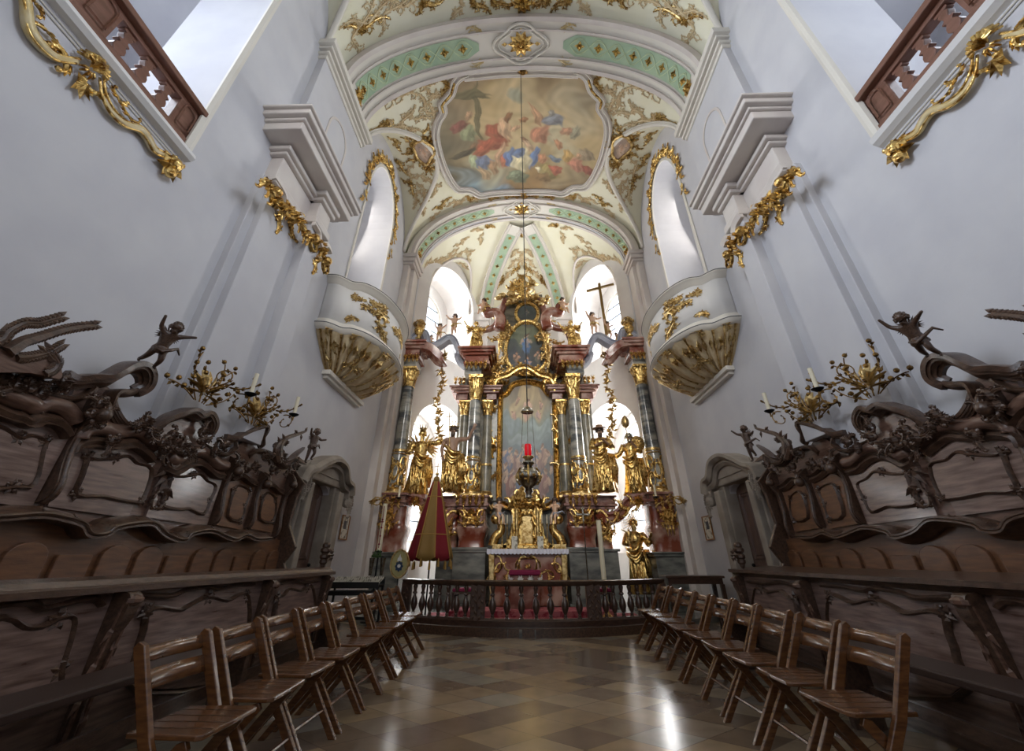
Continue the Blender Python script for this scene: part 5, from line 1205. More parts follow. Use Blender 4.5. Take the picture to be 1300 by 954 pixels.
    xa, xb = sorted((s * 3.9 + (0 if s < 0 else 0), XA + s * 3.02)); m = MB(); stack(m, xa, xb, Yo, 11.6, [(.12, .26, .04), (.26, zt2 - .1, 0), (zt2 - .1, zt2 - .04, .05), (zt2 - .04, zt2, .09)]); m.build('outer_plinth', 'greymarble_dark', T, bev=.01)
    m = MB(); bombe(m, xa + .06, xb - .04, Yo + .06, 11.55, zt2, zl2 - .08, bulge=.16); po = m.build('outer_pedestal', 'redmarble', T, smooth=50)
    m = MB(); stack(m, xa + .1, xb - .1, Yo + .05, 11.6, [(zl2 - .1, zl2 - .02, .02), (zl2 - .02, zl2 + .04, .08), (zl2 + .04, zl2 + .16, .03), (zl2 + .16, zl2 + .22, .1)]); m.build('outer_ledge', 'redmarble_dark', T, bev=.01)
    g = MB(); f3 = front(Yo - .06); xc = (xa + xb) / 2
    for k in range(6): sprig(g, f3, xc + (-1) ** k * .07, zl2 - .35 - .07 * (k // 2), pi / 2 + (-1) ** k * (.6 + .5 * (k // 2)), .4, (-1) ** k, .02, .1, 2)
    for k in (-1, 1): cscroll(g, f3, xc + k * .1, zl2 - .35, pi / 2, .45, k, .026, 4, .1)
    for k in range(3): leaf(g, f3, xc + (k - 1) * .08, zl2 - .5, -pi / 2, .3, .03, .04)
    g.build('gilded_ornament', 'gold', po, norm=False)
    column(T, XA + s * 3.5, Yo + .42, zl2 + .27, Zy(489, 11.1), .19, Zy(466, 11.1) - Zy(489, 11.1))
    zq = Zy(466, 11.1); m = MB(); m.box(XA + s * 3.5 - .2, XA + s * 3.5 + .2, Yo + .22, 11.6, zq, zq + .28); m.build('outer_dado', 'greymarble', T, bev=.01)
    m = MB(); e0, e1 = sorted((XA + s * 3.85, XA + s * 3.15)); stack(m, e0 + .1, e1 - .1, Yo + .2, 11.6, [(zq + .28, zq + .36, .04), (zq + .36, zq + .58, 0), (zq + .58, zq + .66, .1), (zq + .66, zq + .74, .18), (zq + .74, zq + .8, .24)])
    P = smoothline([V((XA + s * 3.2, 11.1, zq + .7)), V((XA + s * 2.95, 11.1, zq + .62)), V((XA + s * 2.75, 11.15, zq + .42)), V((XA + s * 2.6, 11.2, zq + .3)), V((XA + s * 2.5, 11.2, zq + .32))], 5)
    m.sweep(P, [(-.25, -.12), (-.28, 0), (-.3, .1), (.3, .1), (.28, 0), (.25, -.12)], V((0, 0, 1))); m.build('outer_cornice', 'redmarble', T, bev=.015)
    # lower bridge (statue stands on it) and upper volute bridge
    zb_ = Zy(628, 11.1); P = smoothline([V((XA + s * 3.15, 11.2, zb_ - .06)), V((XA + s * 2.85, 11.2, zb_ - .08)), V((XA + s * 2.6, 11.25, zb_ - .2)), V((XA + s * 2.4, 11.3, zb_ - .42)), V((XA + s * 2.15, 11.35, zb_ - .5)), V((XA + s * 1.95, 11.4, zb_ - .35))], 5)
    m = MB(); m.sweep(P, [(-.2, -.2), (-.24, -.06), (-.18, -.02), (-.24, .02), (-.24, .08), (.24, .08), (.24, .02), (.18, -.02), (.24, -.06), (.2, -.2)], V((0, 0, 1))); m.box(XA + s * 2.88 - .26, XA + s * 2.88 + .26, 10.98, 11.45, zb_ - .1, zb_ + .0); m.box(XA + s * 2.88 - .2, XA + s * 2.88 + .2, 11.0, 11.4, zb_ - .25, zb_ - .1); m.build('lower_bridge', 'redmarble', T, smooth=40)
    g = MB(); f3 = front(11.0)
    for k in range(5): sprig(g, f3, XA + s * (2.9 - .14 * k), zb_ - .2 - .06 * k, (pi if s > 0 else 0) + (-1) ** k * .9, .35, (-1) ** k, .025, .11, 2)
    rosette(g, f3, XA + s * 2.88, zb_ - .18, .16, 8, .1); g.build('bridge_gilding', 'gold', T, norm=False)
    zu = Zy(452, 11.5); Xu = lambda px: XA + s * (XA - aY(px, 450, 11.5).x)
    P = smoothline([V((Xu(512), 11.45, Zy(444, 11.5))), V((Xu(525), 11.5, Zy(428, 11.5))), V((Xu(538), 11.5, Zy(424, 11.5))), V((Xu(545), 11.5, Zy(440, 11.5))), V((Xu(556), 11.5, Zy(438, 11.5))), V((Xu(570), 11.5, Zy(430, 11.5))), V((Xu(578), 11.55, Zy(440, 11.5))), V((Xu(584), 11.6, Zy(455, 11.5))), V((Xu(592), 11.65, Zy(462, 11.5)))], 5)
    m = MB(); m.sweep(P, [(-.16, -.1), (-.2, 0), (-.15, .05), (-.2, .1), (.2, .1), (.15, .05), (.2, 0), (.16, -.1)], V((0, 0, 1)))
    for a, b in ((526, 434), (545, 444), (583, 450)): m.ell((Xu(a), 11.5, Zy(b, 11.5)), (.16, .2, .16), 12, 8)
    m.build('upper_bridge', 'bluemarble', T, smooth=50)
    # hanging festoon
    g = MB(); q = random.Random(9 + s); pts = [(565, 452), (562, 470), (566, 490), (561, 510), (565, 530), (566, 548), (572, 562)]
    P = smoothline([V((Xu(a), 11.45, Zy(b, 11.5))) for a, b in pts], 5); g.tube(P, .014, 5)
    for i, p in enumerate(P):
        for k in range(3):
            a = q.uniform(0, 6.28); leaf(g, chart(p, (1, 0, 0), (0, 0, 1), (0, -1, 0)), 0, 0, a, q.uniform(.12, .24), .035, .05, .4)
        if i % 3 == 0: rosette(g, chart(p, (1, 0, 0), (0, 0, 1), (0, -1, 0)), 0, 0, .1, 5, .09)
    fuse('hanging_garland', 'gilded hanging garland of leaves beside the %s altar columns' % side, 'garland', g, 'goldleaf', 'hanging altar garlands', norm=False)
    # top volute in red marble
    P = smoothline([V((Xu(632), 11.9, Zy(418, 11.9))), V((Xu(634), 11.9, Zy(404, 11.9))), V((Xu(626), 11.9, Zy(396, 11.9))), V((Xu(615), 11.9, Zy(398, 11.9))), V((Xu(612), 11.9, Zy(390, 11.9)))], 5)
    m = MB(); m.tube(P, [.2 - .05 * i / 20 for i in range(len(P))], 10); m.ell(P[-1], (.2, .2, .16)); m.build('top_volute', 'redmarble', T, smooth=True)
    m = MB(); P = [V((Xu(a), 12.3, Zy(b, 12.3))) for a, b in ((596, 448), (600, 430), (606, 420), (622, 416), (630, 405), (640, 380))]; m.tube(smoothline(P, 4), .12, 8); m.build('gable_volute', 'redmarble_dark', T, smooth=True)
# centre panel: paintings
def Xc(px, Y): return aY(px, 600, Y).x
Yp = 12.2
PB = [(633, 632), (640, 641), (652, 645), (688, 645), (700, 641), (707, 632), (706, 560), (704, 510), (703, 503), (696, 500), (688, 490), (680, 487), (669, 485), (658, 487), (650, 490), (643, 500), (637, 503), (635, 510), (634, 560)]
def pixplane(P, Y): return [(aY(a, b, Y).x, aY(a, b, Y).z) for a, b in P]
PB2 = pixplane(PB, Yp)
m = MB(); m.box(XA - 1.15, XA + 1.15, 12.4, 12.8, .12, Zy(470, 12.5)); m.box(XA - .75, XA + .75, 12.5, 12.9, 5.5, Zy(376, 12.6)); m.build('centre_wall', 'greenmarble', T, bev=.02)
def paintgrid(name, poly, Y, colfn, nu, nv, parent, mt='oilpaint', th=.03):
    """flat painted canvas cut to an outline, coloured per vertex"""
    us = [p[0] for p in poly]; vs = [p[1] for p in poly]; u0, u1, v0, v1 = min(us), max(us), min(vs), max(vs)
    def inside(u, v):
        c = False; n = len(poly); j = n - 1
        for i in range(n):
            if (poly[i][1] > v) != (poly[j][1] > v) and u < (poly[j][0] - poly[i][0]) * (v - poly[i][1]) / (poly[j][1] - poly[i][1]) + poly[i][0]: c = not c
            j = i
        return c
    V_ = []; Fc = []; ok = {}
    for j in range(nv + 1):
        for i in range(nu + 1): V_.append((u0 + (u1 - u0) * i / nu, Y, v0 + (v1 - v0) * j / nv))
    for j in range(nv):
        for i in range(nu):
            if inside(u0 + (u1 - u0) * (i + .5) / nu, v0 + (v1 - v0) * (j + .5) / nv): a = j * (nu + 1) + i; Fc.append((a, a + 1, a + nu + 2, a + nu + 1))
    me = bpy.data.meshes.new(name); off = WL(parent) if parent else V((0, 0, 0)); me.from_pydata([tuple(V(p) - off) for p in V_], [], Fc)
    at = me.color_attributes.new('Col', 'FLOAT_COLOR', 'POINT'); arr = np.array([colfn((p[0] - u0) / (u1 - u0), (p[2] - v0) / (v1 - v0)) for p in V_], dtype=np.float32); at.data.foreach_set('color', arr.ravel())
    me.materials.append(M[mt]); o = bpy.data.objects.new(name, me); COL.objects.link(o); o.parent = parent; return o
def hx(h): return np.array(lin(h)[:3])
class Paint:
    asp = 1.0; jit = .006; des = .1; toward = np.array((.4, .36, .3))
    """layered soft brush blobs: background gradient, noise-warped clouds, then figure dabs"""
    def __init__(s, seed, bg): s.bg = bg; s.d = []; r = random.Random(seed); s.w = [(r.uniform(2, 9), r.uniform(2, 9), r.uniform(0, 6.3), r.uniform(.006, .03)) for _ in range(10)]
    def blob(s, x, y, rx, ry, col, a=1.0, ang=0, soft=.25): s.d.append((x, y, rx, ry, hx(col), a, cos(ang), sin(ang), soft)); return s
    def person(s, x, y, h, cloth, skin='c99a7c', ang=0, arm=None):
        n0 = len(s.d); s._p(x, y, h, cloth, skin, ang, arm)
        for i in range(n0, len(s.d)): d = s.d[i]; s.d[i] = (x + (d[0] - x) * s.asp, d[1], d[2] * s.asp) + d[3:]
        return s
    def _p(s, x, y, h, cloth, skin, ang, arm):
        ca, sa = cos(ang), sin(ang); f = lambda dx, dy: (x + dx * ca * .75 - dy * sa * .75, y + dx * sa + dy * ca)
        s.blob(*f(0, 0), h * .16, h * .3, cloth, 1, ang, .3); s.blob(*f(-h * .06, -h * .14), h * .1, h * .22, cloth, .8, ang + .4); s.blob(*f(h * .05, h * .05), h * .06, h * .2, skin, .5, ang - .4)
        s.blob(*f(0, h * .36), h * .07, h * .085, skin); s.blob(*f(0, h * .4), h * .065, h * .05, '6b4a34', .9)
        for sg in (-1, 1): s.blob(*f(sg * h * .17, h * .16), h * .045, h * .14, skin, .9, ang + sg * (arm or .8))
        return s
    def __call__(s, x, y):
        wx, wy = x, y
        for a, b, c, d in s.w: wx += d * sin(a * y * 3 + c + b * x); wy += d * sin(b * x * 3 + c * 2 - a * y)
        col = s.bg(wx, wy); k_ = s.jit; jx, jy = x + (wx - x) * .2, y + (wy - y) * .2
        for a, b, c, d in s.w[:5]: t1 = jx; jx += k_ * sin(a * 9 * jy + c * 3 + 5 * jx); jy += k_ * .8 * sin(b * 9 * t1 + c * 5 - 6 * jy)
        for i, (cx, cy, rx, ry, k, al, ca, sa, soft) in enumerate(s.d):
            px, py = (wx, wy) if i < s.nb else (jx, jy)
            dx, dy = px - cx, py - cy; u = (dx * ca + dy * sa) / rx; v = (-dx * sa + dy * ca) / ry; q = (u * u + v * v) * (1 + (.35 * sin(5 * u + 3 * v + i) * sin(4 * v - 2 * u + 2 * i) if i >= s.nb else 0))
            if q < 1: t_ = min(1, (1 - q) / soft) * al; sh = 1 + .16 * (v - u) + .16 * sin(9 * u - 5 * v + i) ; col = col * (1 - t_) + k * sh * t_
        g = 1 + .07 * sin(61 * x + 23 * y + 3 * sin(19 * y)) * sin(47 * y - 31 * x + 2 * sin(23 * x)); col = col * (1 - s.des) + s.toward * s.des * (.4 + 2 * col.mean()); return tuple(np.clip(col * g, 0, 1)) + (1,)
def lerp(cols):
    c = [(a, hx(b)) for a, b in cols]
    def f(t):
        for i in range(len(c) - 1):
            if t <= c[i + 1][0]: q = max(0, (t - c[i][0]) / (c[i + 1][0] - c[i][0])); return c[i][1] * (1 - q) + c[i + 1][1] * q
        return c[-1][1]
    return f
g1 = lerp([(0, '3b3838'), (.25, '4a4a52'), (.45, '56656b'), (.62, '6e8078'), (.8, '8a7f64'), (1, '6d5c48')])
p = Paint(3, lambda x, y: g1(y)); p.asp = 1.9; p.blob(.5, .8, .32, .16, 'b39a6a', .7); p.blob(.2, .62, .25, .08, '6f7f86', .6); p.blob(.8, .6, .25, .07, '7f8f90', .6); p.blob(.5, .5, .4, .05, '7f8c8c', .4); p.nb = 4
p.person(.5, .74, .24, 'b88a72', 'c9a187'); p.person(.28, .7, .12, 'a5806a', ang=.5); p.person(.7, .7, .12, '9a7f78', ang=-.5); p.person(.74, .8, .1, '8a6a5c'); p.person(.3, .82, .1, '8a6a50')
for i, (x, y, c) in enumerate(((.15, .34, '45506e'), (.3, .3, '6a4a44'), (.45, .34, '5b5f68'), (.6, .3, '4d5a72'), (.75, .35, '7a5a50'), (.88, .3, '55524e'), (.05, .22, '5b4a3c'), (.95, .22, '4a4f58'), (.3, .06, '5a3530'), (.68, .05, '3d4a60'), (.2, .16, '6e4038'), (.5, .14, '6b3a3c'), (.75, .16, '77504a'), (.38, .2, '3f4f6a'))): p.person(x, y, .27, c, 'a98870', ang=(i % 3 - 1) * .3)
ALTAR_PAINT = p
pt = thing('altar_painting', 'large arched altar painting of a saint rising over a crowd, gilt frame', 'painting', (XA, Yp, PB2[0][1]))
paintgrid('canvas', PB2, Yp, p, 90, 170, pt)
fp = [V((u, Yp - .02, v)) for u, v in PB2]
Q = smoothline(fp, 3, True); m = MB(); m.sweep(Q, [(-.1, -.05), (-.1, .03), (-.06, .09), (.0, .06), (.04, .1), (.07, .08), (.08, -.05)], V((0, -1, 0)), closed=True); fo = m.build('frame', 'gold', pt, smooth=50)
g = MB(); f3 = front(Yp - .1)
for sg in (-1, 1):
    for (a, b, an, L) in ((704, 500, .6, .5), (706, 568, 1.4, .35), (706, 568, -1.4, .35), (700, 640, -.6, .4), (690, 487, .5, .45)):
        x, z = pixplane([(a, b)], Yp)[0]; x = XA + sg * (x - XA); sprig(g, f3, x, z, an if sg > 0 else pi - an, L, sg, .03, .12, 2); rosette(g, f3, x, z, .1, 7, .07)
    cscroll(g, f3, XA + sg * .75, PB2[10][1] + .05, .5 * sg, .6, -sg, .05, 4, .12)
g.build('frame_ornament', 'gold', pt, norm=False)
# gilded crest and glory between the storeys
g = MB(); f3 = front(11.75); q = random.Random(11)
for sg in (-1, 1):
    P = smoothline([V((XA + sg * .95, 11.75, Zy(497, 11.75))), V((XA + sg * .85, 11.7, Zy(483, 11.75))), V((XA + sg * .5, 11.65, Zy(479, 11.75))), V((XA + sg * .2, 11.6, Zy(472, 11.75))), V((XA, 11.6, Zy(470, 11.75)))], 5); g.tube(P, .055, 7)
    P = [p_ + V((0, .05, .14)) for p_ in P]; g.tube(P, .035, 6)
    for k in range(9): sprig(g, f3, XA + sg * (.1 + .1 * k), Zy(474 + 1.7 * k, 11.75), pi / 2 + sg * q.uniform(-1, 1), .45, sg * (-1) ** k, .03, .13, 2)
    cscroll(g, f3, XA + sg * .95, Zy(490, 11.75), pi / 2, .5, sg, .06, 5, .12)
shell(g, f3, XA, Zy(478, 11.75), pi / 2, .35, 9, 2.6, .1); g.build('gilded_crest', 'gold', T, norm=False)
# upper oval painting
OV = [(669 + 27 * cos(a) * (1 - .12 * sin(a)), 443 - 34 * sin(a)) for a in [2 * pi * i / 28 for i in range(28)]]
g2 = lerp([(0, '2c2b2a'), (.4, '3e4446'), (.7, '55605e'), (1, '6c6552')]); p = Paint(5, lambda x, y: g2(y)); p.asp = 1.4; p.blob(.5, .75, .4, .2, '77805f', .6); p.blob(.3, .3, .3, .2, '39424f', .6); p.nb = 2
p.person(.5, .55, .5, '4b6f9a', 'b7a08a'); p.person(.25, .3, .3, '6a5648'); p.person(.76, .3, .3, '5d5a4c'); p.person(.5, .2, .3, '3f5a7a')
up = thing('oval_painting', 'dark oval upper painting with a blue robed figure in the altar gable', 'painting', (XA, 12.3, Zy(475, 12.3)))
O2 = pixplane(OV, 12.3); paintgrid('canvas', O2, 12.3, p, 60, 80, up)
m = MB(); m.sweep(smoothline([V((u, 12.28, v)) for u, v in O2], 2, True), [(-.07, -.04), (-.06, .07), (.0, .05), (.05, .08), (.06, -.04)], V((0, -1, 0)), closed=True); m.build('frame', 'gold', up, smooth=50)
OV = [(669 + 14 * cos(a), 399 - 13 * sin(a)) for a in [2 * pi * i / 24 for i in range(24)]]; O3 = pixplane(OV, 12.35)
p = Paint(8, lambda x, y: g2(y * .7)); p.blob(.5, .5, .4, .3, '3f4a44', .6); p.nb = 1; p.person(.5, .5, .5, '444c4a', '7f7464')
tp = thing('round_painting', 'small dark round painting below the gilded glory at the altar top', 'painting', (XA, 12.35, Zy(410, 12.35)))
paintgrid('canvas', O3, 12.35, p, 40, 40, tp); m = MB(); m.sweep([V((u, 12.33, v)) for u, v in O3], [(-.06, -.04), (-.05, .06), (.05, .06), (.06, -.04)], V((0, -1, 0)), closed=True); m.build('frame', 'gold', tp, smooth=50)
# gold foliage flanking upper storey
g = MB(); f3 = front(12.1); q = random.Random(21)
for sg in (-1, 1):
    for k in range(16): sprig(g, f3, XA + sg * q.uniform(.62, 1.0), Zy(q.uniform(405, 480), 12.1), q.uniform(0, 6.3), .45, sg * (-1) ** k, .035, .14, 2)
    cscroll(g, f3, XA + sg * .8, Zy(470, 12.1), pi / 2, .9, -sg, .06, 6, .14); cscroll(g, f3, XA + sg * .72, Zy(420, 12.1), pi / 2, .8, sg, .06, 6, .14)
g.build('gable_foliage', 'goldleaf', T, norm=False)
# glory of rays with cloud ring at the very top
gl = thing('gilded_glory', 'gilded sunburst with God the Father figure crowning the high altar', 'sculpture', (XA, 12.2, Zy(388, 12.2)))
g = MB(); c = V((XA, 12.35, Zy(380, 12.3))); 
for k in range(28):
    a = 2 * pi * k / 28; 
    L = .55 if k % 2 else .8
    if abs(sin(a)) > .75: L *= .6
    if -sin(a) > .3: L *= .45
    d = V((cos(a), 0, sin(a))); w_ = V((-sin(a), 0, cos(a))); g.add([c + d * .15 - w_ * .03, c + d * (.15 + L), c + d * .15 + w_ * .03, c + d * .3 + V((0, -.05, 0)), c + d * .3 + V((0, .03, 0))], [(0, 1, 3), (1, 2, 3), (0, 4, 1), (1, 4, 2), (0, 3, 2, 4)])
g.build('ray_burst', 'gold', gl, norm=False)
m = MB(); q = random.Random(2)
for k in range(34): a = q.uniform(0, 6.28); r = q.uniform(.35, .95); m.ell((XA + r * cos(a), 12.3 - q.uniform(0, .2), c.z + .32 + .42 * r * sin(a) + (-.35 if abs(cos(a)) > .7 else 0)), (q.uniform(.08, .17), .1, q.uniform(.06, .12)), 8, 6)
m.build('cloud', 'goldleaf', gl, smooth=True)
g = MB()
for k in range(14): sprig(g, front(12.15), XA + q.uniform(-.45, .45), c.z + q.uniform(.15, .75), q.uniform(0, 3.1), .35, (-1) ** k, .025, .12, 2)
g.build('foliage', 'gold', gl, norm=False)
J, E = skeleton(.75, ((-.14, -.06, .02), (-.25, -.1, .1)), ((.12, -.08, -.08), (.16, -.18, 0))); b = skin_body('father_figure', J, E, 'gold', gl); b.location = (0, -.25, .1)
m = MB(); loft_secs(m, [(.1, 0, 0, .16, .12, 1.5), (.3, 0, 0, .13, .1, 1), (.5, 0, 0, .1, .08, .5), (.6, 0, 0, .06, .05, .2)]); o = lbuild(m, 'robe', 'gold', gl); o.location = (0, -.25, .1)
# ---- statues
zc_ = Zy(628, 11.1)
st, J, hd = statue('saint_statue', 'gilded crowned female saint statue reaching out, left bay of the altar', (XA - 2.93, 11.15, zc_), .25, 1.72, ((-.07, .02, -.14), (-.02, -.1, -.18)), ((.12, -.03, .0), (.26, -.08, .06)), wings=True, group=None, folds=8)
m = MB(); m.lathe([(.07, 0), (.085, .06), (.1, .1)], (hd.x, hd.y, hd.z + .06), 12)
for k in range(7): a = 2 * pi * k / 7; m.tube([(hd.x + .09 * cos(a), hd.y + .09 * sin(a), hd.z + .14), (hd.x + .11 * cos(a), hd.y + .11 * sin(a), hd.z + .26)], [.018, .005], 5)
lbuild(m, 'crown', 'goldleaf', st)
st, J, hd = statue('baptist_statue', 'bare chested saint statue with gold mantle and thin cross staff, left', (XA - 2.03, 10.98, zc_ + .02), .1, 1.78, ((-.05, .0, -.17), (-.02, -.08, -.28)), ((.13, -.04, -.01), (.2, -.08, .14)), bodym='fleshdark', hairm='hairdark', robe='waist', beard=True)
m = MB(); z = hd.z; m.tube([(.28, -.15, .02), (-.05, -.13, 1.2), (-.12, -.1, 2.15)], .013, 6); m.bar((-.2, -.1, 2.02), (-.03, -.1, 2.04), .02, .02); lbuild(m, 'cross_staff', 'goldleaf', st); 
m = MB(); m.lathe([(.13, 0), (.15, .01), (.13, .02)], (hd.x, hd.y + .04, hd.z + .07), 16); 
for k in range(10): a = 2 * pi * k / 10; m.tube([(hd.x + .1 * cos(a), hd.y + .04, hd.z + .1 + .1 * sin(a)), (hd.x + .17 * cos(a), hd.y + .04, hd.z + .1 + .17 * sin(a))], .008, 4)
lbuild(m, 'halo', 'gold', st)
m = MB(); m.ell((.3, -.05, .25), (.13, .1, .1), 10, 7); m.ell((.22, -.13, .36), (.06, .07, .07), 8, 6)
for a, b in ((.22, -.1), (.36, -.1), (.24, .03), (.38, .03)): m.tube([(a, b, .2), (a, b, 0)], .02, 5)
lbuild(m, 'lamb', 'gold', st)
st, J, hd = statue('apostle_statue', 'gilded robed saint statue with crossed arms and dark flat hat, right', (XA + 2.05, 10.98, zc_ + .02), -.1, 1.72, ((-.05, -.07, -.14), (.06, -.13, -.1)), ((.05, -.07, -.14), (-.04, -.14, -.08)), hairm='hairdark', bodym='fleshdark', beard=True, folds=6)
m = MB(); m.lathe([(.02, .1), (.09, .09), (.1, .02), (.2, 0), (.2, -.015), (.02, -.015)], (hd.x, hd.y, hd.z + .06), 16); lbuild(m, 'hat', 'fleshdark', st)
st, J, hd = statue('bishop_statue', 'gilded bishop statue holding a tall lantern staff, right bay of the altar', (XA + 2.88, 11.15, zc_), -.15, 1.6, ((-.08, .0, -.15), (-.22, -.04, -.22)), ((.03, -.07, -.13), (-.06, -.14, -.03)), bodym='fleshdark', hairm='silver', beard=True, folds=9)
m = MB(); m.tube([(-.02, -.2, .0), (-.06, -.18, 1.0), (-.04, -.16, 1.75)], .012, 6); m.lathe([(.02, 0), (.08, .05), (.11, .14), (.1, .24), (.05, .32), (.01, .36)], (-.04, -.16, 1.72), 10); lbuild(m, 'lantern_staff', 'goldleaf', st)
m = MB(); m.ell((.22, .02, 1.32), (.2, .05, .22), 14, 8); rosette(m, chart((.22, -.04, 1.32), (1, 0, 0), (0, 0, 1), (0, -1, 0)), 0, 0, .18, 9, .04); lbuild(m, 'round_shield', 'gold', st)
st, J, hd = statue('madonna_statue', 'gilded Madonna statue with a ring of rays low on the right', (2.72, 11.3, .42), -.15, 1.62, ((-.06, -.08, -.14), (.04, -.16, -.12)), ((.07, -.06, -.15), (.1, -.16, -.06)), bodym='goldleaf', robem='gold', folds=9)
m = MB(); c = V((hd.x, hd.y + .06, hd.z + .02))
for k in range(24): a = 2 * pi * k / 24; d = V((cos(a), 0, sin(a))); m.tube([c + d * .09, c + d * (.25 if k % 2 else .3)], [.012, .003], 4)
lbuild(m, 'rays', 'goldleaf', st)
J2, E2 = skeleton(.5, ((-.1, -.05, .05), (-.2, -.08, .1)), None, ((.0, -.16, -.1), (.0, -.18, -.24)), None, chub=1.2, fingers=False); b = skin_body('child', J2, E2, 'goldleaf', st); b.location = (-.14, -.22, .92)
m = MB(); stack(m, 2.72 - .22, 2.72 + .22, 11.08, 11.52, [(.12, .18, .06), (.18, .36, 0), (.36, .42, .05)]); fuse('statue_base', 'stone block base under the gilded Madonna statue', 'plinth', m, 'greymarble_dark', bev=.01)
# seated angels on the cornices
for side, s in ALT:
    x = XA + s * (XA - aY(603, 430, 11.4).x); z = Zy(447, 11.3) + .02
    st, J, hd = statue('seated_angel', 'gilded winged angel on the %s marble cornice of the altar' % side, (x, 11.35, z), s * -.2, 1.15, ((-.1, -.06, -.08), (-.2, -.12, .05)), ((.1, -.06, -.1), (.18, -.16, -.04)), wings=True, group='gilded angels on the cornices', lean=-.02 * s, robe='full', cat='angel statue')
    for k, (px, py, H, ps, cm) in enumerate(((576, 425, .72, 0, 'goldleaf'), (557, 433, .6, 2, 'goldleaf'), (547, 440, .4, 1, 'goldleaf'))):
        xx = XA + s * (XA - aY(px, py, 11.5).x); zz = Zy(py, 11.5)
        putto(('%s cherub on the %s grey volute bridge' % (('tall standing', 'dancing', 'small crouching')[k], side)), (xx, 11.45, zz - .08 * H), .3 * s + .4 * k, H * 1.15, ps, 'skin', cm, wings=(k == 2), group=None)
    xx = XA + s * (XA - aY(614, 400, 11.9).x); putto('cherub on the %s red marble volute at the altar top' % side, (xx, 11.7, Zy(405, 11.8) - .05), s * .6, .82, 1, 'skin', 'gold', True)
    xx = XA + s * (XA - aY(636, 436, 12).x); putto('gilded cherub beside the oval painting, %s side' % side, (xx, 11.8, Zy(452, 11.9)), s * .5, .75, 0, 'gold', 'goldleaf', True)
    xx = XA + s * (XA - aY(628, 480, 11.7).x)
    # flower vase
    xx = XA + s * (XA - aY(533, 420, 11.4).x); zz = Zy(430, 11.4); v = thing('gilded_urn', 'gilded urn of flowers above the %s outer altar column' % side, 'urn', (xx, 11.35, zz), 'gilded urns of the altar')
    m = MB(); m.lathe([(.1, 0), (.11, .03), (.05, .06), (.06, .1), (.14, .2), (.17, .32), (.12, .42), (.16, .46)], (xx, 11.35, zz), 14); m.build('bowl', 'gold', v, smooth=50)
    m = MB(); q = random.Random(4)
    for k in range(18): a, b = q.uniform(0, 6.28), q.uniform(.1, 1.4); d = V((cos(a) * cos(b), sin(a) * cos(b), sin(b))); p_ = V((xx, 11.35, zz + .5)) + d * .17; rosette(m, chart(p_, d.orthogonal().normalized(), d.cross(d.orthogonal()).normalized(), d), 0, 0, .09, 5, .04)
    m.ell((xx, 11.35, zz + .5), (.15, .15, .15), 10, 7); m.build('flowers', 'goldleaf', v, norm=False)
# big wooden cross on the right bridge
x, y = aY(763, 400, 11.45).x, 11.42; cb = aY(770, 425, y); ct = aY(760.5, 360, y)
t = thing('wooden_cross', 'plain golden brown wooden cross held by cherubs, upper right', 'cross', tuple(cb)); m = MB(); m.bar(cb, ct, .08, .08); a, b = aY(745, 370, y), aY(779, 361, y); m.bar(a, b, .08, .07, V((0, 1, 0))); m.build('beams', 'ochre', t, bev=.008)
# ---- altar table
YM = 10.35; zm = Zy(697, YM); x0, x1 = aY(620, 700, YM).x, aY(720, 700, YM).x
t = thing('altar_table', 'red marble altar table with gilded strapwork front', 'altar table', ((x0 + x1) / 2, YM, .24))
m = MB(); pl = [(x0 + .02, .24), (x0 + .12, .24), (x0 + .1, .6)]; m.box(x0 + .1, x1 - .1, YM + .05, YM + .9, .24, zm - .08); m.build('block', 'redmarble', t, bev=.02)
m = MB(); m.box(x0, x1, YM - .05, YM + .95, zm - .1, zm - .03); m.build('mensa', 'redmarble_dark', t, bev=.015)
g = MB(); f3 = front(YM + .04); xc = (x0 + x1) / 2
for sg in (-1, 1):
    cscroll(g, f3, xc + sg * .2, zm - .3, pi / 2, .5, sg, .022, 3, .06); cscroll(g, f3, xc + sg * .4, zm - .45, .2 * sg, .5, -sg, .022, 3, .06); cscroll(g, f3, xc + sg * .6, zm - .3, pi / 2, .5, -sg, .025, 3, .07)
    cscroll(g, f3, xc + sg * .75, zm - .5, pi / 2, .7, sg, .03, 4, .08); sprig(g, f3, xc + sg * .8, zm - .7, pi / 2, .5, sg, .03, .1, 2); sprig(g, f3, xc + sg * .45, zm - .75, pi / 2, .35, -sg, .02, .08, 2)
    m2 = MB(); m2.prism([(0, .24), (.18, .24), (.14, .5), (.2, .8), (.24, zm - .1), (0, zm - .1)], [], lambda u, v, w: V(((x0 + .14 - u * .6) if sg < 0 else (x1 - .14 + u * .6), YM - .03 + w, v)), .14); m2.build('corner_pilaster', 'goldleaf', t, bev=.02)
g.tube([f3(xc + .28 * cos(a), zm - .38 + .24 * sin(a) * (1 + .2 * cos(2 * a)), .01) for a in [pi * k / 14 for k in range(15)]], .022, 6); shell(g, f3, xc, zm - .4, pi / 2, .12, 5, 2, .03); g.build('gilded_strapwork', 'gold', t, norm=False)
t = thing('altar_cloth', 'white altar cloth with scalloped lace edge on the altar table', 'altar cloth', (xc, YM, zm))
m = MB(); m.box(x0 - .03, x1 + .03, YM - .07, YM + .95, zm - .03, zm - .005); m.build('linen', 'cloth', t)
m = MB(); n = 120; zz = lambda i: zm - .095 - .022 * abs(sin(pi * i / n * 22)); o = len(m.v)
for i in range(n + 1): x = x0 - .03 + (x1 - x0 + .06) * i / n; y = YM - .075 - .006 * sin(i); m.v += [(x, y, zm - .01), (x, y, zz(i))]
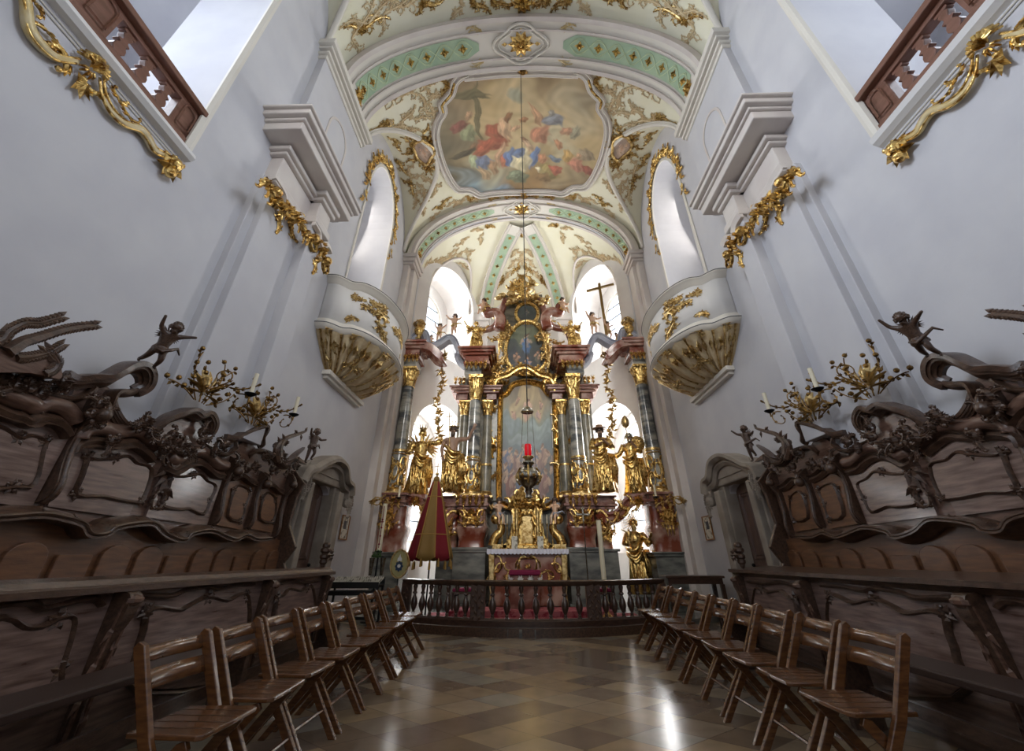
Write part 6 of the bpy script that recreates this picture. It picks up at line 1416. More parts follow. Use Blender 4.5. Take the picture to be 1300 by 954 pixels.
m.f += [(2 * i, 2 * i + 2, 2 * i + 3, 2 * i + 1) for i in range(n)]; m.build('lace_edge', 'lace', t, solid=.004)
# tabernacle
YT = 10.7; t = thing('tabernacle', 'shining gilded tabernacle with domed top in the middle of the altar', 'tabernacle', (xc, YT, zm)); zf = lambda py: Zy(py, YT)
hw = (aY(690, 640, YT).x - aY(648, 640, YT).x) / 2
m = MB(); stack(m, xc - hw * .75, xc + hw * .75, YT, YT + .5, [(zm, zm + .08, .12), (zm + .08, zf(645), 0)]); P = []
m.build('case', 'gold', t, bev=.02)
for sg in (-1, 1):
    m = MB(); pl = [(0, zm), (.34, zm), (.34, zm + .06), (.22, zm + .14), (.12, zm + .3), (.08, zm + .6), (.1, zf(646)), (0, zf(646))]; m.prism(pl, [], lambda u, v, w: V((xc + sg * (hw * .72 + u), YT - .05 + w, v)), .3); m.build('side_volute', 'gold', t, bev=.02)
    m = MB(); m.tube([(xc + sg * hw * .62, YT - .04, zm + .1), (xc + sg * hw * .62, YT - .04, zf(648))], .05, 10); m.build('colonnette', 'goldleaf', t, smooth=50)
z0 = zf(645); m = MB(); m.lathe([(hw * 1.0, 0), (hw * 1.12, .03), (hw * 1.15, .08), (hw * .95, .1), (hw * .9, .16), (hw * .98, .2), (hw * .8, .3), (hw * .6, .4), (hw * .42, .5), (hw * .3, .55)], (xc, YT + .22, z0), 20, sy=.8); m.build('dome', 'gold', t, smooth=50)
m = MB(); m.prism(arch_hole(xc - .13, xc + .13, zm + .12, zf(652), 10), [], lambda u, v, w: V((u, YT - .03 + w, v)), .04); d = m.build('door', 'goldleaf', t, bev=.01)
m = MB(); m.sweep([V((u, YT - .04, v)) for u, v in arch_hole(xc - .15, xc + .15, zm + .1, zf(651), 12)[1:]], [(-.025, -.01), (0, .04), (.025, -.01)], V((0, -1, 0))); m.build('door_moulding', 'gold', d)
g = MB(); f3 = front(YT - .06); q = random.Random(13)
for k in range(10): sprig(g, f3, xc + (-1) ** k * q.uniform(.2, .36), zm + .15 + .1 * (k // 2) * 1.6, pi / 2 + (-1) ** k * .4, .3, (-1) ** k, .016, .08, 2)
shell(g, f3, xc, zf(655), pi / 2, .15, 7, 2.4, .05)
for k in range(16): a = 2 * pi * k / 16; fr_ = chart((xc + hw * .98 * cos(a), YT + .22 + hw * .8 * sin(a), z0 + .06), (-sin(a), cos(a), 0), (0, 0, 1), (cos(a), sin(a), 0)); rosette(g, fr_, 0, 0, .08, 5, .05); leaf(g, fr_, 0, 0, pi / 2 + .3 * (-1) ** k, .26, .06, .08); leaf(g, fr_, 0, 0, -pi / 2, .14, .04, .05)
for sg in (-1, 1): cscroll(g, f3, xc + sg * .42, z0 + .1, pi / 2, .4, -sg, .035, 4, .1); cscroll(g, f3, xc + sg * .3, z0 + .3, pi / 2, .35, sg, .03, 4, .08)
g.build('gilded_relief', 'gold', t, norm=False)
# consoles, kneeling angels, candlesticks
for side, s in ALT:
    x = xc + s * .68; c = thing('gilded_console', 'gilded scroll console on the %s end of the altar table' % side, 'console', (x, YT, zm), 'gilded altar consoles')
    m = MB(); P = smoothline([V((x + s * .16, YT + .1, zm + .06)), V((x + s * .1, YT + .1, zm + .25)), V((x - s * .04, YT + .1, zm + .4)), V((x - s * .02, YT + .1, zm + .58)), V((x + s * .1, YT + .1, zm + .66))], 5); m.tube(P, [.12 - .03 * sin(i) * 0 - .002 * i for i in range(len(P))], 10); m.ell(P[-1], .12, 10, 7); m.build('scroll', 'gold', c, smooth=True)
    m = MB(); stack(m, x - .16, x + .24 if s > 0 else x + .2, YT - .05, YT + .3, [(zm, zm + .1, 0)]); m.build('foot', 'goldleaf', c, bev=.01)
    putto('pink kneeling cherub on the %s gilded altar console' % side, (x + s * .02, YT + .05, zm + .58 - .18), -s * .5, .72, 1, 'skin', 'bluemarble', True)
    for k in range(3):
        x = xc + s * (.36 + .12 * k); y = YM + .22; cs = thing('altar_candlestick', 'slim gilded candlestick, %s on the %s half of the altar' % (('inner one', 'middle one', 'outer one')[k], side), 'candlestick', (x, y, zm), 'altar candlesticks')
        m = MB(); m.lathe([(.05, 0), (.05, .015), (.02, .04), (.012, .08), (.022, .12), (.01, .18), (.009, .42), (.018, .45), (.008, .5), (.03, .53), (.03, .535), (.012, .54)], (x, y, zm), 12); m.build('stem', 'gold', cs, smooth=50)
        m = MB(); m.tube([(x, y, zm + .545), (x, y, zm + .74)], .011, 8); fuse('altar_candle', 'white candle in the %s candlestick on the %s half of the altar' % (('inner', 'middle', 'outer')[k], side), 'candle', m, 'candle', 'altar candles')
    m = MB(); xx = xc + s * .3; m.box(xx - .07, xx + .07, YM + .02, YM + .05, zm, zm + .26); fuse('altar_card', 'upright decorated card leaning at the %s of the tabernacle' % side, 'altar card', m, 'paper', 'altar cards', bev=.01)
# more gilding: leaf friezes on cornices and shell brackets
for side, s in ALT:
    for (xx, Y_, z_, n_, w_) in ((XA + s * (XA - aY(605, 460, 11.1).x), 10.98, Zy(461, 11.0), 5, .7), (XA + s * (XA - aY(584, 481, 11.7).x), 11.7, Zy(481, 11.7), 3, .4), (XA + s * 3.5, 10.85, Zy(452, 10.9), 5, .6), (XA + s * 1.45, 10.95, Zy(632, 10.95), 5, .8), (XA + s * 3.45, 10.7, Zy(634, 10.7), 4, .6)):
        g = MB(); f3 = front(Y_)
        for k in range(n_): u = xx + w_ * ((k + .5) / n_ - .5); rosette(g, f3, u, z_, .08, 6, .05); leaf(g, f3, u, z_ - .04, -pi / 2, .16, .05, .05); cscroll(g, f3, u, z_ + .05, 0, .14, (-1) ** k, .014, 2, .04)
        g.build('gilded_frieze', 'gold', T, norm=False)
    g = MB(); f3 = front(12.1); q = random.Random(31)
    for k in range(10): sprig(g, f3, XA + s * q.uniform(1.02, 1.2), Zy(495 + 14 * k, 12.1), pi / 2 + q.uniform(-1.2, 1.2), .4, (-1) ** k, .022, .1, 2)
    g.build('side_drop', 'goldleaf', T, norm=False)
    g = MB(); f3 = front(11.95)
    for k in range(8): sprig(g, f3, XA + s * (1.05 + .12 * (k % 3)), Zy(470 + 5 * k, 11.95), pi / 2 + q.uniform(-1.5, 1.5), .45, (-1) ** k, .03, .13, 2)
    cscroll(g, f3, XA + s * 1.15, Zy(478, 11.95), .4 * s, .7, -s, .05, 5, .12); g.build('crest_side', 'gold', T, norm=False)

# predella kneeler with purple cushion
xk0, xk1 = aY(646, 725, 9.9).x, aY(686, 725, 9.9).x; zk_ = Zy(724, 9.9)
t = thing('kneeler', 'small carved white kneeling stool before the altar', 'kneeler', ((xk0 + xk1) / 2, 9.9, .24)); m = MB()
m.box(xk0 + .03, xk1 - .03, 9.92, 10.1, .24, zk_ - .1); m.build('body', 'redmarble_dark', t, bev=.01)
m = MB(); f3 = front(9.91)
for k in range(6): sprig(m, f3, xk0 + .08 + .11 * k, zk_ - .2, (-1) ** k * .8 + pi / 2, .14, (-1) ** k, .01, .05, 2)
m.build('carving', 'white', t, norm=False)
m = MB(); m.box(xk0, xk1, 9.86, 10.12, zk_ - .1, zk_); fuse('purple_cushion', 'purple cushion on the kneeling stool before the altar', 'cushion', m, 'purple', bev=.03)
# ------------------------------------------------------------------ CEILING FRESCO AND STUCCO
def hit(px, py):
    d = ray(px, py); t = 1.0; step = .25
    while t < 40:
        p = CAM + d * t
        r = sqrt(p.x ** 2 + (p.y - AC) ** 2) if p.y > AC else 0
        if p.z > 8 and abs(p.x) < 3.99 and r < AR and p.z > fz(p.x, p.y):
            if step < .002: return p
            t -= step; step /= 4
        t += step
    return p
HB = [(603.5, 94), (596, 92), (586, 95), (578, 104), (574, 117), (565, 127), (562, 132), (564, 141), (557, 153), (554, 168), (556, 184), (561, 203), (567, 218), (575, 232), (584, 240), (598, 240.5), (611, 247), (625, 245), (645, 243.5), (664, 243.5)]
XF = .0
L3 = [hit(a, b) for a, b in HB]; x_c = L3[-1].x
half = [(p.x - x_c, p.y) for p in L3]; OUT = half + [(-x, y) for x, y in half[-2::-1]]
us = [p[0] for p in OUT]; vs_ = [p[1] for p in OUT]; FU0, FU1, FV0, FV1 = min(us), max(us), min(vs_), max(vs_)
fres = thing('ceiling_fresco', 'great painted ceiling fresco of heavenly figures and cross in a curved frame', 'fresco', (0, 8, 12.5))
bgl = lerp([(0, '6a5638'), (.15, '86704a'), (.35, 'aa9468'), (.6, 'c9b080'), (.85, 'b99e6c'), (1, '8a7350')])
Paint.jit = .003; Paint.des = .2; Paint.toward = np.array((.56, .46, .32)); p = Paint(17, lambda x, y: bgl(y))
def C(cx, cy): return ((cx - 75) / 1150, 1 - (cy - 70) / 795)
def B(cx, cy, rx, ry, col, a=1, ang=0, soft=.3): p.blob(*C(cx, cy), rx / 1150, ry / 795, col, a, ang, soft)
for a in ((60, 300, 260, 330, '7a7560', .8), (120, 620, 330, 300, '5f5d4f', .8), (1180, 150, 200, 200, '8d8674', .7), (880, 170, 230, 110, '9a8668', .6), (1000, 300, 230, 200, 'b5ab90', .6), (330, 800, 260, 120, '6f8fa0', .9), (160, 680, 140, 130, '7b8d92', .7), (450, 690, 200, 150, '9f9b83', .8), (900, 800, 480, 110, '8c6a3c', .8), (1050, 700, 250, 150, '8b7c60', .8), (640, 210, 230, 160, 'c8b48a', .8), (900, 500, 160, 120, 'b9b294', .8), (650, 500, 250, 200, 'b3a17c', .6), (250, 200, 200, 160, '8d7c66', .6), (1100, 780, 140, 100, '6f5a3e', .8), (420, 860, 180, 50, '6d8da5', .8)): B(*a, soft=.9)
p.nb = len(p.d)
B(362, 290, 20, 190, '6f6a4c', .9, -.03); B(352, 180, 110, 26, '6f6a4c', .9, -.35); B(620, 205, 62, 50, '9aa190', .8, 0, .8)
for a in ((480, 410, 90, 55, '9d4a36', .5), (430, 480, 120, 45, 'a04c38', .2), (370, 520, 60, 50, 'a5543c', 0), (545, 390, 50, 75, 'c7a27e', 0), (565, 325, 26, 30, '8d5f3f', 0), (620, 390, 40, 16, 'c49b78', .4), (790, 440, 80, 70, 'b3745a', 0), (740, 310, 25, 80, 'b58a68', .5), (850, 350, 80, 40, '7c8493', -.5), (825, 305, 24, 24, '8f8d88', 0), (960, 400, 50, 30, 'b07f63', .3), (1010, 400, 30, 45, '93907a', 0), (330, 590, 45, 50, '9fae8a', 0), (300, 495, 28, 30, '8a6a50', 0), (395, 600, 70, 50, '5f7293', 0), (250, 520, 80, 25, '4f4a3c', .1), (500, 560, 30, 90, 'b48f70', 0), (540, 600, 40, 60, 'a9604a', 0), (580, 590, 45, 85, '4f71a0', .2), (740, 600, 38, 85, '4f71a0', -.1), (655, 620, 72, 100, 'c9c09c', 0), (630, 560, 50, 40, '4a6b98', .4), (665, 470, 26, 28, '7d5a44', 0), (690, 510, 35, 45, 'b89a7c', .5), (625, 740, 90, 55, '5f6e58', 0), (600, 725, 50, 30, '7c8a70', 0), (790, 690, 38, 22, 'cfc7a8', -.4), (850, 690, 80, 65, '8a7a48', -.2), (900, 660, 50, 35, 'a24d3e', 0), (800, 610, 40, 40, 'b27a58', 0), (915, 490, 30, 30, 'b07a58', 0), (985, 560, 40, 55, 'b5904e', .3), (1060, 610, 60, 50, 'b0705c', .4), (1150, 630, 50, 35, '8c4038', .4), (1100, 530, 60, 40, '8f7f68', .8), (1050, 550, 22, 24, 'b58c6c', 0), (900, 590, 60, 20, '5d7187', 0), (240, 340, 70, 35, '8b4f4a', .3), (300, 290, 30, 30, 'b38f6e', 0), (290, 400, 60, 55, '8d9672', 0), (670, 340, 30, 20, 'a06a48', 0), (370, 680, 40, 60, 'a58a68', .3), (450, 640, 40, 60, '9c7a5a', 0), (820, 740, 60, 35, '7a5d3a', 0)):
    x, y, rx, ry, col, an = a; B(x, y, rx, ry, col, .9, an, .4)
    B(x - rx * .25, y - ry * .2, rx * .4, ry * .45, '%02x%02x%02x' % tuple(min(255, int(int(col[i:i + 2], 16) * 1.25)) for i in (0, 2, 4)), .6, an, .6); B(x + rx * .3, y + ry * .3, rx * .35, ry * .4, '%02x%02x%02x' % tuple(int(int(col[i:i + 2], 16) * .72) for i in (0, 2, 4)), .55, an, .6)
FRESCO = p
NU, NV = 220, 170
o = paintgrid('painted_scene', OUT, 0, lambda x, y: FRESCO(x, 1 - y), NU, NV, None, 'paint')
for v in o.data.vertices: q = vchart(v.co.x, v.co.z, .04); v.co = q - V((0, 8, 12.5))
o.data.update(); o.parent = fres
def vsweep(path, prof, name, mt, parent, closed=True, n=3):
    P = smoothline([V((a, b, 0)) for a, b in path], n, closed) if n else [V((a, b, 0)) for a, b in path]
    P3 = [vchart(a.x, a.y, 0) for a in P]; N3 = [unit(vchart(a.x, a.y, 1) - q) for a, q in zip(P, P3)]
    m = MB(); m.sweep(P3, prof, N3, closed=closed); return m.build(name, mt, parent, smooth=40)
vsweep(OUT[:-1] if 0 else OUT, [(-.15, -.02), (-.15, .05), (-.12, .09), (-.08, .08), (-.07, .05), (.03, .05), (.05, .1), (.1, .1), (.11, -.02)], 'frame', 'ribgrey', fres)
P = smoothline([V((a, b, 0)) for a, b in OUT], 3, True)
for off in (.05, -.06):
    m = MB(); n = len(P)
    pts = []
    for i in range(n): a, b = P[i - 1], P[(i + 1) % n]; d = unit(b - a); pts.append(vchart(P[i].x - d.y * off * -1, P[i].y + d.x * off * -1, .1))
    m.tube(pts + pts[:1], .02, 5); m.build('frame_edge', 'stonewhite', fres, smooth=True)
# rope of gold along the frame sides
for sg in (-1, 1):
    m = MB()
    for i in range(3, 7):
        for k in range(5): t_ = k / 5; x = sg * (OUT[i][0] * (1 - t_) + OUT[i + 1][0] * t_); y = OUT[i][1] * (1 - t_) + OUT[i + 1][1] * t_; m.ell(vchart(x, y, .1), .035, 6, 4)
    m.build('gilded_beading', 'gold', fres, smooth=True)
def vfr(x0, y0): return lambda u, v, h=0: vchart(x0 + u, y0 + v, h)
# side cartouches with small paintings
pk = Paint(4, lambda x, y: hx('a08a80') * (1 + .2 * sin(9 * x + 5 * y))); pk.blob(.5, .5, .3, .35, 'b79c8a', .8); pk.blob(.35, .35, .2, .2, '7f6a66', .6); pk.nb = 2; pk.person(.5, .5, .5, 'a5806c'); pk.person(.3, .35, .3, '7c6a6c'); pk.person(.72, .4, .3, 'b08f74')
for side, s in (('left', -1), ('right', 1)):
    c = hit(537, 191); cx, cy = s * abs(c.x), c.y
    t = thing('stucco_cartouche', 'gilded cartouche with small pink painting %s of the ceiling fresco' % side, 'cartouche', (cx, cy, fz(cx, cy)), 'stucco cartouches beside the fresco')
    pl = [(.26 * cos(a) * (1 + .12 * cos(3 * a)), .42 * sin(a) * (1 + .1 * cos(4 * a))) for a in [2 * pi * i / 24 for i in range(24)]]
    o = paintgrid('canvas', pl, 0, pk, 30, 40, None, 'paint'); 
    for v in o.data.vertices: v.co = vchart(cx + v.co.x, cy + v.co.z, .06) - t.location
    o.parent = t; m = MB(); m.tube([vchart(cx + a * 1.05, cy + b * 1.05, .07) for a, b in pl + pl[:1]], .05, 6); m.build('frame', 'goldleaf', t, smooth=True)
    g = MB(); f3 = vfr(cx, cy)
    for k in range(10):
        a = 2 * pi * k / 10; x, y = .34 * cos(a), .52 * sin(a); cscroll(g, f3, x, y, a + pi / 2, .36, (-1) ** k, .04, 4, .1); rosette(g, f3, x, y, .08, 5, .08)
        sprig(g, f3, x * 1.15, y * 1.15, a + .5 * (-1) ** k, .34, (-1) ** k, .022, .1, 2)
    g.build('gilded_scrollwork', 'goldleaf', t, norm=False)
# stucco sprays: (px, py, plan angle towards +x/+y, length, kind)
SP = [(470, 128, .35, 1.15, 's'), (500, 118, .5, .9, 's'), (525, 106, .3, .7, 's'), (566, 99, -.8, .5, 'g'), (571, 108, 2.2, .45, 'g'), (547, 128, 1.5, .7, 's'), (543, 142, -1.6, .6, 's'), (548, 120, .4, .4, 's'),
      (492, 154, 1.3, .6, 'g'), (500, 160, .6, .5, 's'), (512, 152, -.4, .5, 's'), (527, 150, .3, .5, 's'), (505, 178, 1.7, .5, 'g'), (515, 168, .2, .45, 's'), (508, 205, 1.2, .6, 'g'), (520, 214, 1.6, .6, 's'), (523, 232, 1.3, .6, 'g'), (530, 245, 1.8, .45, 's'), (535, 222, .5, .5, 's'), (546, 214, .2, .45, 'g'), (548, 228, 1.0, .5, 's'), (555, 236, 2.0, .4, 's'), (540, 238, 1.5, .5, 's'), (536, 262, 1.4, .4, 's'),
      (450, 46, -.7, .9, 's'), (470, 28, -.4, .9, 's'), (490, 16, -.3, .8, 's'), (515, 8, -.2, .8, 's'), (424, 16, -1, .6, 's'), (462, 36, -.1, .6, 'g'), (540, 4, .1, .5, 'g'), (604, 5, .4, .5, 'g'), (590, 9, 2.6, .4, 's'), (630, 4, .2, .4, 'g'),
      (611, 78, .1, .45, 'g'), (600, 73, 2.8, .4, 's'), (640, 82, .1, .35, 'g'), (625, 83, 3, .3, 's'), (655, 84, .5, .3, 'g'), (561, 262, -.6, .5, 'g'), (575, 256, .3, .4, 's'), (598, 252, .1, .4, 'g'), (590, 255, 3.0, .4, 's'), (625, 252, .1, .4, 'g'), (610, 253, 3.2, .35, 's'), (645, 250, .1, .35, 'g'), (658, 249, 1.5, .25, 'g'), (553, 272, 2.2, .4, 's')]
AP = [(582, 321, 1.2, .5, 's'), (576, 318, 2.4, .5, 's'), (590, 318, .5, .5, 's'), (585, 310, -.5, .45, 's'), (572, 326, 3.4, .45, 's'), (595, 326, 1.5, .45, 's'), (588, 334, 1.0, .4, 's'), (611, 300, 1.5, .4, 's'), (605, 290, .6, .35, 's'), (620, 287, .3, .35, 'g'), (545, 329, 1.3, .35, 's'), (556, 331, .5, .35, 's'), (566, 337, 1, .35, 'g'), (573, 344, 1.2, .3, 'g'), (538, 335, 2, .3, 's'), (580, 352, 1.3, .3, 's')]
CE = [(665, 291, 1.57, .4, 'g'), (658, 294, 2.4, .3, 'g'), (665, 322, 1.57, .5, 's'), (655, 330, 2.2, .45, 's'), (660, 340, 2.6, .45, 'g'), (648, 345, 2.3, .4, 's'), (640, 356, 2.6, .35, 'g'), (652, 357, 1.8, .4, 's'), (663, 352, 1.6, .4, 'g'), (655, 318, 2.0, .35, 's')]
gi = 0
for nm, lst, grp, lab in (('stucco_spray', SP, 'stucco sprays on the choir vault', 'gilded stucco spray on the %s side of the choir vault, %s'), ('apse_spray', AP, 'stucco sprays on the apse vault', 'tan stucco spray on the %s bay of the apse vault, %s'), ('altar_bay_spray', CE, 'stucco sprays above the high altar', 'stucco spray over the high altar on the %s, %s')):
    for px, py, a, L, k in lst:
        c = hit(px, py); dx = c.x - x_c
        for side, s in (('left', -1), ('right', 1)):
            x = -s * dx if dx < 0 else s * dx; x = s * abs(dx)
            g = MB(); f3 = vfr(x, c.y); aa = a if s < 0 else pi - a; sg = 1 if (gi % 2) else -1
            sprig(g, f3, 0, 0, aa, L, sg * s, .03, .13, 3); sprig(g, f3, 0, 0, aa + 2.2 * sg * s, L * .55, -sg * s, .024, .1, 2)
            if k == 'g': rosette(g, f3, 0, 0, .11, 7, .08)
            where = 'near the arch' if py < 60 else 'beside the fresco frame' if nm and lst is SP and 540 < px else 'by the window lunette' if lst is not CE else 'in the centre bay'
            o = MB.build(g, nm, 'goldleaf' if k == 'g' else 'stucco'); o.parent = ceiling
        gi += 1
# gilded bosses on the crown line
for (px, py, R, lb) in ((664, 87, .24, 'gilded sun boss at the upper edge of the ceiling fresco'), (665, 246, .2, 'gilded boss at the lower edge of the ceiling fresco'), (664, 4, .25, 'gilded boss on the vault crown nearest the camera')):
    c = hit(px, py); g = MB(); f3 = vfr(c.x, c.y); rosette(g, f3, 0, 0, R, 9, .12); rosette(g, f3, 0, 0, R * .7, 8, .16, .3)
    for sg in (-1, 1): sprig(g, f3, sg * .15, 0, 0 if sg > 0 else pi, .4, sg, .02, .1, 2)
    fuse('gilded_boss', lb, 'boss', g, 'gold', norm=False)
# ------------------------------------------------------------------ LOOSE FURNISHINGS
# sanctuary lamp on its long cord
YL = 5.95; c = hit(661, 88); xl, yl = c.x, c.y; zL = lambda py: aY(669, py, yl).z
t = thing('sanctuary_lamp', 'hanging silver and gold sanctuary lamp with red glass on a long cord', 'lamp', (xl, yl, zL(632)))
m = MB(); m.tube([(xl, yl, c.z), (xl, yl, zL(523))], .009, 5); m.build('cord', 'cable', t)
m = MB(); m.lathe([(.01, .1), (.03, .08), (.07, .05), (.1, 0), (.1, -.012), (.03, .0)], (xl, yl, zL(523)), 16); m.build('smoke_cap', 'silver', t, smooth=50)
for k in range(3):
    a = 2 * pi * k / 3 + .5; m = MB(); m.tube([(xl + .08 * cos(a), yl + .08 * sin(a), zL(523)), (xl + .13 * cos(a), yl + .13 * sin(a), zL(597))], .0035, 4); m.build('chain', 'silver', t)
zb = zL(634); hh = zL(588) - zb
m = MB(); m.lathe([(.005, 0), (.05, .02), (.035, .06), (.06, .1), (.05, .14), (.09, .18), (.155, .25), (.17, .3), (.15, .36), (.09, .42), (.05, .45), (.09, .49), (.08, .52), (.03, .54)], (xl, yl, zb), 24, fold=lambda a, q: 1 + .05 * cos(8 * a)); m.build('vessel', 'silver', t, smooth=60)
g = MB(); cyl = lambda u, v, h=0: V((xl + (.165 + h) * sin(u / .16), yl - (.165 + h) * cos(u / .16), zb + .3 + v))
for k in range(6): cscroll(g, cyl, k * .167, .0, pi / 2, .18, (-1) ** k, .013, 3, .04); rosette(g, cyl, k * .167 + .08, .0, .035, 5, .02)
for k in range(3): a = 2 * pi * k / 3 + .5; g.tube(smoothline([V((xl + r * cos(a), yl + r * sin(a), zb + z)) for r, z in ((.14, .2), (.2, .28), (.19, .36), (.13, .44))], 4), .014, 6)
g.lathe([(.07, 0), (.075, .01), (.04, .03), (.05, .05), (.085, .07), (.085, .085), (.03, .085)], (xl, yl, zb + .5), 18); g.lathe([(.01, -.04), (.03, -.02), (.02, .0)], (xl, yl, zb), 12); g.build('gilded_mount', 'gold', t, norm=False)
m = MB(); m.lathe([(.04, 0), (.05, .03), (.052, .16), (.045, .18)], (xl, yl, zb + .585), 18); m.build('red_glass', 'redglass', t, smooth=50)
# processional canopy
xu, yu = aY(546, 700, 9.0).x, 9.05; zU = lambda py: aY(546, py, yu).z
t = thing('processional_canopy', 'half folded red and gold processional canopy on a pole, left of the altar', 'canopy', (xu, yu, .12))
m = MB(); m.tube([(xu, yu, .12), (xu, yu, zU(604))], .016, 8); m.lathe([(.16, 0), (.16, .02), (.03, .04)], (xu, yu, .12), 14); m.build('pole', 'iron', t, smooth=50)
z0, z1 = zU(708), zU(612); R0 = (aY(568, 700, yu).x - aY(514, 700, yu).x) / 2; NS = 8
def can(a, v): r = (.075 + (R0 - .075) * v ** .92) * (1 - .07 * cos(NS * a) * v); return V((xu + r * cos(a), yu + r * sin(a), z1 + (z0 - z1) * v))
for k in range(NS):
    m = MB(); m.grid(lambda i, j: can(2 * pi * (k + i + .5) / NS, j) + V((0, 0, -.07 * sin(pi * i) * (1 if j == 1 else 0))), 8, 16); m.build('gore', 'ochre' if k % 2 else 'redvelvet', t, smooth=True, solid=.006)
for k in range(NS):
    m = MB(); m.tube([can(2 * pi * (k + .5) / NS, j / 10) for j in range(11)], .01, 5); m.build('braid', 'fringe', t)
m = MB(); 
for v in (.22, .72): m.tube([can(2 * pi * k / 60, v) * 1.0 + V((0, 0, 0)) for k in range(61)], .01, 4)
m.build('hem_band', 'fringe', t)
for k in range(NS * 2):
    p = can(2 * pi * (k + .5) / NS / 2, 1); m = MB(); z = p.z - .03 - (.05 if k % 2 == 0 else 0); m.lathe([(.004, 0), (.014, -.03), (.018, -.04), (.024, -.14), (.02, -.15)], (p.x, p.y, z + .02), 7); m.build('tassel', 'fringe', t)
m = MB(); m.lathe([(.075, 0), (.07, .06), (.045, .1), (.01, .12)], (xu, yu, z1), 12); m.build('cap', 'ochre', t, smooth=True)
zt_ = z1 + .13; m = MB(); m.ell((xu, yu, zt_ + .03), .035, 10, 7); m.tube([(xu, yu, zt_ + .05), (xu, yu, zt_ + .26)], .008, 6); m.tube([(xu - .055, yu, zt_ + .19), (xu + .055, yu, zt_ + .19)], .008, 6); m.build('finial_cross', 'gold', t)
# candle stands
def candle_stand(px, pyt, pym, Y, nm, lab, r, ornate):
    x = aY(px, pym, Y).x; zt, zm_ = aY(px, pyt, Y).z, aY(px, pym, Y).z; t = thing('candle_stand', lab, 'candle stand', (x, Y, .12))
    if ornate: m = MB(); m.lathe([(.17, 0), (.17, .03), (.1, .06), (.04, .12), (.03, .2), (.06, .27), (.03, .33), (.025, .5), (.045, .56), (.03, .62), (.03, zm_ - .3), (.05, zm_ - .24), (.11, zm_ - .16), (.115, zm_ - .14), (.03, zm_ - .13)], (x, Y, .12), 16); m.build('stem', 'gold', t, smooth=50)
    else:
        m = MB(); m.lathe([(.16, 0), (.16, .02), (.02, .04), (.016, zm_ - .16), (.07, zm_ - .14), (.07, zm_ - .12)], (x, Y, .12), 14); m.build('stem', 'iron', t, smooth=50)
        for dx in (-.11, .11):
            m = MB(); m.lathe([(.03, 0), (.05, .25), (.055, .3), (.05, .3), (.025, .01)], (x + dx, Y, zm_ - .42), 12); m.build('glass_tube', 'silver', t, smooth=50)
        m = MB(); m.bar((x - .12, Y, zm_ - .1), (x + .12, Y, zm_ - .1), .015, .015); m.build('cross_bar', 'iron', t)
        m = MB(); q = random.Random(6)
        for k in range(18): leaf(m, chart((x + q.uniform(-.08, .08), Y - .04, zm_ - .05), (1, 0, 0), (0, 0, 1), (0, -1, 0)), 0, 0, q.uniform(0, 6.3), .08, .02, .03)
        m.build('greenery', 'leafgreen', t, norm=False)
    m = MB(); m.tube([(x, Y, zm_), (x, Y, zt)], r, 16); o = tag(m.build('tall_candle', 'candle', smooth=50), nm, 'candle')
    return x, zm_, zt, o
x, a, b, o = candle_stand(767, 661, 737, 9.35, 'thick plain cream candle on the gold stand right of the altar', 'tall gilded candle stand right of the altar holding a thick cream candle', .05, True)
m = MB(); m.tube([(x, 9.35, b), (x, 9.35, b + .02)], .004, 5); m.build('wick', 'iron', o)
x, a, b, o = candle_stand(481, 640, 700, 8.9, 'white Easter candle painted with a red cross, on the dark stand at left', 'dark slender stand with two glass tubes and greenery below the Easter candle', .045, False)
m = MB(); fq = chart((x, 8.9 - .047, 0), (1, 0, 0), (0, 0, 1), (0, -1, 0)); zc = (a + b) / 2
m.add([fq(-.008, a + .05), fq(.008, a + .05), fq(.008, b - .05), fq(-.008, b - .05)], [(0, 1, 2, 3)]); m.add([fq(-.03, zc + .08), fq(.03, zc + .08), fq(.03, zc + .1), fq(-.03, zc + .1)], [(0, 1, 2, 3)])
for k in range(4): m.ell(fq(0, a + .12 + .15 * k, 0), (.02, .01, .02), 6, 4)
m.build('painted_cross', 'redvelvet', o)
# oval emblem shield on a pole
xo, zo, yo = aY(507, 716, 7.9).x, aY(507, 716, 7.9).z, 7.9
t = thing('oval_emblem', 'oval gold rimmed emblem board with dark blue badge and white flame, by the rail', 'emblem board', (xo, yo, 0)); q = random.Random(1)
m = MB(); el = [(xo + .15 * cos(a), zo + .21 * sin(a)) for a in [2 * pi * k / 36 for k in range(36)]]; m.prism(el, [], lambda u, v, w: V((u, yo + w, v)), .02); m.build('board', 'olive', t)
m = MB(); m.sweep([V((u, yo - .002, v)) for u, v in el], [(-.018, -.02), (-.012, .012), (.012, .012), (.018, -.02)], V((0, -1, 0)), closed=True); m.build('rim', 'goldleaf', t, smooth=50)
m = MB(); m.prism([(xo + .065 * cos(a) * (1 + .12 * cos(8 * a)), zo - .04 + .075 * sin(a) * (1 + .12 * cos(8 * a))) for a in [2 * pi * k / 48 for k in range(48)]], [], lambda u, v, w: V((u, yo - .008 + w, v)), .01); m.build('badge', 'navy', t)
m = MB(); m.prism([(xo + .028 * cos(a), zo - .035 + .028 * sin(a)) for a in [2 * pi * k / 20 for k in range(20)]], [], lambda u, v, w: V((u, yo - .014 + w, v)), .008); m.prism([(xo - .04, zo + .04), (xo + .04, zo + .04), (xo + .035, zo + .08), (xo + .012, zo + .11), (xo, zo + .15), (xo - .012, zo + .11), (xo - .035, zo + .08)], [], lambda u, v, w: V((u, yo - .014 + w, v)), .008); m.build('white_flame', 'white', t)
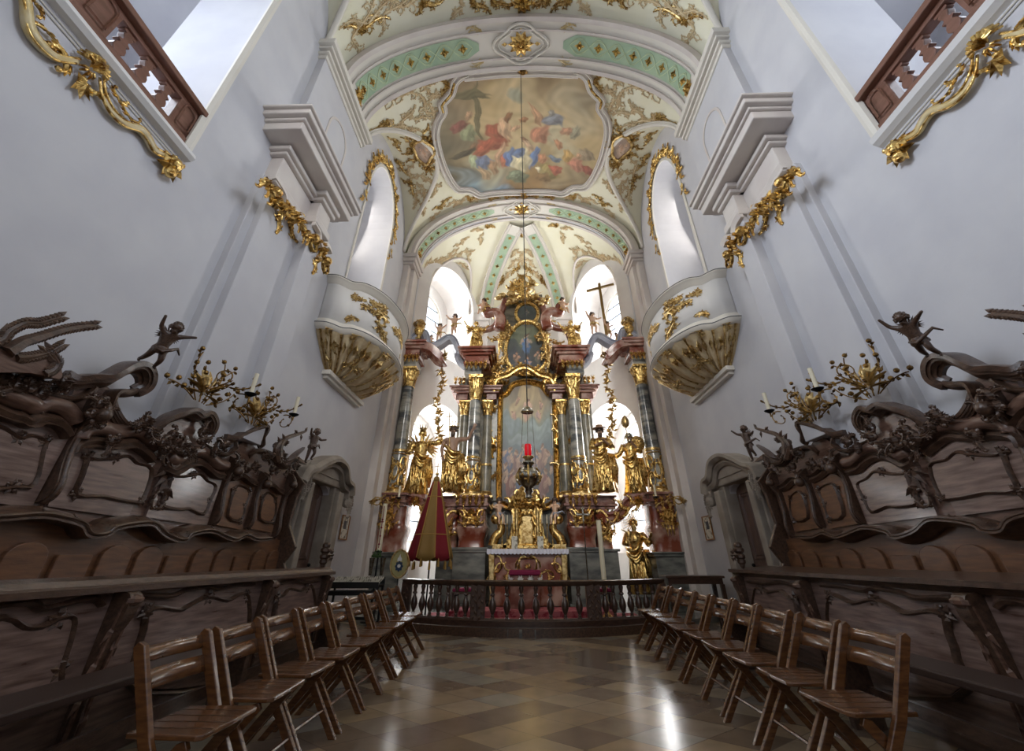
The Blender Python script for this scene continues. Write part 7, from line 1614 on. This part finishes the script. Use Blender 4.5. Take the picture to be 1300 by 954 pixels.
m = MB(); m.tube([(xo, yo + .03, 0), (xo, yo + .03, zo - .2)], .012, 6); m.box(xo - .12, xo + .12, yo - .08, yo + .14, 0, .03); m.build('pole', 'iron', t)
# black rack with white slats (votive lights) at left
xa_, xb_ = aY(420, 738, 7.7).x, aY(484, 738, 7.7).x; zr = aY(450, 738, 7.7).z
t = thing('votive_rack', 'black metal stand with a row of slanted white cards beside the left desk', 'rack', ((xa_ + xb_) / 2, 7.7, 0))
m = MB(); m.box(xa_, xb_, 7.6, 7.9, zr - .08, zr - .05); m.box(xa_, xb_, 7.58, 7.6, zr - .1, zr - .01); m.box(xa_, xb_, 7.9, 7.92, zr - .1, zr + .05); m.build('tray', 'black', t, bev=.004)
for a in (xa_ + .02, xb_ - .02):
    for y in (7.62, 7.88): m = MB(); m.box(a - .015, a + .015, y - .015, y + .015, 0, zr - .08); m.build('leg', 'black', t)
m = MB(); m.box(xa_, xb_, 7.61, 7.63, .3, .34); m.box(xa_, xb_, 7.6, 7.9, zr - .2, zr - .14); m.build('crossbar', 'black', t)
for k in range(24): x = xa_ + .03 + (xb_ - xa_ - .06) * k / 23; m = MB(); m.bar((x, 7.62, zr - .04), (x + .02, 7.86, zr + .05), .006, .035); m.build('white_card', 'paper', t)
# open lectern-like desk at right, beyond the chairs
x0, x1 = aY(842, 735, 9.3).x, aY(915, 735, 9.3).x; zd = aY(880, 731, 9.3).z
t = thing('side_table', 'open dark wooden side table between the rail and the right desk', 'table', ((x0 + x1) / 2, 9.3, 0))
m = MB(); m.box(x0, x1, 9.1, 9.6, zd - .04, zd); m.build('table_top', 'railwood', t, bev=.008); m = MB(); m.box(x0 + .04, x1 - .04, 9.13, 9.57, zd - .14, zd - .04); m.build('apron', 'railwood', t)
for a in (x0 + .06, x1 - .06):
    for y in (9.15, 9.55): m = MB(); m.box(a - .03, a + .03, y - .03, y + .03, 0, zd - .14, tx=-.005, ty=-.005); m.build('leg', 'railwood', t)
# wall pictures
for s, lst in ((-1, [((430, 651), (446, 685), 'narrow framed print hanging on the left wall past the side door')]), (1, [((894, 661), (907, 700), 'framed print hanging on the right wall near the altar')])):
    for (a, b, lb) in lst:
        p0, p1 = aX(a[0], a[1], s * 3.97), aX(b[0], b[1], s * 3.97); y0, y1 = sorted((p0.y, p1.y)); z1, z0 = 1.98, 1.52; yc = (y0 + y1) / 2; y0, y1 = yc - .2, yc + .2
        t = thing('framed_print', lb, 'picture', (s * 3.98, yc, z0)); fw = wch(s, 3.995)
        m = MB(); m.prism([(y0, z0), (y1, z0), (y1, z1), (y0, z1)], [], lambda u, v, w: fw(u, v, .015 - w), .014); m.build('paper', 'paper', t)
        m = MB(); m.sweep([fw(u, v, .01) for u, v in ((y0, z0), (y1, z0), (y1, z1), (y0, z1))], [(-.015, 0), (-.015, .02), (.015, .02), (.015, 0)], V((-s, 0, 0)), closed=True); m.build('frame', 'frame_wood', t)
        m = MB(); m.prism([(yc - .07, z0 + .2), (yc + .07, z0 + .2), (yc + .07, z0 + .36), (yc - .07, z0 + .36)], [], lambda u, v, w: fw(u, v, .018 - w), .006); m.build('picture_image', 'lead', t)
# wall arm candle holders near the altar
for s in (-1, 1):
    y, z = 10.25, 2.36; x = s * 3.82; t = thing('wall_candle_holder', 'curling iron and gold candle arm on the %s pier by the altar' % SD[s], 'candle arm', (x, y, z), 'wall candle arms by the altar')
    f3 = lambda u, v, h=0: V((x - s * u, y - h, z + v)); g = MB()
    scroll(g, f3, spir(0, 0, .3, .42, -2, 5, 20), .02, .014, leaves=4, ll=.07, n=6); scroll(g, f3, spir(.42, .0, -.3, .38, 3, -7, 20), .018, .012, leaves=4, ll=.06, n=6); scroll(g, f3, spir(.1, .02, 1.5, .6, -9, -14, 26), .016, .012, leaves=5, ll=.06, n=6); scroll(g, f3, spir(.3, -.05, -1, .4, 8, 16, 20), .014, .01, leaves=3, ll=.05, n=6)
    rosette(g, f3, .1, .0, .09, 7, .05); g.build('arm', 'goldleaf', t, norm=False)
    m = MB(); m.lathe([(.02, 0), (.07, .03), (.075, .04), (.03, .05)], f3(.72, .06, 0), 12); m.build('drip_pan', 'iron', t, smooth=50)
    m = MB(); p = f3(.72, .11, 0); m.tube([p, p + V((0, 0, .26))], .025, 10); fuse('wall_candle', 'white candle on the %s wall candle arm by the altar' % SD[s], 'candle', m, 'candle', smooth=50)
# gilded sconces rising from the stall crests
for s in (-1, 1):
    for (px, py, tp, nm) in ((256, 500, (318, 501), 'larger nearer'), (321, 530, (373, 527), 'smaller farther')):
        u0, v0 = px2(px, py, 3.6); arm = aX(tp[0], tp[1], -3.25); t = thing('gilded_sconce', '%s gilded sconce with flower sprays on the %s choir stall crest' % (nm, SD[s]), 'sconce', (s * 3.6, u0, v0), 'gilded sconces on the stall crests')
        fx = wch(s, 3.6); g = MB()
        for k in range(9): a = pi / 2 + (k - 4) * .42; g.tube([fx(u0 + r * cos(a), v0 + r * sin(a), .04 * sin(r * 12)) for r in (.02, .1, .18, .26)], [.008, .024, .036, .01], 6, flat=.4)
        g.build('fan_palmette', 'goldleaf', t, norm=False)
        g = MB(); q = random.Random(int(px))
        for (a, L, k0) in ((2.3, .55, -2.2), (1.0, .55, 2.0), (1.7, .4, .8), (.4, .45, 1.5), (2.7, .4, 1.8), (1.3, .6, -1.2)):
            P = spir(u0 + .1 * cos(a), v0 - .1, a, L, k0 * .3, k0 * 1.4, 14); g.tube([fx(p_[0], p_[1], .02) for p_ in P], .007, 5)
            for i in range(2, 15, 2): leaf(g, fx, P[i][0], P[i][1], q.uniform(0, 6.28), .07, .02, .03); 
            for i in (6, 10, 14): p_ = fx(P[i][0] + q.uniform(-.04, .04), P[i][1] + q.uniform(0, .05), .03); g.ell(p_, .026, 7, 5)
        g.build('flower_spray', 'oldgold', t, norm=False)
        pa = V((s * 3.55, u0, v0)); pb = V((s * abs(arm.x), arm.y, arm.z)); d = pb - pa; L = d.length; ex_ = d.normalized(); up = V((0, 0, 1)); f3 = lambda u, v, h=0: pa + ex_ * u + up * v + ex_.cross(up) * h
        g = MB(); scroll(g, f3, spir(0, 0, .7, L * .6, -3.0, 2.0, 18), .014, .009, leaves=5, ll=.08, n=6); scroll(g, f3, spir(L * .45, .08, -.5, L * .75, 5, 2, 20), .011, .008, leaves=4, ll=.06, n=6); scroll(g, f3, spir(L * .2, .1, 0, .5, 8, 18, 22), .009, .006, leaves=3, ll=.05, n=5); scroll(g, f3, spir(L * .7, .0, .3, .45, -8, -18, 22), .009, .006, leaves=3, ll=.05, n=5)
        g.tube([pb + V((0, 0, -.08)), pb], .01, 6); g.build('arm', 'oldgold', t, norm=False)
        m = MB(); m.lathe([(.015, -.03), (.03, -.02), (.06, 0), (.065, .01), (.02, .012)], pb, 14); m.build('drip_pan', 'iron', t, smooth=50)
        m = MB(); m.tube([pb + V((0, 0, .012)), pb + V((0, 0, .26))], .024, 10); fuse('sconce_candle', 'cream candle in the %s sconce on the %s stall crest' % (nm, SD[s]), 'candle', m, 'candle', smooth=50)
# carved cherubs perched on the stall crests
for s in (-1, 1):
    for (px, py, H, ps, lb, X_) in ((184, 466, .5, 2, 'dark carved cherub tumbling on the large scroll of the %s choir stall', 3.5), (391, 583, .52, 0, 'dark carved cherub at the altar end of the %s choir stall crest', 3.5)):
        u0, v0 = px2(px, py, X_); putto(lb % SD[s], (s * X_, u0, v0 - .12 * H), (-pi / 2 if s < 0 else pi / 2) * -1 + (.4 * s), H, ps, 'walnut_dark', 'walnut_dark', True, tilt=(.5 if ps == 2 else .12), name='carved_cherub')
# crucifix on the right pedestal front, reliquary cross
x, z, y = aY(741, 655, 10.6).x, aY(741, 655, 10.6).z, 10.72
t = thing('standing_cross', 'silver trefoil cross on a staff before the right red marble pedestal', 'cross', (x, y, .12)); m = MB(); m.tube([(x, y, .12), (x, y, z - .1)], .012, 6); m.lathe([(.12, 0), (.12, .02), (.02, .04)], (x, y, .12), 12); m.build('staff', 'silver', t)
m = MB(); m.bar((x, y, z - .12), (x, y, z + .16), .03, .02, V((0, 1, 0))); m.bar((x - .13, y, z + .04), (x + .13, y, z + .04), .03, .02, V((0, 1, 0)))
for dx, dz in ((-.13, .04), (.13, .04), (0, .17)):
    for a in (0, pi / 2, pi, -pi / 2): m.ell((x + dx + .025 * cos(a), y, z + dz + .025 * sin(a)), (.02, .012, .02), 6, 4)
m.build('cross_head', 'silver', t)
# sedilia seen through the rail
for k, x in enumerate((-1.35, 1.5)):
    y = 9.75; t = thing('sanctuary_stool', 'dark wooden stool with purple seat behind the communion rail, %s' % ('left' if k == 0 else 'right'), 'stool', (x, y, .14)); m = MB(); m.box(x - .22, x + .22, y - .18, y + .18, .52, .56); m.build('seat_frame', 'railwood', t, bev=.006); m = MB(); m.box(x - .21, x + .21, y - .17, y + .17, .56, .62); m.build('cushion', 'purple', t, bev=.02)
    for a in (-.19, .19):
        for b in (-.15, .15): m = MB(); m.box(x + a - .02, x + a + .02, y + b - .02, y + b + .02, .14, .52); m.build('leg', 'railwood', t)
# ------------------------------------------------------------------ LIGHT
w = bpy.data.worlds.new('world'); sc.world = w; w.use_nodes = True
bg = w.node_tree.nodes['Background']; bg.inputs[0].default_value = (.86, .92, 1.0, 1); bg.inputs[1].default_value = 2.0
def area(name, loc, direction, sx, sy, power, col, spread=180):
    l = bpy.data.lights.new(name, 'AREA'); l.shape = 'RECTANGLE'; l.size = sx; l.size_y = sy; l.energy = power; l.color = col; l.spread = rad(spread)
    o = bpy.data.objects.new(name, l); COL.objects.link(o); o.location = loc; o.rotation_euler = V(direction).to_track_quat('-Z', 'Y').to_euler()
for s in (-1, 1):
    area('daylight_apse_window', (s * 4.2, 13.7, 9.3), (-s * .7, -.7, -.25), 1.7, 2.8, 200, (1, .98, .94))
    area('daylight_apse_window', (s * 4.2, 13.7, 3.6), (-s * .7, -.7, 0), 1.7, 3.4, 230, (1, .98, .95))
    area('daylight_side_niche', (s * 5.1, 8.0, 8.6), (-s, 0, -.2), 1.8, 4.4, 40, (1, .95, .87))
    area('daylight_oratory_window', (s * 7.5, .8, 8.4), (-s, -.25, -.2), 3.4, 3.2, 260 if s < 0 else 120, (.8, .88, 1), 120)
area('added_rear_fill', (0, -3.7, 8.5), (0, 15, -4.0), 5, 4, 60, (1, .97, .92), 42)  # added fill behind the camera, narrow beam to brighten the altar; no window there
area('added_rear_fill', (0, -3.8, 4), (0, 1, .1), 6, 5, 40, (.84, .9, 1))  # second added fill behind the camera, wide and weak, no real source
vs = sc.view_settings; sc.display_settings.display_device = 'sRGB'
vs.view_transform = 'Standard'; vs.look = 'None'; vs.gamma = 1; vs.use_curve_mapping = False; vs.exposure = 0.76
